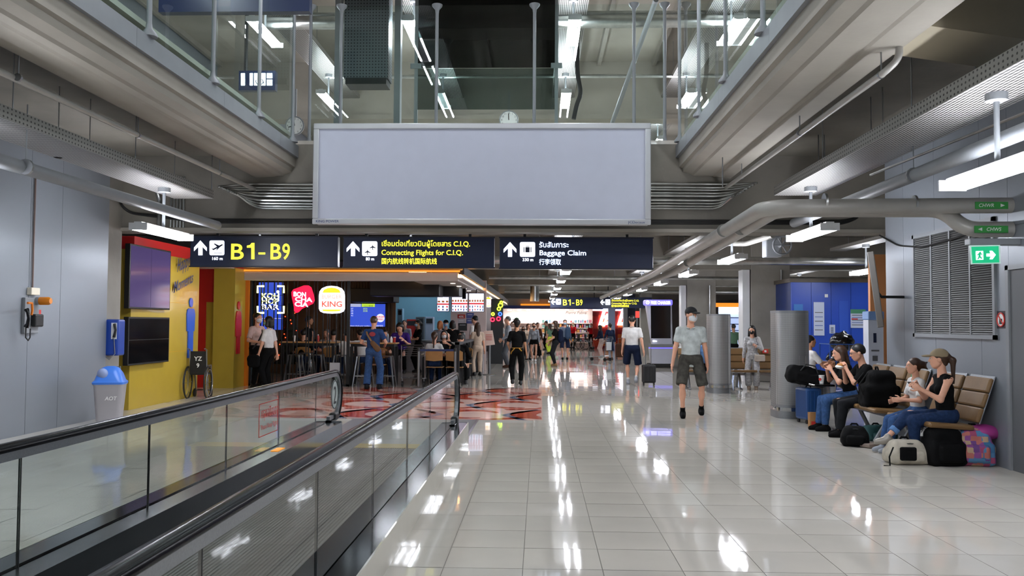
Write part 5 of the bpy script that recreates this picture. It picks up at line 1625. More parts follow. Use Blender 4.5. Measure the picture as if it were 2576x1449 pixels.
# ================= CHARGING KIOSK =================
YK = 31.0
ki = thing('charging_kiosk', 'white charging kiosk with black screen and violet FREE CHARGER header', 'kiosk', PY(1663, 920, YK))
kw = mat('kiosk_white', 'c4c6d4', .35)
B3 = lambda L, d, m_, n_, Y=YK: (lambda bb: (bb.prism([PY(x, y, Y) for x, y in L], (0, d, 0)), bb.build(n_, m_, ki)))(MB())
B3([(1627, 768), (1690, 768), (1692, 866), (1642, 866)], .5, kw, 'upper_body')
vio = mat('kiosk_violet', '6a62d8', .4, emit=1.3, ecol='7068f0')
B3(rrect(1622, 754, 1692, 768, 4), .5, vio, 'header', YK - .05)
text('FREE CHARGER', .11, PY(1637, 765, YK - .06), XA, ZA, s_white, ki, bold=.02, fit=.7)
c_ = PY(1629.5, 761, YK - .06)
b = MB(); b.tube([(c_.x + .055 * math.cos(a), c_.y, c_.z + .055 * math.sin(a)) for a in np.linspace(2.1, 7.3, 14)], .014, 6); b.cyl(c_, c_ + Vector((0, 0, .07)), .012, n=6); b.build('power_icon', s_white, ki)
B3([(1637, 769), (1687, 769), (1687, 851), (1638, 851)], .02, blackgloss, 'screen', YK - .025)
B3([(1637, 866), (1694, 866), (1694, 874), (1637, 874)], .7, steel_b, 'shelf', YK - .15)
B3([(1636, 874), (1692, 874), (1692, 877), (1636, 877)], .5, vio, 'glow_strip', YK)
B3([(1636, 877), (1692, 877), (1692, 915), (1640, 915)], .55, kw, 'base_body')
B3([(1634, 915), (1694, 915), (1694, 924), (1634, 924)], .6, black, 'plinth', YK - .02)
b = MB(); b.ell(PY(1645, 858, YK - .03), (.05, .02, .03)); b.ell(PY(1650, 858.5, YK - .03), (.04, .02, .02)); b.build('logo', s_white, ki)

# ================= COLUMNS, PILLARS, BLUE BOOTH =================
for (px0, px1, Y, lab) in ((1889, 1988, 23.9, 'broad concrete column behind the woman with long hair'), (1728, 1801, 33.6, 'broad concrete column behind the man in the cap')):
    u, v = PY(px0, 800, Y), PY(px1, 800, Y)
    r = thing('concrete_column', lab, 'column', ((u.x + v.x) / 2, Y, 0))
    b = MB(); b.box(u.x, v.x, Y - .02, Y + 1.05, 0, 3.95); b.build('shaft', concrete, r, bevel=.02)
    x = v.x - .25
    b = MB(); b.cyl((x, Y - .05, .3), (x, Y - .05, 3.05), .022, n=8); b.build('conduit', galv, r, smooth=True)
    b = MB(); b.box(u.x - .22, u.x - .03, Y, Y + .5, 0, 3.05); b.build('side_jamb', whitep, r)
perf = perforated('pillar_perf', 'a8a8a8', '6e6e6e', 60, 60, .28, 'XZ', .4, .55)
for (px0, px1, ytop, ybot, Y, lab) in ((1957, 2036, 781, 1043, 14.55, 'half-round perforated metal air pillar nearest the seats'), (1788, 1839, 790, 980, 19.7, 'half-round perforated metal air pillar behind the walking man')):
    u, v = PY(px0, ytop, Y), PY(px1, ytop, Y); zt_ = u.z
    cx, rr = (u.x + v.x) / 2 - .02, (v.x - u.x) / 2
    r = thing('air_pillar', lab, 'pillar', (cx, Y, 0))
    ring = [(cx + rr * math.cos(a), Y + .1 + .85 * rr * math.sin(a)) for a in np.linspace(math.radians(-330 + 90), math.radians(-35), 25)] + [(cx + rr, Y - .05), (cx + rr, Y + .35), (cx - rr * .5, Y + .35)]
    ring = [(cx + rr * math.cos(a), Y + .12 + .85 * rr * math.sin(a)) for a in np.linspace(math.radians(180), math.radians(325), 21)] + [(cx + rr * 1.0, Y + .0), (cx + rr * 1.02, Y + .4), (cx - rr, Y + .4)]
    def lay(z0, z1, s, m_, nm):
        b = MB(); b.loft([[Vector((cx + (x - cx) * s, Y + .15 + (y - Y - .15) * s, z)) for x, y in ring] for z in (z0, z1)]); b.build(nm, m_, r, smooth=True)
    lay(.22, zt_ - .04, 1., perf, 'perforated_skin'); lay(0, .12, 1.03, steel_b, 'plinth'); lay(.12, .18, 1.06, chrome, 'bumper_band'); lay(.18, .22, 1.0, steel_b, 'lower_trim'); lay(zt_ - .04, zt_, 1.01, grey_paint, 'top_cap')
    b = MB(); b.box(cx + rr * 1.0, cx + rr * 1.06, Y + .02, Y + .4, .2, zt_ - .02); b.build('side_panel', mat('pillar_side', '6d7a94', .4, .3), r)
    b = MB(); b.ell((cx - rr * 1.09, Y + .1, .16), (.025, .025, .025)); b.build('bumper_knob', chrome, r, smooth=True)
YQ = 22.4
u, v = PY(1991, 710, YQ), PY(2215, 712, YQ)
bo = thing('blue_booth', 'blue panelled booth with notices at the back right', 'booth', (7.5, YQ, 0))
for k in range(5):
    x0 = u.x + k * .5; b = MB(); b.box(x0 + .004, x0 + .496, YQ, YQ + .1, 0, u.z); b.build('panel', blue_w, bo)
b = MB(); b.box(u.x, u.x + 2.6, YQ + .1, YQ + 1.5, 0, u.z); b.build('booth_body', mat('blue_dark', '16295c', .5), bo)
b = MB(); b.box(u.x - .05, u.x + 2.6, YQ - .03, YQ + 1.5, u.z, u.z + .1); b.build('cornice', mat('booth_cornice', '4e4438', .5), bo)
for (x0, y0, x1, y1, m_, lab, nm) in ((2047, 760, 2074, 844, mat('paper', 'b8c0d4', .6), 'tall white notice with small pictures on the blue booth', 'poster'), (2087, 817, 2101, 839, MATS['paper'], 'small white sheet on the blue booth', 'poster'), (2140, 778, 2178, 825, MATS['paper'], 'white calendar sheet with green header on the blue booth', 'calendar'), (2075, 740, 2083, 748, whitep, 'small white sensor box high on the blue booth', 'sensor'), (1997, 765, 2020, 784, mat('pane_teal', '4878b8', .2), 'teal window pane in the blue booth', 'pane')):
    P0, Q0 = PY(x0, y0, YQ - .02), PY(x1, y1, YQ - .02)
    r = thing(nm, lab, nm, ((P0.x + Q0.x) / 2, YQ - .02, Q0.z))
    b = MB(); b.box(P0.x, Q0.x, YQ - .02, YQ, Q0.z, P0.z); r = b.build('sheet', m_, r)
    if nm in ('poster', 'calendar'):
        for k in range(5):
            yy = y0 + (y1 - y0) * (.3 + .13 * k); flat(r, x0 + 3, yy, x1 - 4, yy + 2, YQ - .024, mdk if k % 2 else midgrey, 'print_line')
        if nm == 'calendar':
            flat(r, x0, y0, x1, y0 + 11, YQ - .024, mat('cal_green', '3f7a5a', .5), 'green_header'); flat(r, x0 + 2, y0 + 23, x0 + 18, y0 + 26, YQ - .026, redp, 'print_line')
b = MB(); P0, Q0 = PY(2111, 757, YQ - .03), PY(2135, 900, YQ - .03); b.box(P0.x, Q0.x, YQ - .03, YQ, 0, P0.z); b.build('booth_door', mat('blue_door', '2c50b0', .4), bo)
# orange panel, banner and tilted screen at the wall corner
u, v = PY(2188, 640, 16.5), PY(2225, 790, 16.5)
b = MB(); b.box(u.x, v.x + .5, 16.5, 16.6, 0, u.z); tag(b.build('orange_panel', mat('orange_pale', 'd8935c', .5)), 'pale orange partition panel behind the tilted screen', 'partition')
r = thing('water_dispenser', 'blue-topped drinking machine with a printed front beside the orange panel', 'machine', PY(2200, 950, 15.6))
u, v = PY(2184, 783, 15.6), PY(2225, 805, 15.6)
b = MB(); b.box(u.x, v.x, 15.6, 15.9, v.z, u.z); b.build('top_unit', mat('dispenser_blue', '7898c8', .4), r, bevel=.02)
b = MB(); b.box(u.x + .02, v.x, 15.65, 15.9, 0, v.z); b.build('printed_front', mat('dispenser_white', 'c8ccd8', .4), r)
flat(r, 2197, 838, 2205, 862, 15.64, navy, 'printed_figure'); flat(r, 2192, 880, 2212, 884, 15.64, midgrey, 'print_line'); flat(r, 2195, 895, 2208, 908, 15.64, midgrey, 'printed_photo')
r = thing('tilted_screen', 'dark flat screen seen edge-on tilted from the wall corner', 'screen', PY(2215, 820, 12.6))
ax0, ax1 = PY(2190, 636, 12.2), PY(2216, 822, 12.2)
d = (ax1 - ax0); vw = Vector((.39, 1, .03)).normalized(); R_ = Matrix((vw.cross(d).normalized(), vw, d.normalized())).transposed()
b = MB(); b.obox((ax0 + ax1) / 2, .085, .62, d.length, R_); b.build('screen_slab', mat('screen_taupe', '5a5652', .5), r, bevel=.01)
b = MB(); m0 = (ax0 + ax1) / 2; b.tube([m0, m0 + Vector((.08, 0, -.1)), (WRX, m0.y, m0.z - .1)], .02, 8); b.build('wall_arm', black, r)
# lit shop between the columns
r = thing('lit_shop_window', 'brightly lit shop window seen between the two concrete columns', 'shop window', PY(1850, 880, 46))
u, v = PY(1808, 772, 46), PY(1875, 880, 46)
b = MB(); b.box(u.x, v.x, 46, 46.1, 0, u.z); b.build('back_panel', mat('window_white', 'c8d8f0', .4, emit=.8, ecol='c0d4ff', var=.3, vscale=2.), r)
for k in range(4):
    t = PY(1808, 782 + 16 * k, 45.9); b = MB(); b.box(u.x, v.x, 45.8, 46, t.z - .05, t.z); b.build('shelf', lit if k == 0 else mdk, r)
b = MB(); t = PY(1808, 772, 45.8); t2 = PY(1808, 762, 45.8); b.box(u.x - .3, v.x + .3, 45.8, 46.1, t.z, t2.z); b.build('orange_header', cove, r)

# ================= LOUVRE, SIGN ON THE RIGHT WALL =================
X = WRX
a0 = PX(2510, 850, X); a1 = PX(2302, 850, X); zt_ = PX(2302, 592, X).z; zb_ = PX(2510, 850, X).z - .02
lv = thing('louvre_grille', 'large four-section grey louvre grille on the right wall', 'grille', (X, (a0.y + a1.y) / 2, zb_))
b = MB()
for (p, q, s, t) in ((a0.y, a1.y, zb_, zb_ + .05), (a0.y, a1.y, zt_ - .05, zt_), (a0.y, a0.y + .05, zb_, zt_), (a1.y - .05, a1.y, zb_, zt_)):
    b.box(X - .03, X, p, q, s, t)
b.build('frame', grey_paint, lv)
n4 = [a0.y + .05 + (a1.y - a0.y - .1) * k / 4 for k in range(5)]
for k in range(4):
    if k:
        b = MB(); b.box(X - .028, X, n4[k] - .015, n4[k] + .015, zb_ + .05, zt_ - .05); b.build('mullion', grey_paint, lv)
    b = MB(); z = zb_ + .055
    while z < zt_ - .06:
        b.add([(X - .025, n4[k] + .01, z), (X - .025, n4[k + 1] - .01, z), (X - .005, n4[k + 1] - .01, z + .022), (X - .005, n4[k] + .01, z + .022)], [(0, 1, 2, 3)]); z += .026
    b.build('blades', mat('louvre_metal', '7d7d7c', .5, .4), lv, kind='stuff')
    b = MB(); b.box(X - .004, X, n4[k] + .01, n4[k + 1] - .01, zb_ + .05, zt_ - .05); b.build('dark_backing', black, lv)
a, c = PX(2530, 782, X - .006), PX(2507, 826, X - .006)
r = thing('prohibition_sign', 'small dark sign with red ring crossing out a trolley on the right wall', 'sign', a)
b = MB(); b.box(X - .006, X, a.y, c.y, c.z, a.z); b.build('plate', mat('plate_dark', '2a1a24', .4), r)
m0 = Vector((X - .009, (a.y + c.y) / 2, (a.z + c.z) / 2)); ry, rz_ = (c.y - a.y) * .38, (a.z - c.z) * .38
b = MB(); b.add([m0 + Vector((0, ry * math.cos(t), rz_ * math.sin(t))) for t in np.linspace(0, 2 * math.pi, 25)[:-1]], [tuple(range(24))]); b.build('white_disc', white, r)
b = MB(); b.tube([m0 + Vector((-.002, ry * math.cos(t), rz_ * math.sin(t))) for t in np.linspace(0, 2 * math.pi, 25)[:-1]], .008, 6, closed=True); b.tube([m0 + Vector((-.002, ry * .7, rz_ * .7)), m0 + Vector((-.002, -ry * .7, -rz_ * .7))], .007, 6); b.build('red_ring', redp, r)
b = MB(); b.box(m0.x - .003, m0.x - .001, m0.y - .03, m0.y + .03, m0.z - .05, m0.z + .01); b.build('trolley_symbol', black, r)
# loose cable on the right wall
pipe('thin dark cable sagging across the right wall above the grille', [PX(2213, 592, X - .02), PX(2260, 618, X - .02), PX(2320, 622, X - .04), PX(2400, 600, X - .04), PX(2440, 585, X - .02)], .012, m=black, n=6, name='cable', cat='cable', bend=.15)


# ================= WAITING SEATS =================
tan_ = mat('seat_tan', '745733', .42, var=.1, vscale=5, bump=.1, bscale=60)
grn = mat('sticker_green', '1f8f5f', .5)


def bench(label, x, ys, rot=90., stick=None, redx=False):
    """row of airport seats; local +y is the facing direction, seats along local x"""
    ymid = sum(ys) / len(ys)
    R = Matrix.Rotation(math.radians(rot), 3, 'Z')
    if rot == 90:
        W = lambda u, v, z: Vector((x - v, ymid + u, z))
    else:
        W = lambda u, v, z: Vector((ymid + u, x - v, z))
    r = thing('waiting_seats', label, 'seats', W(0, 0, 0))
    ex = (W(1, 0, 0) - W(0, 0, 0)); ey = (W(0, 1, 0) - W(0, 0, 0)); 
    def bx(u, v, z, su, sv, sz, tilt=0.):
        c_, s_ = math.cos(tilt), math.sin(tilt)
        a2 = ey * c_ + ZA * s_; a3 = -ey * s_ + ZA * c_
        return W(u, v, z), su, sv, sz, Matrix((ex, a2, a3)).transposed()
    for i, yy in enumerate(ys):
        u = yy - ymid
        b = MB(); b.obox(*bx(u, .02, .43, .56, .5, .06, .06)); b.build('seat', tan_, r, bevel=.025)
        for k in range(3):
            b = MB(); b.obox(*bx(u, -.29 - .056 * k, .555 + .164 * k, .56, .05, .168, .33)); b.build('back_cushion', tan_, r, bevel=.02)
        b = MB(); b.obox(*bx(u, -.375, .72, .54, .02, .56, .33)); b.build('back_shell', steel_b, r, bevel=.01)
        if stick == i:
            b = MB(); p = W(u, -.36, .9); nrm = (ey * math.cos(.33) + ZA * math.sin(.33)); b.cyl(p, p + nrm * .006, .07, n=20); gs_ = b.build('green_sticker', grn, r)
            b = MB(); q = p + nrm * .008; b.tube([q + ex * -.035 + ZA * .0, q + ex * -.01 - ZA * .03, q + ex * .04 + ZA * .03], .008, 5); b.build('tick_mark', white, gs_)
        if redx and i == redx - 1:
            b = MB(); b.obox(*bx(u, -.355, .9, .14, .012, .1, .33)); rs_ = b.build('red_sticker', redp, r)
            b = MB(); b.obox(*bx(u, -.348, .9, .05, .012, .05, .33)); b.build('cross_mark', white, rs_)
    L = ys[-1] - ys[0]
    b = MB(); b.obox(*bx(0, -.05, .36, L + .5, .07, .06)); b.build('beam', steel, r)
    for u in (-L / 2 - .1, L / 2 + .1):
        b = MB(); b.tube([W(u, -.12, .36), W(u, .0, .36), W(u, .2, .03)], .03, 8); b.tube([W(u, -.12, .36), W(u, -.28, .03)], .03, 8); b.build('leg', steel, r, smooth=True)
        b = MB(); b.obox(*bx(u, -.04, .015, .07, .58, .03)); b.build('foot_bar', steel, r, bevel=.008)
    return r


SX = 4.58
bench('near tan seats where the woman in the cap and the girl sit', SX, [10.05, 10.68])
bench('tan seats with a green tick sticker where the man in black sits', SX, [11.62, 12.25, 12.88], stick=0)
xr = [PY(px, 930, 20.9).x for px in (1938, 1858)]
bench('tan seats with a red cross sticker before the concrete column', 21.0, [xr[0] - .62, xr[0]], rot=0, redx=2)
bench('tan seats partly hidden behind the far air pillar', 21.0, [PY(1775, 930, 20.9).x - .3, PY(1775, 930, 20.9).x + .3], rot=0)

# ================= BAGS AND LUGGAGE =================
blk_f = mat('fabric_black', '09090a', .8, bump=.3, bscale=120, var=.2, spec=.15)


def bag(label, c, size, m_, name='backpack', rot=0., pocket=True, strap=True, h=.018, pm=None, handle=True, slump=0.):
    c = Vector(c); R = Matrix.Rotation(math.radians(rot), 4, 'Z')
    r = thing(name, label, 'bag', c)
    w_, d_, h_ = size
    X4 = Matrix.Translation(c) @ R
    pr = [box_((0, 0, h_ * .3), (w_ / 2, d_ / 2, h_ * .3), .055, k=.05), box_((0, slump, h_ * .62), (w_ * .44, d_ * .4, h_ * .36), .09, k=.06), ('and', (0, 0, 0), (0, 0, -1))]
    blob('bag_body', [pr], h, m_, r, X4, wr=.004)
    if pocket:
        blob('front_pocket', [[box_((0, -d_ * .47, h_ * .34), (w_ * .34, d_ * .16, h_ * .24), .045)]], h, pm or m_, r, X4)
    if strap:
        for sx in (-1, 1):
            b = MB(); b.tube([(X4 @ Vector((sx * w_ * .22, d_ * .36, h_ * .9))), X4 @ Vector((sx * w_ * .26, d_ * .62, h_ * .6)), X4 @ Vector((sx * w_ * .3, d_ * .42, h_ * .15))], .018, 8, flat=.35); b.build('shoulder_strap', blk_f, r, smooth=True)
    if handle:
        b = MB(); b.tube([X4 @ Vector((-.05, d_ * .1 + slump, h_ * .95)), X4 @ Vector((-.03, d_ * .12 + slump, h_ * 1.06)), X4 @ Vector((.03, d_ * .12 + slump, h_ * 1.06)), X4 @ Vector((.05, d_ * .1 + slump, h_ * .95))], .012, 6); b.build('top_handle', blk_f, r, smooth=True)
    b = MB(); b.tube([X4 @ Vector((w_ * .4 * math.cos(t), -d_ * .34 * (1 - .3 * abs(math.cos(t))), h_ * (.5 + .36 * math.sin(t)))) for t in np.linspace(.2, math.pi - .2, 9)], .006, 5); b.build('zip', darkgrey, r)
    return r


plaid = patch_mat('plaid_colourful', ['b86a60', '6a3f80', 'b89a7c', '3a6f98', 'a04468', '4f7fa8', '8a4a8a'], 17)
flower = patch_mat('flower_print', ['0e0e10', 'd8d8d4', '0e0e10', '0e0e10', 'd0d0cc'], 16)
beige = mat('bag_beige', 'b8b0a0', .7, var=.25, vscale=9)
teal = mat('bag_teal', '1f4a4c', .7)
F = lambda px, py: PZ(px, py)
p = F(2474, 1176); bag('colourful plaid bag with magenta flap at the wall', (p.x - .02, p.y + .18, 0), (.4, .3, .42), plaid, 'duffel_bag', rot=-10, strap=False, pm=plaid)
r = bpy.data.objects['duffel_bag']
X4 = Matrix.Translation(Vector((p.x + .1, p.y + .2, .3)))
blob('magenta_flap', [[ell_((0, 0, .06), (.17, .15, .09)), cap_((.1, -.05, .08), (.2, -.12, -.06), .03)]], .018, mat('magenta', '9a2f7c', .6), r, X4)
p = F(2393, 1176); bag('big black backpack standing beside the plaid bag', (p.x, p.y + .2, 0), (.42, .34, .42), blk_f, rot=5)
p = F(2335, 1132); bag('black and white flower print backpack under the near seats', (p.x, p.y + .12, 0), (.24, .2, .32), flower, rot=20, pm=flower)
p = F(2296, 1172); r = bag('beige backpack with black front pocket lying before the near seats', (p.x, p.y + .18, 0), (.44, .3, .27), beige, rot=4, strap=False)
pc = PY(2287, 1150, p.y - .02)
b = MB(); b.sheet((pc.x, p.y - .0, .13), XA, ZA, .18, .15, .05); b.build('black_panel', blk_f, r, bevel=.02)
b = MB(); b.tube([(p.x - .2, p.y + .02, .2), (p.x - .26, p.y - .02, .1), (p.x - .27, p.y - .06, .01), (p.x - .34, p.y - .07, .012)], .01, 6, flat=.4); b.build('loose_strap', blk_f, r)
p = F(2163, 1126); bag('small black bag on the floor left of the silver shoe', (p.x, p.y + .18, 0), (.34, .3, .26), blk_f, 'shoulder_bag', rot=-15)
p = F(2225, 1112); bag('dark teal bag lying behind the small black bag', (p.x, p.y + .25, 0), (.46, .32, .2), teal, 'duffel_bag', rot=10, strap=False, pm=teal)
bag('large black backpack on the seat beside the man', (4.5, 11.72, .46), (.3, .44, .5), blk_f, rot=90, slump=-.04)
p = F(2203, 1128); b = MB(); b.obox((p.x, p.y + .1, .03), .3, .16, .05, Matrix.Rotation(.5, 3, 'Z')); tag(b.build('magazine_pouch', mat('pouch', '8a7a70', .6), bevel=.015), 'flat striped pouch lying beside the teal bag', 'pouch')


def suitcase(label, c, size, m_, rot=0., hz=1.02, tilt=0.):
    c = Vector(c); w_, d_, h_ = size
    R3 = Matrix.Rotation(math.radians(rot), 3, 'Z') @ Matrix.Rotation(math.radians(tilt), 3, 'X'); W = lambda x, y, z: c + R3 @ Vector((x, y, z))
    r = thing('suitcase', label, 'suitcase', c)
    b = MB(); b.obox(W(0, 0, .06 + h_ / 2), w_, d_, h_, R3); b.build('shell', m_, r, bevel=.04)
    for x in (-w_ * .25, 0, w_ * .25):
        b = MB(); b.obox(W(x, -d_ / 2, .06 + h_ / 2), .02, .02, h_ * .8, R3); b.build('rib', m_, r, bevel=.006)
    for sx in (-1, 1):
        for sy in (-1, 1):
            b = MB(); b.cyl(W(sx * w_ * .38 - .012, sy * d_ * .32, .03), W(sx * w_ * .38 + .012, sy * d_ * .32, .03), .03, n=10); b.build('wheel', black, r)
    b = MB(); b.tube([W(-w_ * .2, d_ * .4, h_), W(-w_ * .2, d_ * .4, hz), W(w_ * .2, d_ * .4, hz), W(w_ * .2, d_ * .4, h_)], .01, 6); b.build('pull_handle', steel, r, smooth=True)
    b = MB(); b.tube([W(-w_ * .16, 0, h_ + .06), W(-w_ * .1, 0, h_ + .09), W(w_ * .1, 0, h_ + .09), W(w_ * .16, 0, h_ + .06)], .012, 6); b.build('top_grip', black, r, smooth=True)
    return r


p = F(2040, 1066); cs = Vector((p.x, p.y + .12, 0))
suitcase('blue upright suitcase with pull handle in front of the air pillar', cs, (.27, .36, .5), mat('case_blue', '1a3f72', .35), rot=15, hz=1.05)
r = thing('duffel_bag', 'black duffel bag resting on top of the blue suitcase', 'bag', cs + Vector((-.08, -.02, .62)))
blob('bag_body', [[box_((.02, 0, .15), (.33, .15, .13), .09), box_((-.1, 0, .18), (.2, .13, .13), .08, k=.05), box_((-.02, -.14, .13), (.2, .05, .08), .03)]], .02, blk_f, r, Matrix.Translation(cs + Vector((-.06, -.05, .58))) @ Matrix.Rotation(math.radians(8), 4, 'Y'), wr=.008)
b = MB(); b.tube([cs + Vector((-.2, -.18, .8)), cs + Vector((-.1, -.22, .93)), cs + Vector((.05, -.2, .9)), cs + Vector((.1, -.18, .78))], .012, 6); b.build('carry_strap', darkgrey, r, smooth=True)
p = F(2052, 1076); r = thing('paper_bag', 'brown paper bag on the floor beside the blue suitcase', 'bag', (p.x, p.y + .08, 0))
b = MB(); b.loft([rr_ring((p.x, p.y + .1), .07, .05, .01, 0), rr_ring((p.x, p.y + .1), .075, .055, .01, .22)], cap=True); b.build('bag_body', mat('kraft', 'a8794a', .8, bump=.3, bscale=30), r)
b = MB(); b.box(p.x - .05, p.x + .05, p.y + .045, p.y + .048, .02, .09); b.build('print', redp, r)
p = F(2062, 1079)
r = thing('water_bottle', 'clear plastic water bottle standing before the paper bag', 'bottle', (p.x, p.y + .03, 0))
b = MB(); b.lathe([(.03, 0), (.032, .02), (.032, .15), (.02, .19), (.014, .2), (.014, .21)], (p.x, p.y + .03, 0), 16); b.build('bottle_body', mat('bottle_clear', 'a8b8cc', .15, trans=.6), r, smooth=True)
b = MB(); b.cyl((p.x, p.y + .03, .21), (p.x, p.y + .03, .23), .016, n=12); b.build('cap', mat('cap_blue', '3a6ac0', .4), r)
b = MB(); b.cyl((p.x, p.y + .03, .08), (p.x, p.y + .03, .13), .0328, n=16); b.build('label_band', mat('label_blue', '6f9ad0', .4), r)
# blue cage trolley with black sacks
cp = PY(2120, 980, 19.2); r = thing('cage_trolley', 'blue wire cage trolley before the blue booth', 'trolley', (cp.x, 19.2, 0))
cgm = mat('cage_blue', '2450a0', .4)
x0, x1, z1 = PY(2088, 900, 19.2).x, PY(2152, 900, 19.2).x, PY(2100, 866, 19.2).z
for (x, y) in ((x0, 19.2), (x1, 19.2), (x0, 19.9), (x1, 19.9)):
    b = MB(); b.cyl((x, y, .1), (x, y, z1), .014, n=8); b.build('corner_post', cgm, r)
    b = MB(); b.cyl((x - .02, y, .06), (x + .02, y, .06), .06, n=12); b.build('wheel', black, r)
for z in (.15, .45, .75, z1):
    b = MB(); b.tube([(x0, 19.2, z), (x1, 19.2, z), (x1, 19.9, z), (x0, 19.9, z)], .01, 6, closed=True); b.build('rail', cgm, r)
for k in range(1, 4):
    x = x0 + (x1 - x0) * k / 4; b = MB(); b.cyl((x, 19.2, .15), (x, 19.2, z1), .006, n=6); b.build('wire', cgm, r)
sack = mat('sack_black', '0a0a0c', .25, bump=.6, bscale=18)
for i, (dx, z, sx, lab) in enumerate(((.16, .18, .17, 'black plastic sack low in the blue cage'), (.4, .18, .17, 'second black sack low in the blue cage'), (.28, .62, .24, 'black sack in the middle of the blue cage'), (.38, 1.0, .26, 'big black plastic sack on top of the blue cage'))):
    r = blob('plastic_sack', [[ell_((x0 + dx, 19.55, z + .17), (sx, .28, .22)), cap_((x0 + dx, 19.5, z + .3), (x0 + dx + .03, 19.5, z + .42), .05, .02, k=.08)]], .025, sack, None, None, wr=.012); tag(r, lab, 'sack')

# ---- small things in the restaurant ----
p = PY(842, 935, 20.3)
r = thing('notice_stand', 'small steel notice plate standing at the foot of the bar screen', 'notice', (p.x, 20.3, 0))
b = MB(); b.sheet((p.x, 20.3, p.z + .11), XA, ZA, .24, .2, .01); b.build('plate', mat('plate_pale', 'b8b8ba', .3, .4), r)
b = MB(); b.cyl((p.x, 20.32, 0), (p.x, 20.32, p.z + .1), .012, n=8); b.build('pole', steel, r)
b = MB(); b.lathe([(.12, 0), (.12, .01), (.02, .02)], (p.x, 20.32, 0), 16); b.build('base', steel, r)
for px, Y, hh_, m_, lab in ((975, 21.4, .2, MATS['bottle_clear'], 'clear bottle on the high table beside the man in blue'), (984, 21.45, .13, white, 'white paper cup on the high table beside the clear bottle'), (1000 - 8, 21.55, .12, redp, 'red paper cup at the right end of the high table'), (740, 22.0, .13, white, 'white paper cup on the long high table'), (800, 22.0, .16, redp, 'red sauce bottle on the long high table'), (1085, 22.7, .12, white, 'white paper cup on the low dining table'), (1130, 22.75, .08, redp, 'red food carton on the low dining table')):
    x = PY(px, 860, Y).x; z = 1.05 if Y < 22.3 else .75
    r = thing('table_item', lab, 'cup' if 'cup' in lab else 'bottle' if 'bottle' in lab else 'carton', (x, Y, z))
    b = MB(); b.lathe([(.03, 0), (.036, hh_ * .7), (.02 if 'bottle' in lab else .04, hh_)], (x, Y, z), 14); b.build('body', m_, r, smooth=True)
    b = MB(); b.cyl((x, Y, z + hh_), (x, Y, z + hh_ + .02), .018 if 'bottle' in lab else .041, n=14); b.build('cap' if 'bottle' in lab else 'lid', whitep, r, smooth=True)
p = PY(1084, 737, 23.5)
r = thing('security_camera', 'white security camera hanging under the restaurant ceiling', 'camera', p)
b = MB(); b.cyl(p, (p.x, p.y, 3.0), .012, n=8); b.build('drop_rod', galv, r)
b = MB(); b.obox(p, .22, .14, .07, Matrix.Rotation(.25, 3, 'Y')); b.build('housing', whitep, r, bevel=.015)
b = MB(); b.ell(p + Vector((.03, 0, -.05)), (.05, .05, .045)); b.build('dome', blackgloss, r, smooth=True)
# ================= PEOPLE =================
hair_bk = mat('hair_black', '14110f', .45, var=.3, vscale=30, stretch=(8, 8, 1))
hair_br = mat('hair_brown', '3c2618', .45, var=.3, vscale=30, stretch=(8, 8, 1))
hair_or = mat('hair_ginger', 'b06a38', .5, var=.3, vscale=30)
hair_gr = mat('hair_grey', '5a5654', .5, var=.3, vscale=30)
eye_w = mat('eye_white', 'd8d4cc', .3)
eye_d = mat('eye_dark', '1a1210', .25)
lip_m = mat('lips', 'a85a50', .5)
mk_w = mat('mask_white', 'dcdde0', .7); mk_b = mat('mask_blue', '9cc0d8', .7); mk_k = mat('mask_black', '121214', .7); mk_g = mat('mask_green', '8fc0a8', .7)


def cloth(n, c, var=.1, vs=14., bump=.35):
    return mat('cloth_' + n, c, .88, var=var, vscale=vs, bump=bump, bscale=26, spec=.15)


c_black = cloth('black', '0a0a0b'); c_white = cloth('white', 'd4d2d0'); c_navy = cloth('navy', '151d33'); c_jean = cloth('jean', '34507a', .25, 30); c_jeand = cloth('jean_dark', '1f3050', .25, 30)
c_grey = cloth('grey', '55575c'); c_greyl = cloth('grey_light', '9a9ea6'); c_red = cloth('red', 'c01c28'); c_purple = cloth('purple', '3c2474'); c_blue = cloth('blue', '2c4470', .2); c_green = cloth('green', '5f7f68'); c_brown = cloth('brown', '4c3226'); c_beige = cloth('beige', 'c0ab98'); c_pink = cloth('pink', 'cfb4ac'); c_char = cloth('charcoal', '1c1d20', .2)
c_camo = cloth('camo', '45433e', .55, 9); c_leaf = cloth('leaf_print', 'bec4c2', .25, 9); c_lime = cloth('lime', 'c8d84a'); c_silver = mat('shoe_silver', '9a948c', .4, .4); c_tan = cloth('tan', '8a6a4a'); c_print = cloth('zebra', 'b4b4b6', .35, 24); c_slate = cloth('slate', '5a6474'); c_skyb = cloth('sky', '5f86b8')


def v3(*a):
    return np.array(a, float)


def ik(a, t, l1, l2, hint):
    d = t - a; L = np.linalg.norm(d); u = d / max(L, 1e-6)
    L2 = min(L, (l1 + l2) * .999)
    t2 = a + u * L2
    x = (l1 * l1 - l2 * l2 + L2 * L2) / (2 * L2); hgt = math.sqrt(max(l1 * l1 - x * x, 0))
    h = np.array(hint, float); h = h - u * (h @ u); h /= max(np.linalg.norm(h), 1e-6)
    return a + u * x + h * hgt, t2


def rotm(yaw=0, pitch=0, roll=0):
    """pitch > 0 leans forward (+y), yaw > 0 turns left"""
    return np.array(Matrix.Rotation(math.radians(yaw), 3, 'Z') @ Matrix.Rotation(math.radians(-pitch), 3, 'X') @ Matrix.Rotation(math.radians(roll), 3, 'Y'))


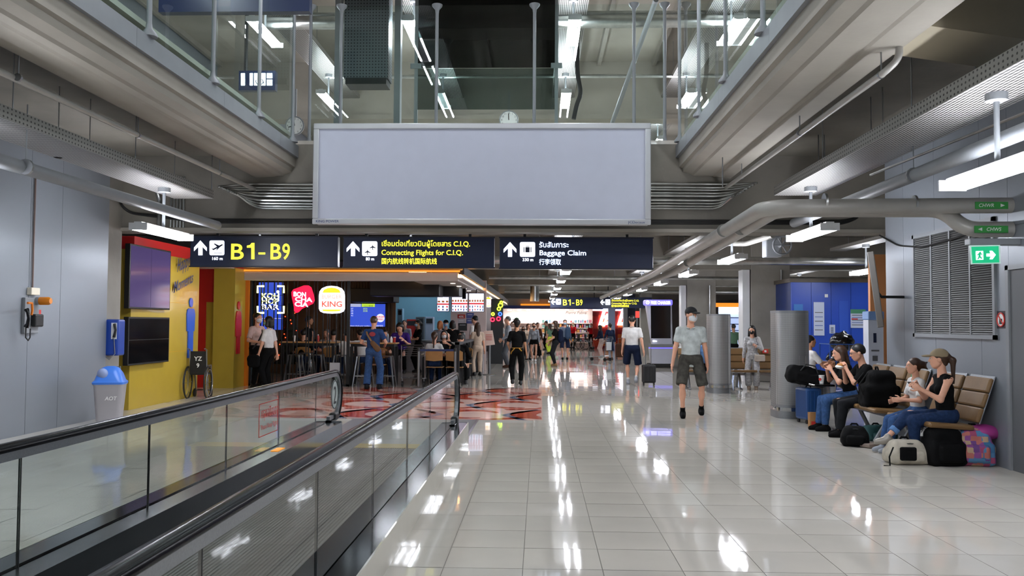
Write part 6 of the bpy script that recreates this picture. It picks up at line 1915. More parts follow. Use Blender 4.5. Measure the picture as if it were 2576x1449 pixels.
def hand_prims(w, d, n, side, curl=.5):
    """w wrist, d along forearm, n palm normal, side = +1/-1 thumb side sign"""
    d = d / np.linalg.norm(d); n = n - d * (n @ d); n /= np.linalg.norm(n); s = np.cross(d, n) * side
    R = np.stack([s, n, d], 1)
    P = [cap_(w - d * .02, w + d * .03, .026, .027, k=.01), ell_(w + d * .055, (.042, .017, .05), R, k=.015)]
    for i, (off, ln) in enumerate(((-.03, .058), (-.01, .072), (.011, .078), (.031, .07))):
        b0 = w + d * .092 + s * off
        m1 = b0 + (d * (1 - .35 * curl) + n * .75 * curl) * ln * .55
        m2 = m1 + (d * (1 - 1.1 * curl) + n * 1.1 * curl) * ln * .5
        P += [cap_(b0 - d * .015, m1, .0105, .0095, k=.006), cap_(m1, m2, .0095, .0075, k=.004)]
    t0 = w + d * .03 + s * .035; t1 = t0 + d * .03 + s * .028 + n * .012 * curl; t2 = t1 + d * .034 + s * .006 + n * .02 * curl
    P += [cap_(t0, t1, .013, .011, k=.008), cap_(t1, t2, .011, .0085, k=.004)]
    return P


HD = lambda: [ell_((0, -.012, .035), (.076, .095, .086)), ell_((0, .022, -.018), (.065, .076, .1)), ell_((0, .046, -.083), (.036, .036, .03)), cap_((-.05, .0, -.06), (-.02, .05, -.09), .018, k=.03), cap_((.05, .0, -.06), (.02, .05, -.09), .018, k=.03),
              ell_((.078, -.004, -.008), (.01, .022, .031), k=.008), ell_((-.078, -.004, -.008), (.01, .022, .031), k=.008), cap_((-.035, .085, .03), (.035, .085, .03), .012, k=.02), cap_((0, .094, .015), (0, .113, -.024), .008, .013, k=.012),
              ell_((.014, .1, -.028), (.01, .01, .008), k=.008), ell_((-.014, .1, -.028), (.01, .01, .008), k=.008), ell_((0, .093, -.055), (.024, .012, .007), k=.006), ell_((0, .09, -.066), (.02, .012, .007), k=.006)]


def hair_prims(style):
    face_cut = ('sub', [ell_((0, .1, -.045), (.073, .085, .105))])
    P = [ell_((0, -.02, .044), (.088, .103, .09)), cap_((0, -.06, .0), (0, -.06, -.05), .06, .045, k=.03)]
    if style == 'long':
        P += [cap_((0, -.075, .02), (0, -.1, -.32), .075, .06, flat=((0, 1, 0), 1.5), k=.04), cap_((.075, -.02, .01), (.1, .0, -.26), .032, .03, k=.03), cap_((-.075, -.02, .01), (-.1, .0, -.26), .032, .03, k=.03)]
    elif style == 'bob':
        P += [cap_((.072, -.02, .02), (.078, -.01, -.11), .034, .036, k=.03), cap_((-.072, -.02, .02), (-.078, -.01, -.11), .034, .036, k=.03), cap_((0, -.08, 0), (0, -.08, -.11), .07, .065, k=.03)]
    elif style == 'pony':
        P += [cap_((0, -.11, .03), (0, -.16, -.02), .03, .035), cap_((0, -.16, -.02), (0, -.15, -.3), .035, .018)]
    elif style == 'bun':
        P += [ell_((0, -.12, .06), (.045, .045, .045))]
    elif style == 'messy':
        P += [ell_((0, -.13, .02), (.055, .06, .06)), cap_((0, -.15, .03), (.03, -.22, .06), .03, .012), cap_((0, -.15, .0), (-.02, -.21, -.05), .028, .01)]
    P += [face_cut]
    if style in ('short', 'crop'):
        P += [('and', (0, 0, -.035), (0, .0, -1)), ('sub', [ell_((.08, .05, -.03), (.03, .08, .045)), ell_((-.08, .05, -.03), (.03, .08, .045))])]
    if style == 'bald':
        P = [ell_((0, -.03, .02), (.083, .09, .07)), ('and', (0, 0, .02), (0, .3, 1)), ('and', (0, 0, -.04), (0, 0, -1)), ('sub', [ell_((0, .1, -.03), (.09, .11, .12))])]
    return P


def person(label, px=None, py=None, top_py=None, Y=None, h=None, pos=None, face=180., skin=skin1, top=(c_white, .45), bot=(c_black, 'long'), shoe=black, hair=('short', hair_bk), cap=None, mask=None, lean=0., hands=(None, None), feet=None, sit=None,
           head=(0, 0), curl=.45, female=False, near=False, glasses=False, eyes=None, socks=None, twist=0., elbow=(None, None), fat=1., headroll=0., neckline=True, palm=None, simple=False, group=None):
    if pos is None:
        if Y is None:
            g_ = PZ(px, py); x, y = g_.x, g_.y
        else:
            x, y = PY(px, 900, Y).x, Y
        z0 = 0.
    else:
        x, y = pos[0], pos[1]; z0 = pos[2] if len(pos) > 2 else 0.
    if h is None:
        h = PY(px, top_py, y).z - z0
    s = h / 1.75
    X4 = Matrix.Translation((x, y, z0)) @ Matrix.Rotation(math.radians(face), 4, 'Z') @ Matrix.Diagonal((s, s, s, 1))
    r = thing('person', label, 'person', (x, y, z0), group)
    res = .016 if near else .024
    Rl = rotm(twist, lean)
    pel = v3(0, 0, .93) if sit is None else v3(0, 0, sit / s + .095)
    sw = .158 if female else .178
    chest = pel + Rl @ v3(0, 0, .33); neck = pel + Rl @ v3(0, 0, .535)
    Rh = rotm(head[0], head[1], headroll)
    hc = neck + Rl @ v3(0, .015, .075) + Rh @ v3(0, .015, .1)
    fy = Rl @ v3(0, 1, 0)
    sh = [neck + Rl @ v3(k * sw, 0, -.075) for k in (-1, 1)]
    hip = [pel + v3(k * .088, 0, -.02) for k in (-1, 1)]
    if feet is None:
        feet = [(-.1, 0, .085), (.1, .02, .085)] if sit is None else [(-.12, .42, .085), (.12, .45, .085)]
    feet = [v3(*f_[:3]) for f_ in feet]; 
    kn, an = [], []
    for i in (0, 1):
        a, t = ik(hip[i], feet[i], .435, .43, ((i * 2 - 1) * .25, 1, .05) if sit is None else (0, .6, 1))
        kn.append(a); an.append(t)
    el, wr_ = [], []
    for i, k in ((0, -1), (1, 1)):
        tgt = v3(*hands[i]) if hands[i] is not None else pel + v3(k * .26, .05, -.12) + (chest - pel - v3(0, 0, .33)) * 1.2
        a, t = ik(sh[i], tgt, .29, .255, elbow[i] if elbow[i] is not None else (k * .5, -.8, -.3))
        el.append(a); wr_.append(t)
    # --- skin ---
    P = [cap_(pel, chest, .1, .11, flat=(fy, 1.4)), cap_(chest, neck + Rl @ v3(0, 0, -.05), .11, .07, flat=(fy, 1.3)), cap_(neck - Rl @ v3(0, 0, .05), hc + Rh @ v3(0, -.02, -.05), .056, .05, k=.03)]
    for i in (0, 1):
        P += [cap_(sh[i], el[i], .046 * fat, .037, k=.02), cap_(el[i], wr_[i], .038, .026, k=.02), ell_(sh[i], (.055, .055, .055))]
        cf = kn[i] * .68 + an[i] * .32
        P += [cap_(hip[i], kn[i], .076 * fat, .046, k=.02), cap_(kn[i], an[i], .045, .033, k=.015), ell_(cf + v3(0, -.012, 0), (.054, .054, .08), k=.03), cap_(an[i], an[i] + v3(0, .03, -.03), .032, .025)]
    parts = [(P, res)]
    Xh = lambda Q: [tr_prim(q, Rh, hc) for q in Q]
    parts.append((Xh(HD()), .0085 if near else .012))
    for i, k in ((0, -1), (1, 1)):
        d = wr_[i] - el[i]
        n_ = v3(-k, 0, 0) if palm is None or palm[i] is None else v3(*palm[i])
        if abs(d @ n_) > .9 * np.linalg.norm(d):
            n_ = v3(0, 0, -1)
        sd = 1 if np.cross(d, n_) @ v3(0, 1, .4) > 0 else -1
        parts.append((hand_prims(wr_[i], d, n_, sd, curl), .0065 if near else .0085))
    blob('body', parts, res, skin, r, X4)
    # --- top ---
    tm_, slv = top[0], top[1]
    if tm_ is not None:
        P = [cap_(pel + Rl @ v3(0, 0, -.02 if sit is None else .0), chest + Rl @ v3(0, 0, .02), .142 * fat, (.145 if female else .158) * fat, flat=(fy, 1.42)), cap_(chest, neck + Rl @ v3(0, 0, -.085), .15 * fat, .1, flat=(fy, 1.45), k=.04)]
        for i in (0, 1):
            e = el[i]; w__ = wr_[i]
            P += [cap_(neck + Rl @ v3(0, 0, -.05), sh[i], .05, .06, k=.04)]
            if slv <= .05:
                P += [cap_(chest + (sh[i] - chest) * .5, sh[i] * .9 + chest * .1, .06, .045)]
            elif slv < 1:
                P += [cap_(sh[i], sh[i] + (e - sh[i]) * min(1, slv * 1.6), .062 * fat, .06 * fat, cut=1, k=.02)]
            else:
                P += [cap_(sh[i], e, .062 * fat, .052, k=.02), cap_(e, e + (w__ - e) * .92, .052, .04, k=.02)]
        if female and tm_ is not None:
            P += [ell_(chest + Rl @ v3(.065, .085, .0), (.062, .06, .06), k=.04), ell_(chest + Rl @ v3(-.065, .085, .0), (.062, .06, .06), k=.04)]
        P += [('sub', [cap_(neck + Rl @ v3(0, .01, -.035), hc, .062, .07)])]
        if sit is None:
            P += [('and', pel + v3(0, 0, -.075 if len(top) < 3 else top[2]), (0, 0, -1))]
        blob('shirt', [P], res, tm_, r, X4, wr=.0035)
    # --- bottom ---
    bm_, kind = bot
    P = [cap_(pel + v3(-.06, -.005, .0), pel + v3(.06, -.005, .0), .125 * fat, k=.04), cap_(pel, pel + Rl @ v3(0, 0, .09), .13 * fat, .13 * fat, flat=(fy, 1.35))]
    if kind in ('long', 'wide', 'crop'):
        for i in (0, 1):
            a2 = kn[i] + (an[i] - kn[i]) * (.94 if kind != 'crop' else .72)
            P += [cap_(hip[i], kn[i], .094 * fat, .081 * fat, k=.02), cap_(kn[i], a2, .081 * fat if kind != 'wide' else .084, .056 if kind != 'wide' else .088, cut=1, k=.02)]
    elif kind in ('short', 'mini'):
        for i in (0, 1):
            q_ = hip[i] + (kn[i] - hip[i]) * (.95 if kind == 'short' else .35)
            P += [cap_(hip[i] + v3((i * 2 - 1) * .012, 0, 0), q_ + v3((i * 2 - 1) * .02, 0, 0), .094 * fat, .088 * fat if kind == 'short' else .09, cut=1, k=.015)]
    elif kind in ('skirt', 'dress'):
        P += [cap_(pel, v3(pel[0], pel[1], .5 if kind == 'skirt' else .45), .15, .2, flat=(v3(0, 1, 0), 1.25), cut=1)]
    elif kind == 'robe':
        P += [cap_(pel, v3(pel[0], pel[1], .06), .15, .23, flat=(v3(0, 1, 0), 1.25), cut=1)]
    P += [('and', pel + Rl @ v3(0, 0, .08), Rl @ v3(0, 0, 1))]
    blob('trousers' if kind in ('long', 'wide', 'crop') else 'shorts' if kind in ('short', 'mini') else 'skirt', [P], res, bm_, r, X4, wr=.003)
    if kind == 'crop':
        blob('turn_up', [[cap_(kn[i] + (an[i] - kn[i]) * .6, kn[i] + (an[i] - kn[i]) * .76, .06, .06, cut=3)] for i in (0, 1)], .012, c_skyb, r, X4)
    # --- shoes ---
    for i in (0, 1):
        a = an[i]
        pit = 0.
        if len(feet) and sit is None and a[2] > .13:
            pit = -min(.9, (a[2] - .085) * 3.2)
        Rs = rotm(0, -math.degrees(pit) if pit else 0)
        base = a - v3(0, 0, .085)
        T_ = lambda q: a + Rs @ (v3(*q) - v3(0, 0, .085))
        Q = [cap_(T_((0, -.05, .035)), T_((0, .13, .03)), .043, .037, flat=(v3(0, 0, 1), .95)), cap_(T_((0, -.03, .05)), T_((0, -.01, .1)), .042, .04), cap_(T_((0, 0, .07)), T_((0, .09, .04)), .042, .036), ('and', T_((0, 0, 0)), Rs @ v3(0, 0, -1))]
        blob('shoe', [Q], .011 if near else .016, shoe, r, X4)
        if socks:
            blob('sock', [[cap_(a + v3(0, 0, .0), a + (kn[i] - a) * .2, .038, .042, cut=1)]], .012, socks, r, X4)
    # --- head extras ---
    if hair:
        blob('hair', [Xh(hair_prims(hair[0]))], .011 if near else .016, hair[1], r, X4)
    if cap:
        blob('cap', [Xh([ell_((0, -.012, .045), (.094, .112, .09)), ('and', (0, 0, .03), (0, .12, -1))]), Xh([ell_((0, .125, .042), (.072, .075, .016)), ('and', (0, .06, 0), (0, -1, 0))])], .01, cap, r, X4)
    if mask:
        blob('mask', [Xh([ell_((0, .03, -.045), (.071, .092, .068)), ('and', (0, .028, 0), (0, -1, .0)), ('and', (0, .0, .004), (0, -.1, 1)), ('and', (0, 0, -.108), (0, 0, -1))])], .009 if near else .013, mask, r, X4)
    if eyes if eyes is not None else near:
        for k in (-1, 1):
            Xe = np.array(X4)
            c0 = hc + Rh @ v3(k * .031, .083, .01)
            b = MB(); cw = Vector(Xe[:3, :3] @ c0 + Xe[:3, 3]); fw = Vector(Xe[:3, :3] @ (Rh @ v3(k * .12, 1, 0))).normalized()
            b.ell(cw, (.013 * s,) * 3, 10, 6); ey_ = b.build('eye', eye_w, r, smooth=True)
            b = MB(); b.ell(cw + fw * .0085 * s, (.0065 * s,) * 3, 8, 6); b.build('pupil', eye_d, ey_, smooth=True)
        if hair:
            blob('eyebrows', [Xh([cap_((k * .018, .097, .036), (k * .046, .088, .036), .004, .003)]) for k in (-1, 1)], .003, hair[1], r, X4)
    if glasses:
        b = MB(); Xe = np.array(X4); G = lambda q: Vector(Xe[:3, :3] @ (hc + Rh @ v3(*q)) + Xe[:3, 3])
        for k in (-1, 1):
            b.tube([G((k * .034 + .023 * math.cos(t), .105, .008 + .018 * math.sin(t))) for t in np.linspace(0, 2 * math.pi, 15)[:-1]], .002, 5, closed=True)
            b.tube([G((k * .057, .1, .012)), G((k * .08, .0, .012))], .002, 5)
        b.tube([G((-.011, .108, .012)), G((.011, .108, .012))], .002, 5); b.build('glasses', darkgrey, r)
    r_info = dict(X4=X4, wr=wr_, el=el, sh=sh, neck=neck, chest=chest, pel=pel, hc=hc, Rh=Rh, r=r, W=lambda q: Vector(np.array(X4)[:3, :3] @ np.array(q, float) + np.array(X4)[:3, 3]))
    return r_info


def tr_prim(q, R, t):
    if q[0] == 'c':
        fl = q[5]
        if fl is not None:
            fl = (R @ np.array(fl[0], float), fl[1])
        return ('c', R @ q[1] + t, R @ q[2] + t, q[3], q[4], fl, q[6], q[7])
    if q[0] == 'e':
        RR = R if q[3] is None else R @ q[3]
        return ('e', R @ q[1] + t, q[2], RR, None, None, None, q[7])
    if q[0] == 'sub':
        return ('sub', [tr_prim(k, R, t) for k in q[1]])
    if q[0] == 'and':
        return ('and', R @ np.array(q[1], float) + t, R @ np.array(q[2], float))


def strap(info, pts, rad, m_, name='strap', flat=.4):
    b = MB(); b.tube([info['W'](p) for p in pts], rad, 8, flat=flat); return b.build(name, m_, info['r'], smooth=True)


def collar(info, m_):
    n_ = info['neck']; b = MB(); pts = []
    for t in np.linspace(.35, 2 * math.pi - .35, 13):
        pts.append(info['W']((.068 * math.sin(t), .01 + .066 * math.cos(t), n_[2] - .02 - .025 * math.cos(t))))
    b.tube(pts, .022, 8, flat=.45); b.build('collar', m_, info['r'], smooth=True)
    b = MB()
    for k in range(4):
        b.ell(info['W']((0, .112 + .004 * k, n_[2] - .16 - .09 * k)), (.007,) * 3, 8, 5)
    return b


# ---- near and middle figures ----
I = person('man in black cap, white mask and leaf-print shirt walking towards the camera', 1738, 1050, 775, face=172, near=True, skin=skin1, top=(c_leaf, .42, -.13), bot=(c_camo, 'short'), shoe=c_black, socks=c_black, hair=('short', hair_br), cap=mat('cap_black', '17171a', .8), mask=mk_w,
           head=(32, 4), feet=[(-.17, -.16, .115), (.13, .1, .085)], hands=[(-.27, -.06, .78), (.3, .06, .8)])
collar(I, c_leaf).build('buttons', whitep, I['r'])
I = person('man in white polo and navy shorts walking away with a suitcase', 1590, 967, 795, face=-6, near=True, top=(c_white, .45), bot=(c_navy, 'short'), shoe=c_greyl, socks=c_white, hair=('short', hair_bk), feet=[(-.1, .12, .085), (.1, -.2, .16)], hands=[(-.26, .1, .8), (.3, -.08, .82)], fat=1.08)
collar(I, c_white)
p = PZ(1632, 969)
suitcase('black cabin suitcase pulled by the man in white polo', (p.x, p.y, 0), (.34, .22, .46), mat('case_black', '18181a', .5), rot=0, hz=.95)
I = person('woman staff in black uniform with ochre apron strings walking away', 1300, 969, 805, face=0, near=True, female=True, skin=skin2, top=(c_black, .5, -.02), bot=(c_black, 'long'), hair=('bun', hair_bk), cap=mat('cap_black2', '1a1a1c', .8), feet=[(-.11, -.16, .13), (.1, .12, .085)], hands=[(-.2, .2, .95), (.27, .05, .78)])
ochre = mat('apron_ochre', 'b8862c', .8)
b = MB(); b.tube([I['W'](q) for q in ((-.14, -.02, 1.0), (-.1, -.115, 1.0), (0, -.13, 1.0), (.1, -.115, 1.0), (.14, -.02, 1.0))], .018, 8, flat=.4); b.tube([I['W'](q) for q in ((-.06, -.14, .99), (-.14, -.12, .9), (-.16, -.06, .84))], .014, 6); b.tube([I['W'](q) for q in ((.06, -.14, .99), (.13, -.12, .92))], .014, 6); b.build('apron_strings', ochre, I['r'], smooth=True)
person('man in pale blue shirt and grey trousers standing in profile', 1278, 925, 797, face=100, near=True, top=(c_greyl, 1, -.1), bot=(c_grey, 'long'), shoe=c_brown, hair=('short', hair_gr), hands=[(-.1, .22, .98), (.12, .2, .95)])
I = person('woman with dark hair, black top and backpack facing left', 1397, 921, 808, face=85, near=True, female=True, top=(c_black, .5), bot=(c_char, 'long'), shoe=c_tan, hair=('long', hair_br), mask=mk_w, hands=[(-.12, .26, .98), (.12, .22, .9)], fat=1.1)
blob('backpack', [[cap_((0, -.2, 1.02), (0, -.2, 1.32), .13, .12, flat=((0, 1, 0), 1.2)), ell_((0, -.27, 1.05), (.1, .06, .11))]], .02, c_navy, I['r'], I['X4'])
blob('sling_pouch', [[ell_((0, .2, 1.0), (.13, .06, .06))]], .02, ochre, I['r'], I['X4'])
person('woman in grey sweater, black shorts and black mask walking forward', 1343, 909, 813, face=176, female=True, top=(c_greyl, 1), bot=(c_black, 'mini'), shoe=c_white, hair=('bun', hair_br), mask=mk_k, feet=[(-.08, .12, .085), (.08, -.1, .1)])
person('woman with long brown hair raising a hand to her face', 1328, 905, 815, face=-150, female=True, top=(c_beige, 1), bot=(c_grey, 'long'), hair=('long', hair_br), hands=[(-.1, .2, 1.4), (.25, .05, .85)])
person('woman with hair bun in a dark brown robe', 1352, 897, 812, face=200, female=True, top=(c_brown, 1), bot=(c_black, 'robe'), hair=('bun', hair_bk))
person('man in green cap and dark camouflage jacket shading his eyes', 1300, 896, 800, face=90, top=(c_camo, 1), bot=(c_char, 'long'), hair=('short', hair_bk), cap=c_green, hands=[(-.1, .2, 1.55), (.2, .1, .85)])
person('person with black mask half hidden behind the staff woman', 1316, 897, 822, face=180, female=True, top=(c_black, 1), bot=(c_black, 'long'), hair=('long', hair_br), mask=mk_k)
I = person('man in blue mask and grey hoodie with a dark backpack on his chest', 1421, 905, 805, face=180, top=(c_slate, 1, -.2), bot=(c_navy, 'short'), shoe=c_black, hair=('short', hair_br), mask=mk_b)
blob('front_backpack', [[cap_((-.12, .2, 1.05), (-.12, .2, 1.32), .13, .12, flat=((0, 1, 0), 1.2)), ell_((-.12, .27, 1.0), (.1, .06, .1))]], .025, mat('pack_teal', '16304c', .7), I['r'], I['X4'])
person('person in green shirt and black trousers standing before the shop shelves', 1374, 880, 808, face=100, top=(c_green, .5), bot=(c_black, 'long'))
person('person in lime trousers half hidden by the woman with backpack', 1383, 890, 815, face=60, top=(c_green, .5), bot=(c_lime, 'wide'), hair=('long', hair_br))
I = person('staff in red vest with green mask at the left wheelchair', 1441, 874, 812, face=180, top=(c_red, .5), bot=(c_black, 'long'), mask=mk_g, hands=[(-.2, .3, .95), (.2, .3, .95)])
I = person('staff in red shirt with white mask at the right wheelchair', 1487, 876, 814, face=170, top=(c_red, .5), bot=(c_black, 'long'), mask=mk_w, hands=[(-.2, .3, .95), (.2, .3, .95)])
p = PZ(1455, 878); wheelchair('black wheelchair held by the staff in red vest', (p.x, p.y, 0), 115, 1., False, .6)
p = PZ(1473, 879); wheelchair('black wheelchair held by the staff in red shirt', (p.x, p.y, 0), 250, 1., False, .6)
person('woman in dark navy coat pushing the luggage trolley', 1514, 899, 818, face=60, female=True, top=(c_navy, 1), bot=(c_pink, 'long'), shoe=c_white, hair=('long', hair_bk), hands=[(-.15, .35, 1.0), (.15, .35, 1.0)], lean=10)
person('woman in navy dress and sandals seen from behind', 1535, 906, 814, face=20, female=True, skin=skin2, top=(c_navy, 1), bot=(c_navy, 'dress'), shoe=c_brown, hair=('bun', hair_bk), hands=[(-.2, .25, 1.0), (.27, .0, .8)])
p = PZ(1560, 902); suitcase('small dark brown suitcase beyond the man in white polo', (p.x, p.y, 0), (.4, .25, .6), c_brown, hz=.9)
person('woman in brown top and blue jeans beyond the canopy', 1254, 905, 815, face=40, female=True, top=(c_brown, .5), bot=(c_jean, 'wide'), hair=('long', hair_br))
person('dark-haired person in white beyond the woman in jeans', 1262, 897, 811, face=120, top=(c_white, .5), bot=(c_jean, 'long'), hair=('bob', hair_bk))
person('woman in black skirt standing behind the pink notice board', 1218, 912, 815, face=60, female=True, top=(c_white, .5), bot=(c_black, 'skirt'), hair=('short', hair_bk))
person('woman with long brown hair and beige top at the ordering counter', 1201, Y=25.5, top_py=812, face=20, female=True, top=(c_beige, .5), bot=(c_beige, 'long'), hair=('long', hair_br))
person('man in white shirt at the counter under the menu boards', 1195, Y=27.2, top_py=795, face=60, top=(c_white, .5), bot=(c_black, 'long'))
# ---- restaurant figures ----
I = person('man in grey cap, blue T-shirt and jeans standing at the high table', 938, 979, 797, face=-3, near=True, top=(c_blue, .45, -.1), bot=(c_jean, 'wide'), shoe=c_char, hair=('short', hair_br), cap=None, feet=[(-.15, -.02, .085), (.15, .03, .085)], hands=[(-.22, .22, 1.05), (.24, .22, 1.06)], fat=1.05)
blob('cap', [[tr_prim(q, I['Rh'], I['hc']) for q in [ell_((0, -.012, .035), (.094, .112, .095)), ('and', (0, 0, .012), (0, .12, -1))]]], .011, cloth('cap_grey', '8c8684'), I['r'], I['X4'])
strap(I, [(-.17, -.02, 1.42), (-.12, -.13, 1.32), (-.02, -.155, 1.18), (.1, -.15, 1.05)], .025, c_tan, 'bag_strap')
blob('sling_bag', [[cap_((.02, -.17, 1.12), (.14, -.16, .98), .06, .075, flat=((0, 1, 0), 1.8))]], .015, cloth('bag_tan', '6a5038'), I['r'], I['X4'])
b = MB(); b.ell(I['W']((0, -.128, 1.33)), (.075, .012, .055), 14, 8); b.build('shirt_print', mat('print_red', '8c2f38', .8), I['r'], smooth=True)
I = person('woman in pale pink blouse with crossbody strap beside the bar screen', 645, Y=20.15, top_py=789, face=-120, near=True, female=True, top=(c_pink, .5), bot=(c_black, 'long'), hair=('bun', hair_bk), mask=mk_w, hands=[(-.05, .22, 1.1), (.16, .24, 1.08)])
strap(I, [(-.14, -.02, 1.43), (-.05, .14, 1.3), (.08, .15, 1.1), (.17, .05, .92)], .02, black, 'bag_strap')
I = person('woman in white short-sleeved shirt and green mask turning to her friend', 676, Y=19.6, top_py=797, face=75, near=True, female=True, top=(c_white, .5), bot=(c_black, 'long'), hair=('bob', hair_bk), mask=mk_g, hands=[(-.22, .16, .78), (.2, -.12, .78)])
collar(I, c_white)
blob('handbag', [[cap_((-.28, .16, .74), (-.28, .3, .74), .11, .11, flat=((1, 0, 0), 1.8)), cap_((-.28, .16, .64), (-.28, .3, .64), .1, .1, flat=((1, 0, 0), 1.8))]], .02, c_black, I['r'], I['X4'])
person('person in purple shirt bent over the high table', 1010, Y=22.2, h=1.68, face=180, top=(c_purple, .5), bot=(c_black, 'long'), hair=('bob', hair_bk), sit=.74, lean=26, head=(0, 35), feet=[(-.12, .25, .35), (.12, .28, .35)], hands=[(-.12, .42, 1.15), (.2, .38, 1.1)])
person('dark-clothed man walking inside behind the bar screen', 774, Y=24.0, top_py=797, face=-90, skin=skin2, top=(c_black, .5), bot=(c_black, 'long'))
for px, Y, hr, tp, lab, fc in ((762, 23.2, 'short', c_black, 'seated diner in dark shirt with white mask behind the bars', 10), (786, 24.8, 'bob', c_navy, 'seated diner with dark bob facing the hall behind the bars', 180), (824, 24.9, 'short', c_greyl, 'seated diner in grey at the inner table', 170), (836, 23.3, 'short', c_white, 'seated diner in white shirt under the burger logo', -5), (872, 23.0, 'short', c_white, 'seated diner in white by the right post of the bar screen', 20), (909, 23.7, 'short', c_white, 'seated diner in white left of the man in blue', 40), (965, 22.9, 'short', c_brown, 'seated diner with ginger light on face behind the high table', 200)):
    person(lab, px, Y=Y, h=1.68, face=fc, top=(tp, .5), bot=(c_jeand, 'long'), hair=(hr, hair_bk if px != 824 else hair_gr), sit=.46, mask=mk_w if px in (762,) else None, hands=[(-.15, .35, .8), (.15, .35, .8)], lean=8)
person('woman with brown ponytail in white blouse on the left wooden chair', 1092, Y=21.5, h=1.62, face=0, female=True, near=False, top=(c_white, .5), bot=(c_jeand, 'long'), hair=('pony', hair_br), sit=.46, hands=[(-.15, .35, .82), (.15, .35, .82)])
person('woman in white mask facing the hall at the low table', 1117, Y=23.5, h=1.66, face=180, female=True, top=(c_char, .5), bot=(c_black, 'long'), hair=('bob', hair_bk), mask=mk_w, sit=.46, hands=[(-.12, .3, 1.05), (.2, .3, 1.0)])
person('bald man in white shirt leaning across the low table', 1143, Y=24.4, h=1.72, face=150, top=(c_white, .5), bot=(c_black, 'long'), hair=('bald', hair_gr), sit=.46, lean=30, head=(0, 25), hands=[(-.15, .42, .85), (.15, .42, .85)])
person('person in black hoodie bowed over on the right wooden chair', 1150, Y=21.5, h=1.66, face=-10, top=(c_black, 1), bot=(c_black, 'long'), hair=('short', hair_bk), sit=.46, lean=28, head=(0, 30), hands=[(-.15, .42, .82), (.15, .42, .82)])
person('girl in white mask sitting at the fence', 1162, Y=23.2, h=1.6, face=150, female=True, top=(c_black, 1), bot=(c_black, 'long'), hair=('long', hair_bk), mask=mk_w, sit=.46)
person('kitchen staff in mask with orange-cuffed sleeve at the till', 1052, Y=27.0, top_py=806, face=120, female=True, skin=skin2, top=(c_black, .5), bot=(c_black, 'long'), hair=('pony', hair_bk), mask=mk_b, hands=[(-.1, .35, 1.1), (.2, .3, 1.05)])
person('ginger-haired person in grey queueing at the counter', 1106, Y=26.5, top_py=808, face=-20, top=(c_greyl, .5), bot=(c_jean, 'long'), hair=('bob', hair_or), mask=mk_b)
person('person in dark cap and blue mask behind the counter', 1121, Y=28.3, top_py=806, face=180, top=(c_black, .5), bot=(c_black, 'long'), hair=('short', hair_bk), cap=c_black, mask=mk_b)
person('dark-haired person in black T-shirt queueing at the counter', 1138, Y=26.4, top_py=807, face=15, top=(c_black, .5), bot=(c_black, 'long'), hair=('bob', hair_bk))
person('person in dark shirt at the left of the kitchen', 1017, Y=28.9, top_py=806, face=180, top=(c_greyl, .5), bot=(c_black, 'long'))
# ---- right side figures ----
I = person('woman with long black hair in grey patterned outfit leaning by the column', 1893, 979, 820, face=165, near=True, female=True, skin=skin1, top=(c_print, 1), bot=(c_print, 'wide'), shoe=c_beige, hair=('long', hair_bk), mask=mk_k, hands=[(-.12, .24, 1.2), (.24, .05, .85)], head=(-8, 12))
b = MB(); b.obox(I['W']((-.2, .14, .87)), .24, .1, .16, Matrix.Rotation(math.radians(-10), 3, 'Z')); b.build('handbag', mat('bag_cream', 'c8bcb0', .6), I['r'], bevel=.02)
blob('white_sleeve', [[cap_(I['sh'][0], I['el'][0], .07, .06)]], .02, c_white, I['r'], I['X4'])
person('person in blue top half hidden by the far air pillar', 1777, Y=20.9, h=1.66, face=170, top=(c_skyb, .5), bot=(c_black, 'long'), hair=('bob', hair_bk), sit=.46, hands=[(-.15, .35, .7), (.15, .35, .7)])
person('dark silhouetted person before the lit shop window', 1846, Y=30, top_py=816, face=10, skin=skin2, top=(c_green, .5), bot=(c_black, 'long'))
person('dark-haired person in white behind the suitcase by the blue booth', 2036, Y=17.2, h=1.66, face=-80, skin=skin2, top=(c_white, .5), bot=(c_greyl, 'long'), hair=('short', hair_bk), sit=.46, hands=[(-.1, .45, .85), (.15, .4, .8)])
b = MB(); x_ = PY(2036, 900, 17.2).x; r = thing('low_stool', 'low grey seat under the person in white by the booth', 'seat', (x_, 17.2, 0)); b.box(x_ - .25, x_ + .25, 16.95, 17.45, .38, .44); b.build('seat', midgrey, r, bevel=.02)
b = MB(); b.box(x_ - .2, x_ + .2, 17.0, 17.4, 0, .38); b.build('base', darkgrey, r)
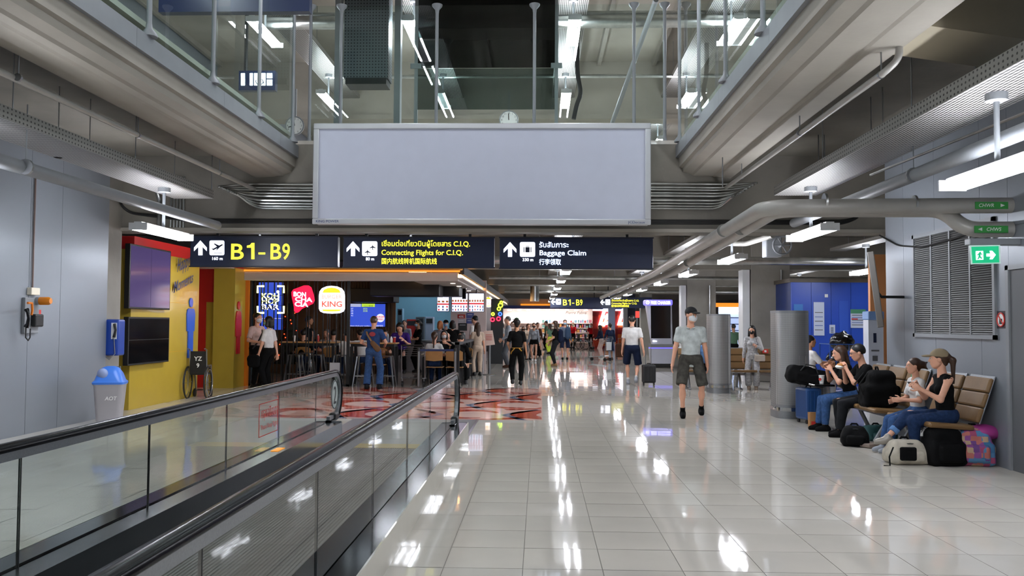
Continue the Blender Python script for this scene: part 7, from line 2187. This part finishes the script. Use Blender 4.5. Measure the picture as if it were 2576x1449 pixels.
# seated man eating, seated woman beside him
I = person('man in glasses and black T-shirt eating on the tan seats', pos=(SX + .02, 12.25), h=1.62, face=90, near=True, top=(c_black, .55), bot=(c_char, 'long'), shoe=c_black, hair=('short', hair_bk), glasses=True, sit=.44, lean=12, head=(-4, 14), feet=[(-.12, .5, .085), (.12, .42, .085)], hands=[(-.05, .37, 1.02), (.06, .37, 1.0)], elbow=((-.4, .3, -1), (.4, .3, -1)), curl=.7, fat=1.06)
bp = I['W']((0, .44, 1.06))
r = thing('burger', 'wrapped burger held in the hands of the man in glasses', 'food', bp)
b = MB(); b.ell(bp, (.05, .055, .035), 14, 8); b.build('bun', mat('bun', 'b87a3c', .6), r, smooth=True)
b = MB(); b.ell(bp + Vector((-.01, -.0, -.015)), (.06, .06, .03), 12, 6); b.build('wrapper', white, r, smooth=True)
I = person('woman in dark top and blue jeans eating beside the man in glasses', pos=(SX - .02, 12.9), h=1.55, face=90, near=True, female=True, top=(c_black, .5), bot=(c_jean, 'long'), shoe=c_black, hair=('long', hair_br), sit=.44, lean=12, head=(0, 12), feet=[(-.1, .45, .085), (.1, .5, .085)], hands=[(-.06, .33, 1.0), (.08, .36, 1.02)], elbow=((-.4, .3, -1), (.4, .3, -1)), curl=.7)
cp = I['W']((.22, .4, .76))
r = thing('paper_cup', 'white paper cup with a red round logo near the eating couple', 'cup', cp)
b = MB(); b.lathe([(.03, 0), (.042, .12), (.044, .125)], cp, 16); b.build('cup_body', white, r, smooth=True)
b = MB(); b.cyl(cp + Vector((-.03, -.025, .065)), cp + Vector((-.034, -.029, .065)), .022, n=14); b.build('logo', redp, r)
b = MB(); b.obox(cp + Vector((0, .0, -.02)), .3, .3, .03); tag(b.build('food_tray', blackgloss, bevel=.01), 'black food tray held between the eating couple', 'tray')
# woman in cap and girl
I = person('woman in tan cap and black tank top with crossed legs', pos=(SX + .04, 10.05), h=1.58, face=90, near=True, female=True, top=(c_black, 0), bot=(c_jeand, 'crop'), shoe=c_silver, hair=('pony', hair_br), cap=mat('cap_tan', '8a7a60', .8), sit=.44, lean=4, head=(-22, 2), feet=[(-.08, .42, .085), (-.02, .74, .3)], hands=[(-.12, .36, .92), (.02, .34, .94)], elbow=((-.5, -.2, -1), (.5, -.2, -1)), curl=.55)
b = MB(); b.obox(I['W']((-.02, .43, .97)), .05, .12, .01, Matrix.Rotation(.4, 3, 'X')); tag(b.build('phone', black, bevel=.004), 'black phone in the hands of the woman in the cap', 'phone')
I = person('girl in white T-shirt with tied-up brown hair looking left', pos=(SX + .0, 10.68), h=1.34, face=90, near=True, female=True, top=(c_white, .5), bot=(c_jean, 'long'), shoe=c_greyl, hair=('messy', hair_br), sit=.44, lean=3, head=(-4, 0), feet=[(-.1, .5, .1), (.1, .52, .1)], hands=[(-.12, .3, .85), (.12, .32, .82)])
strap(I, [(-.06, .03, .0 + I['neck'][2] - .02), (-.04, .12, I['neck'][2] - .14), (0, .14, I['neck'][2] - .24), (.04, .12, I['neck'][2] - .14), (.06, .03, I['neck'][2] - .02)], .007, darkgrey, 'lanyard')
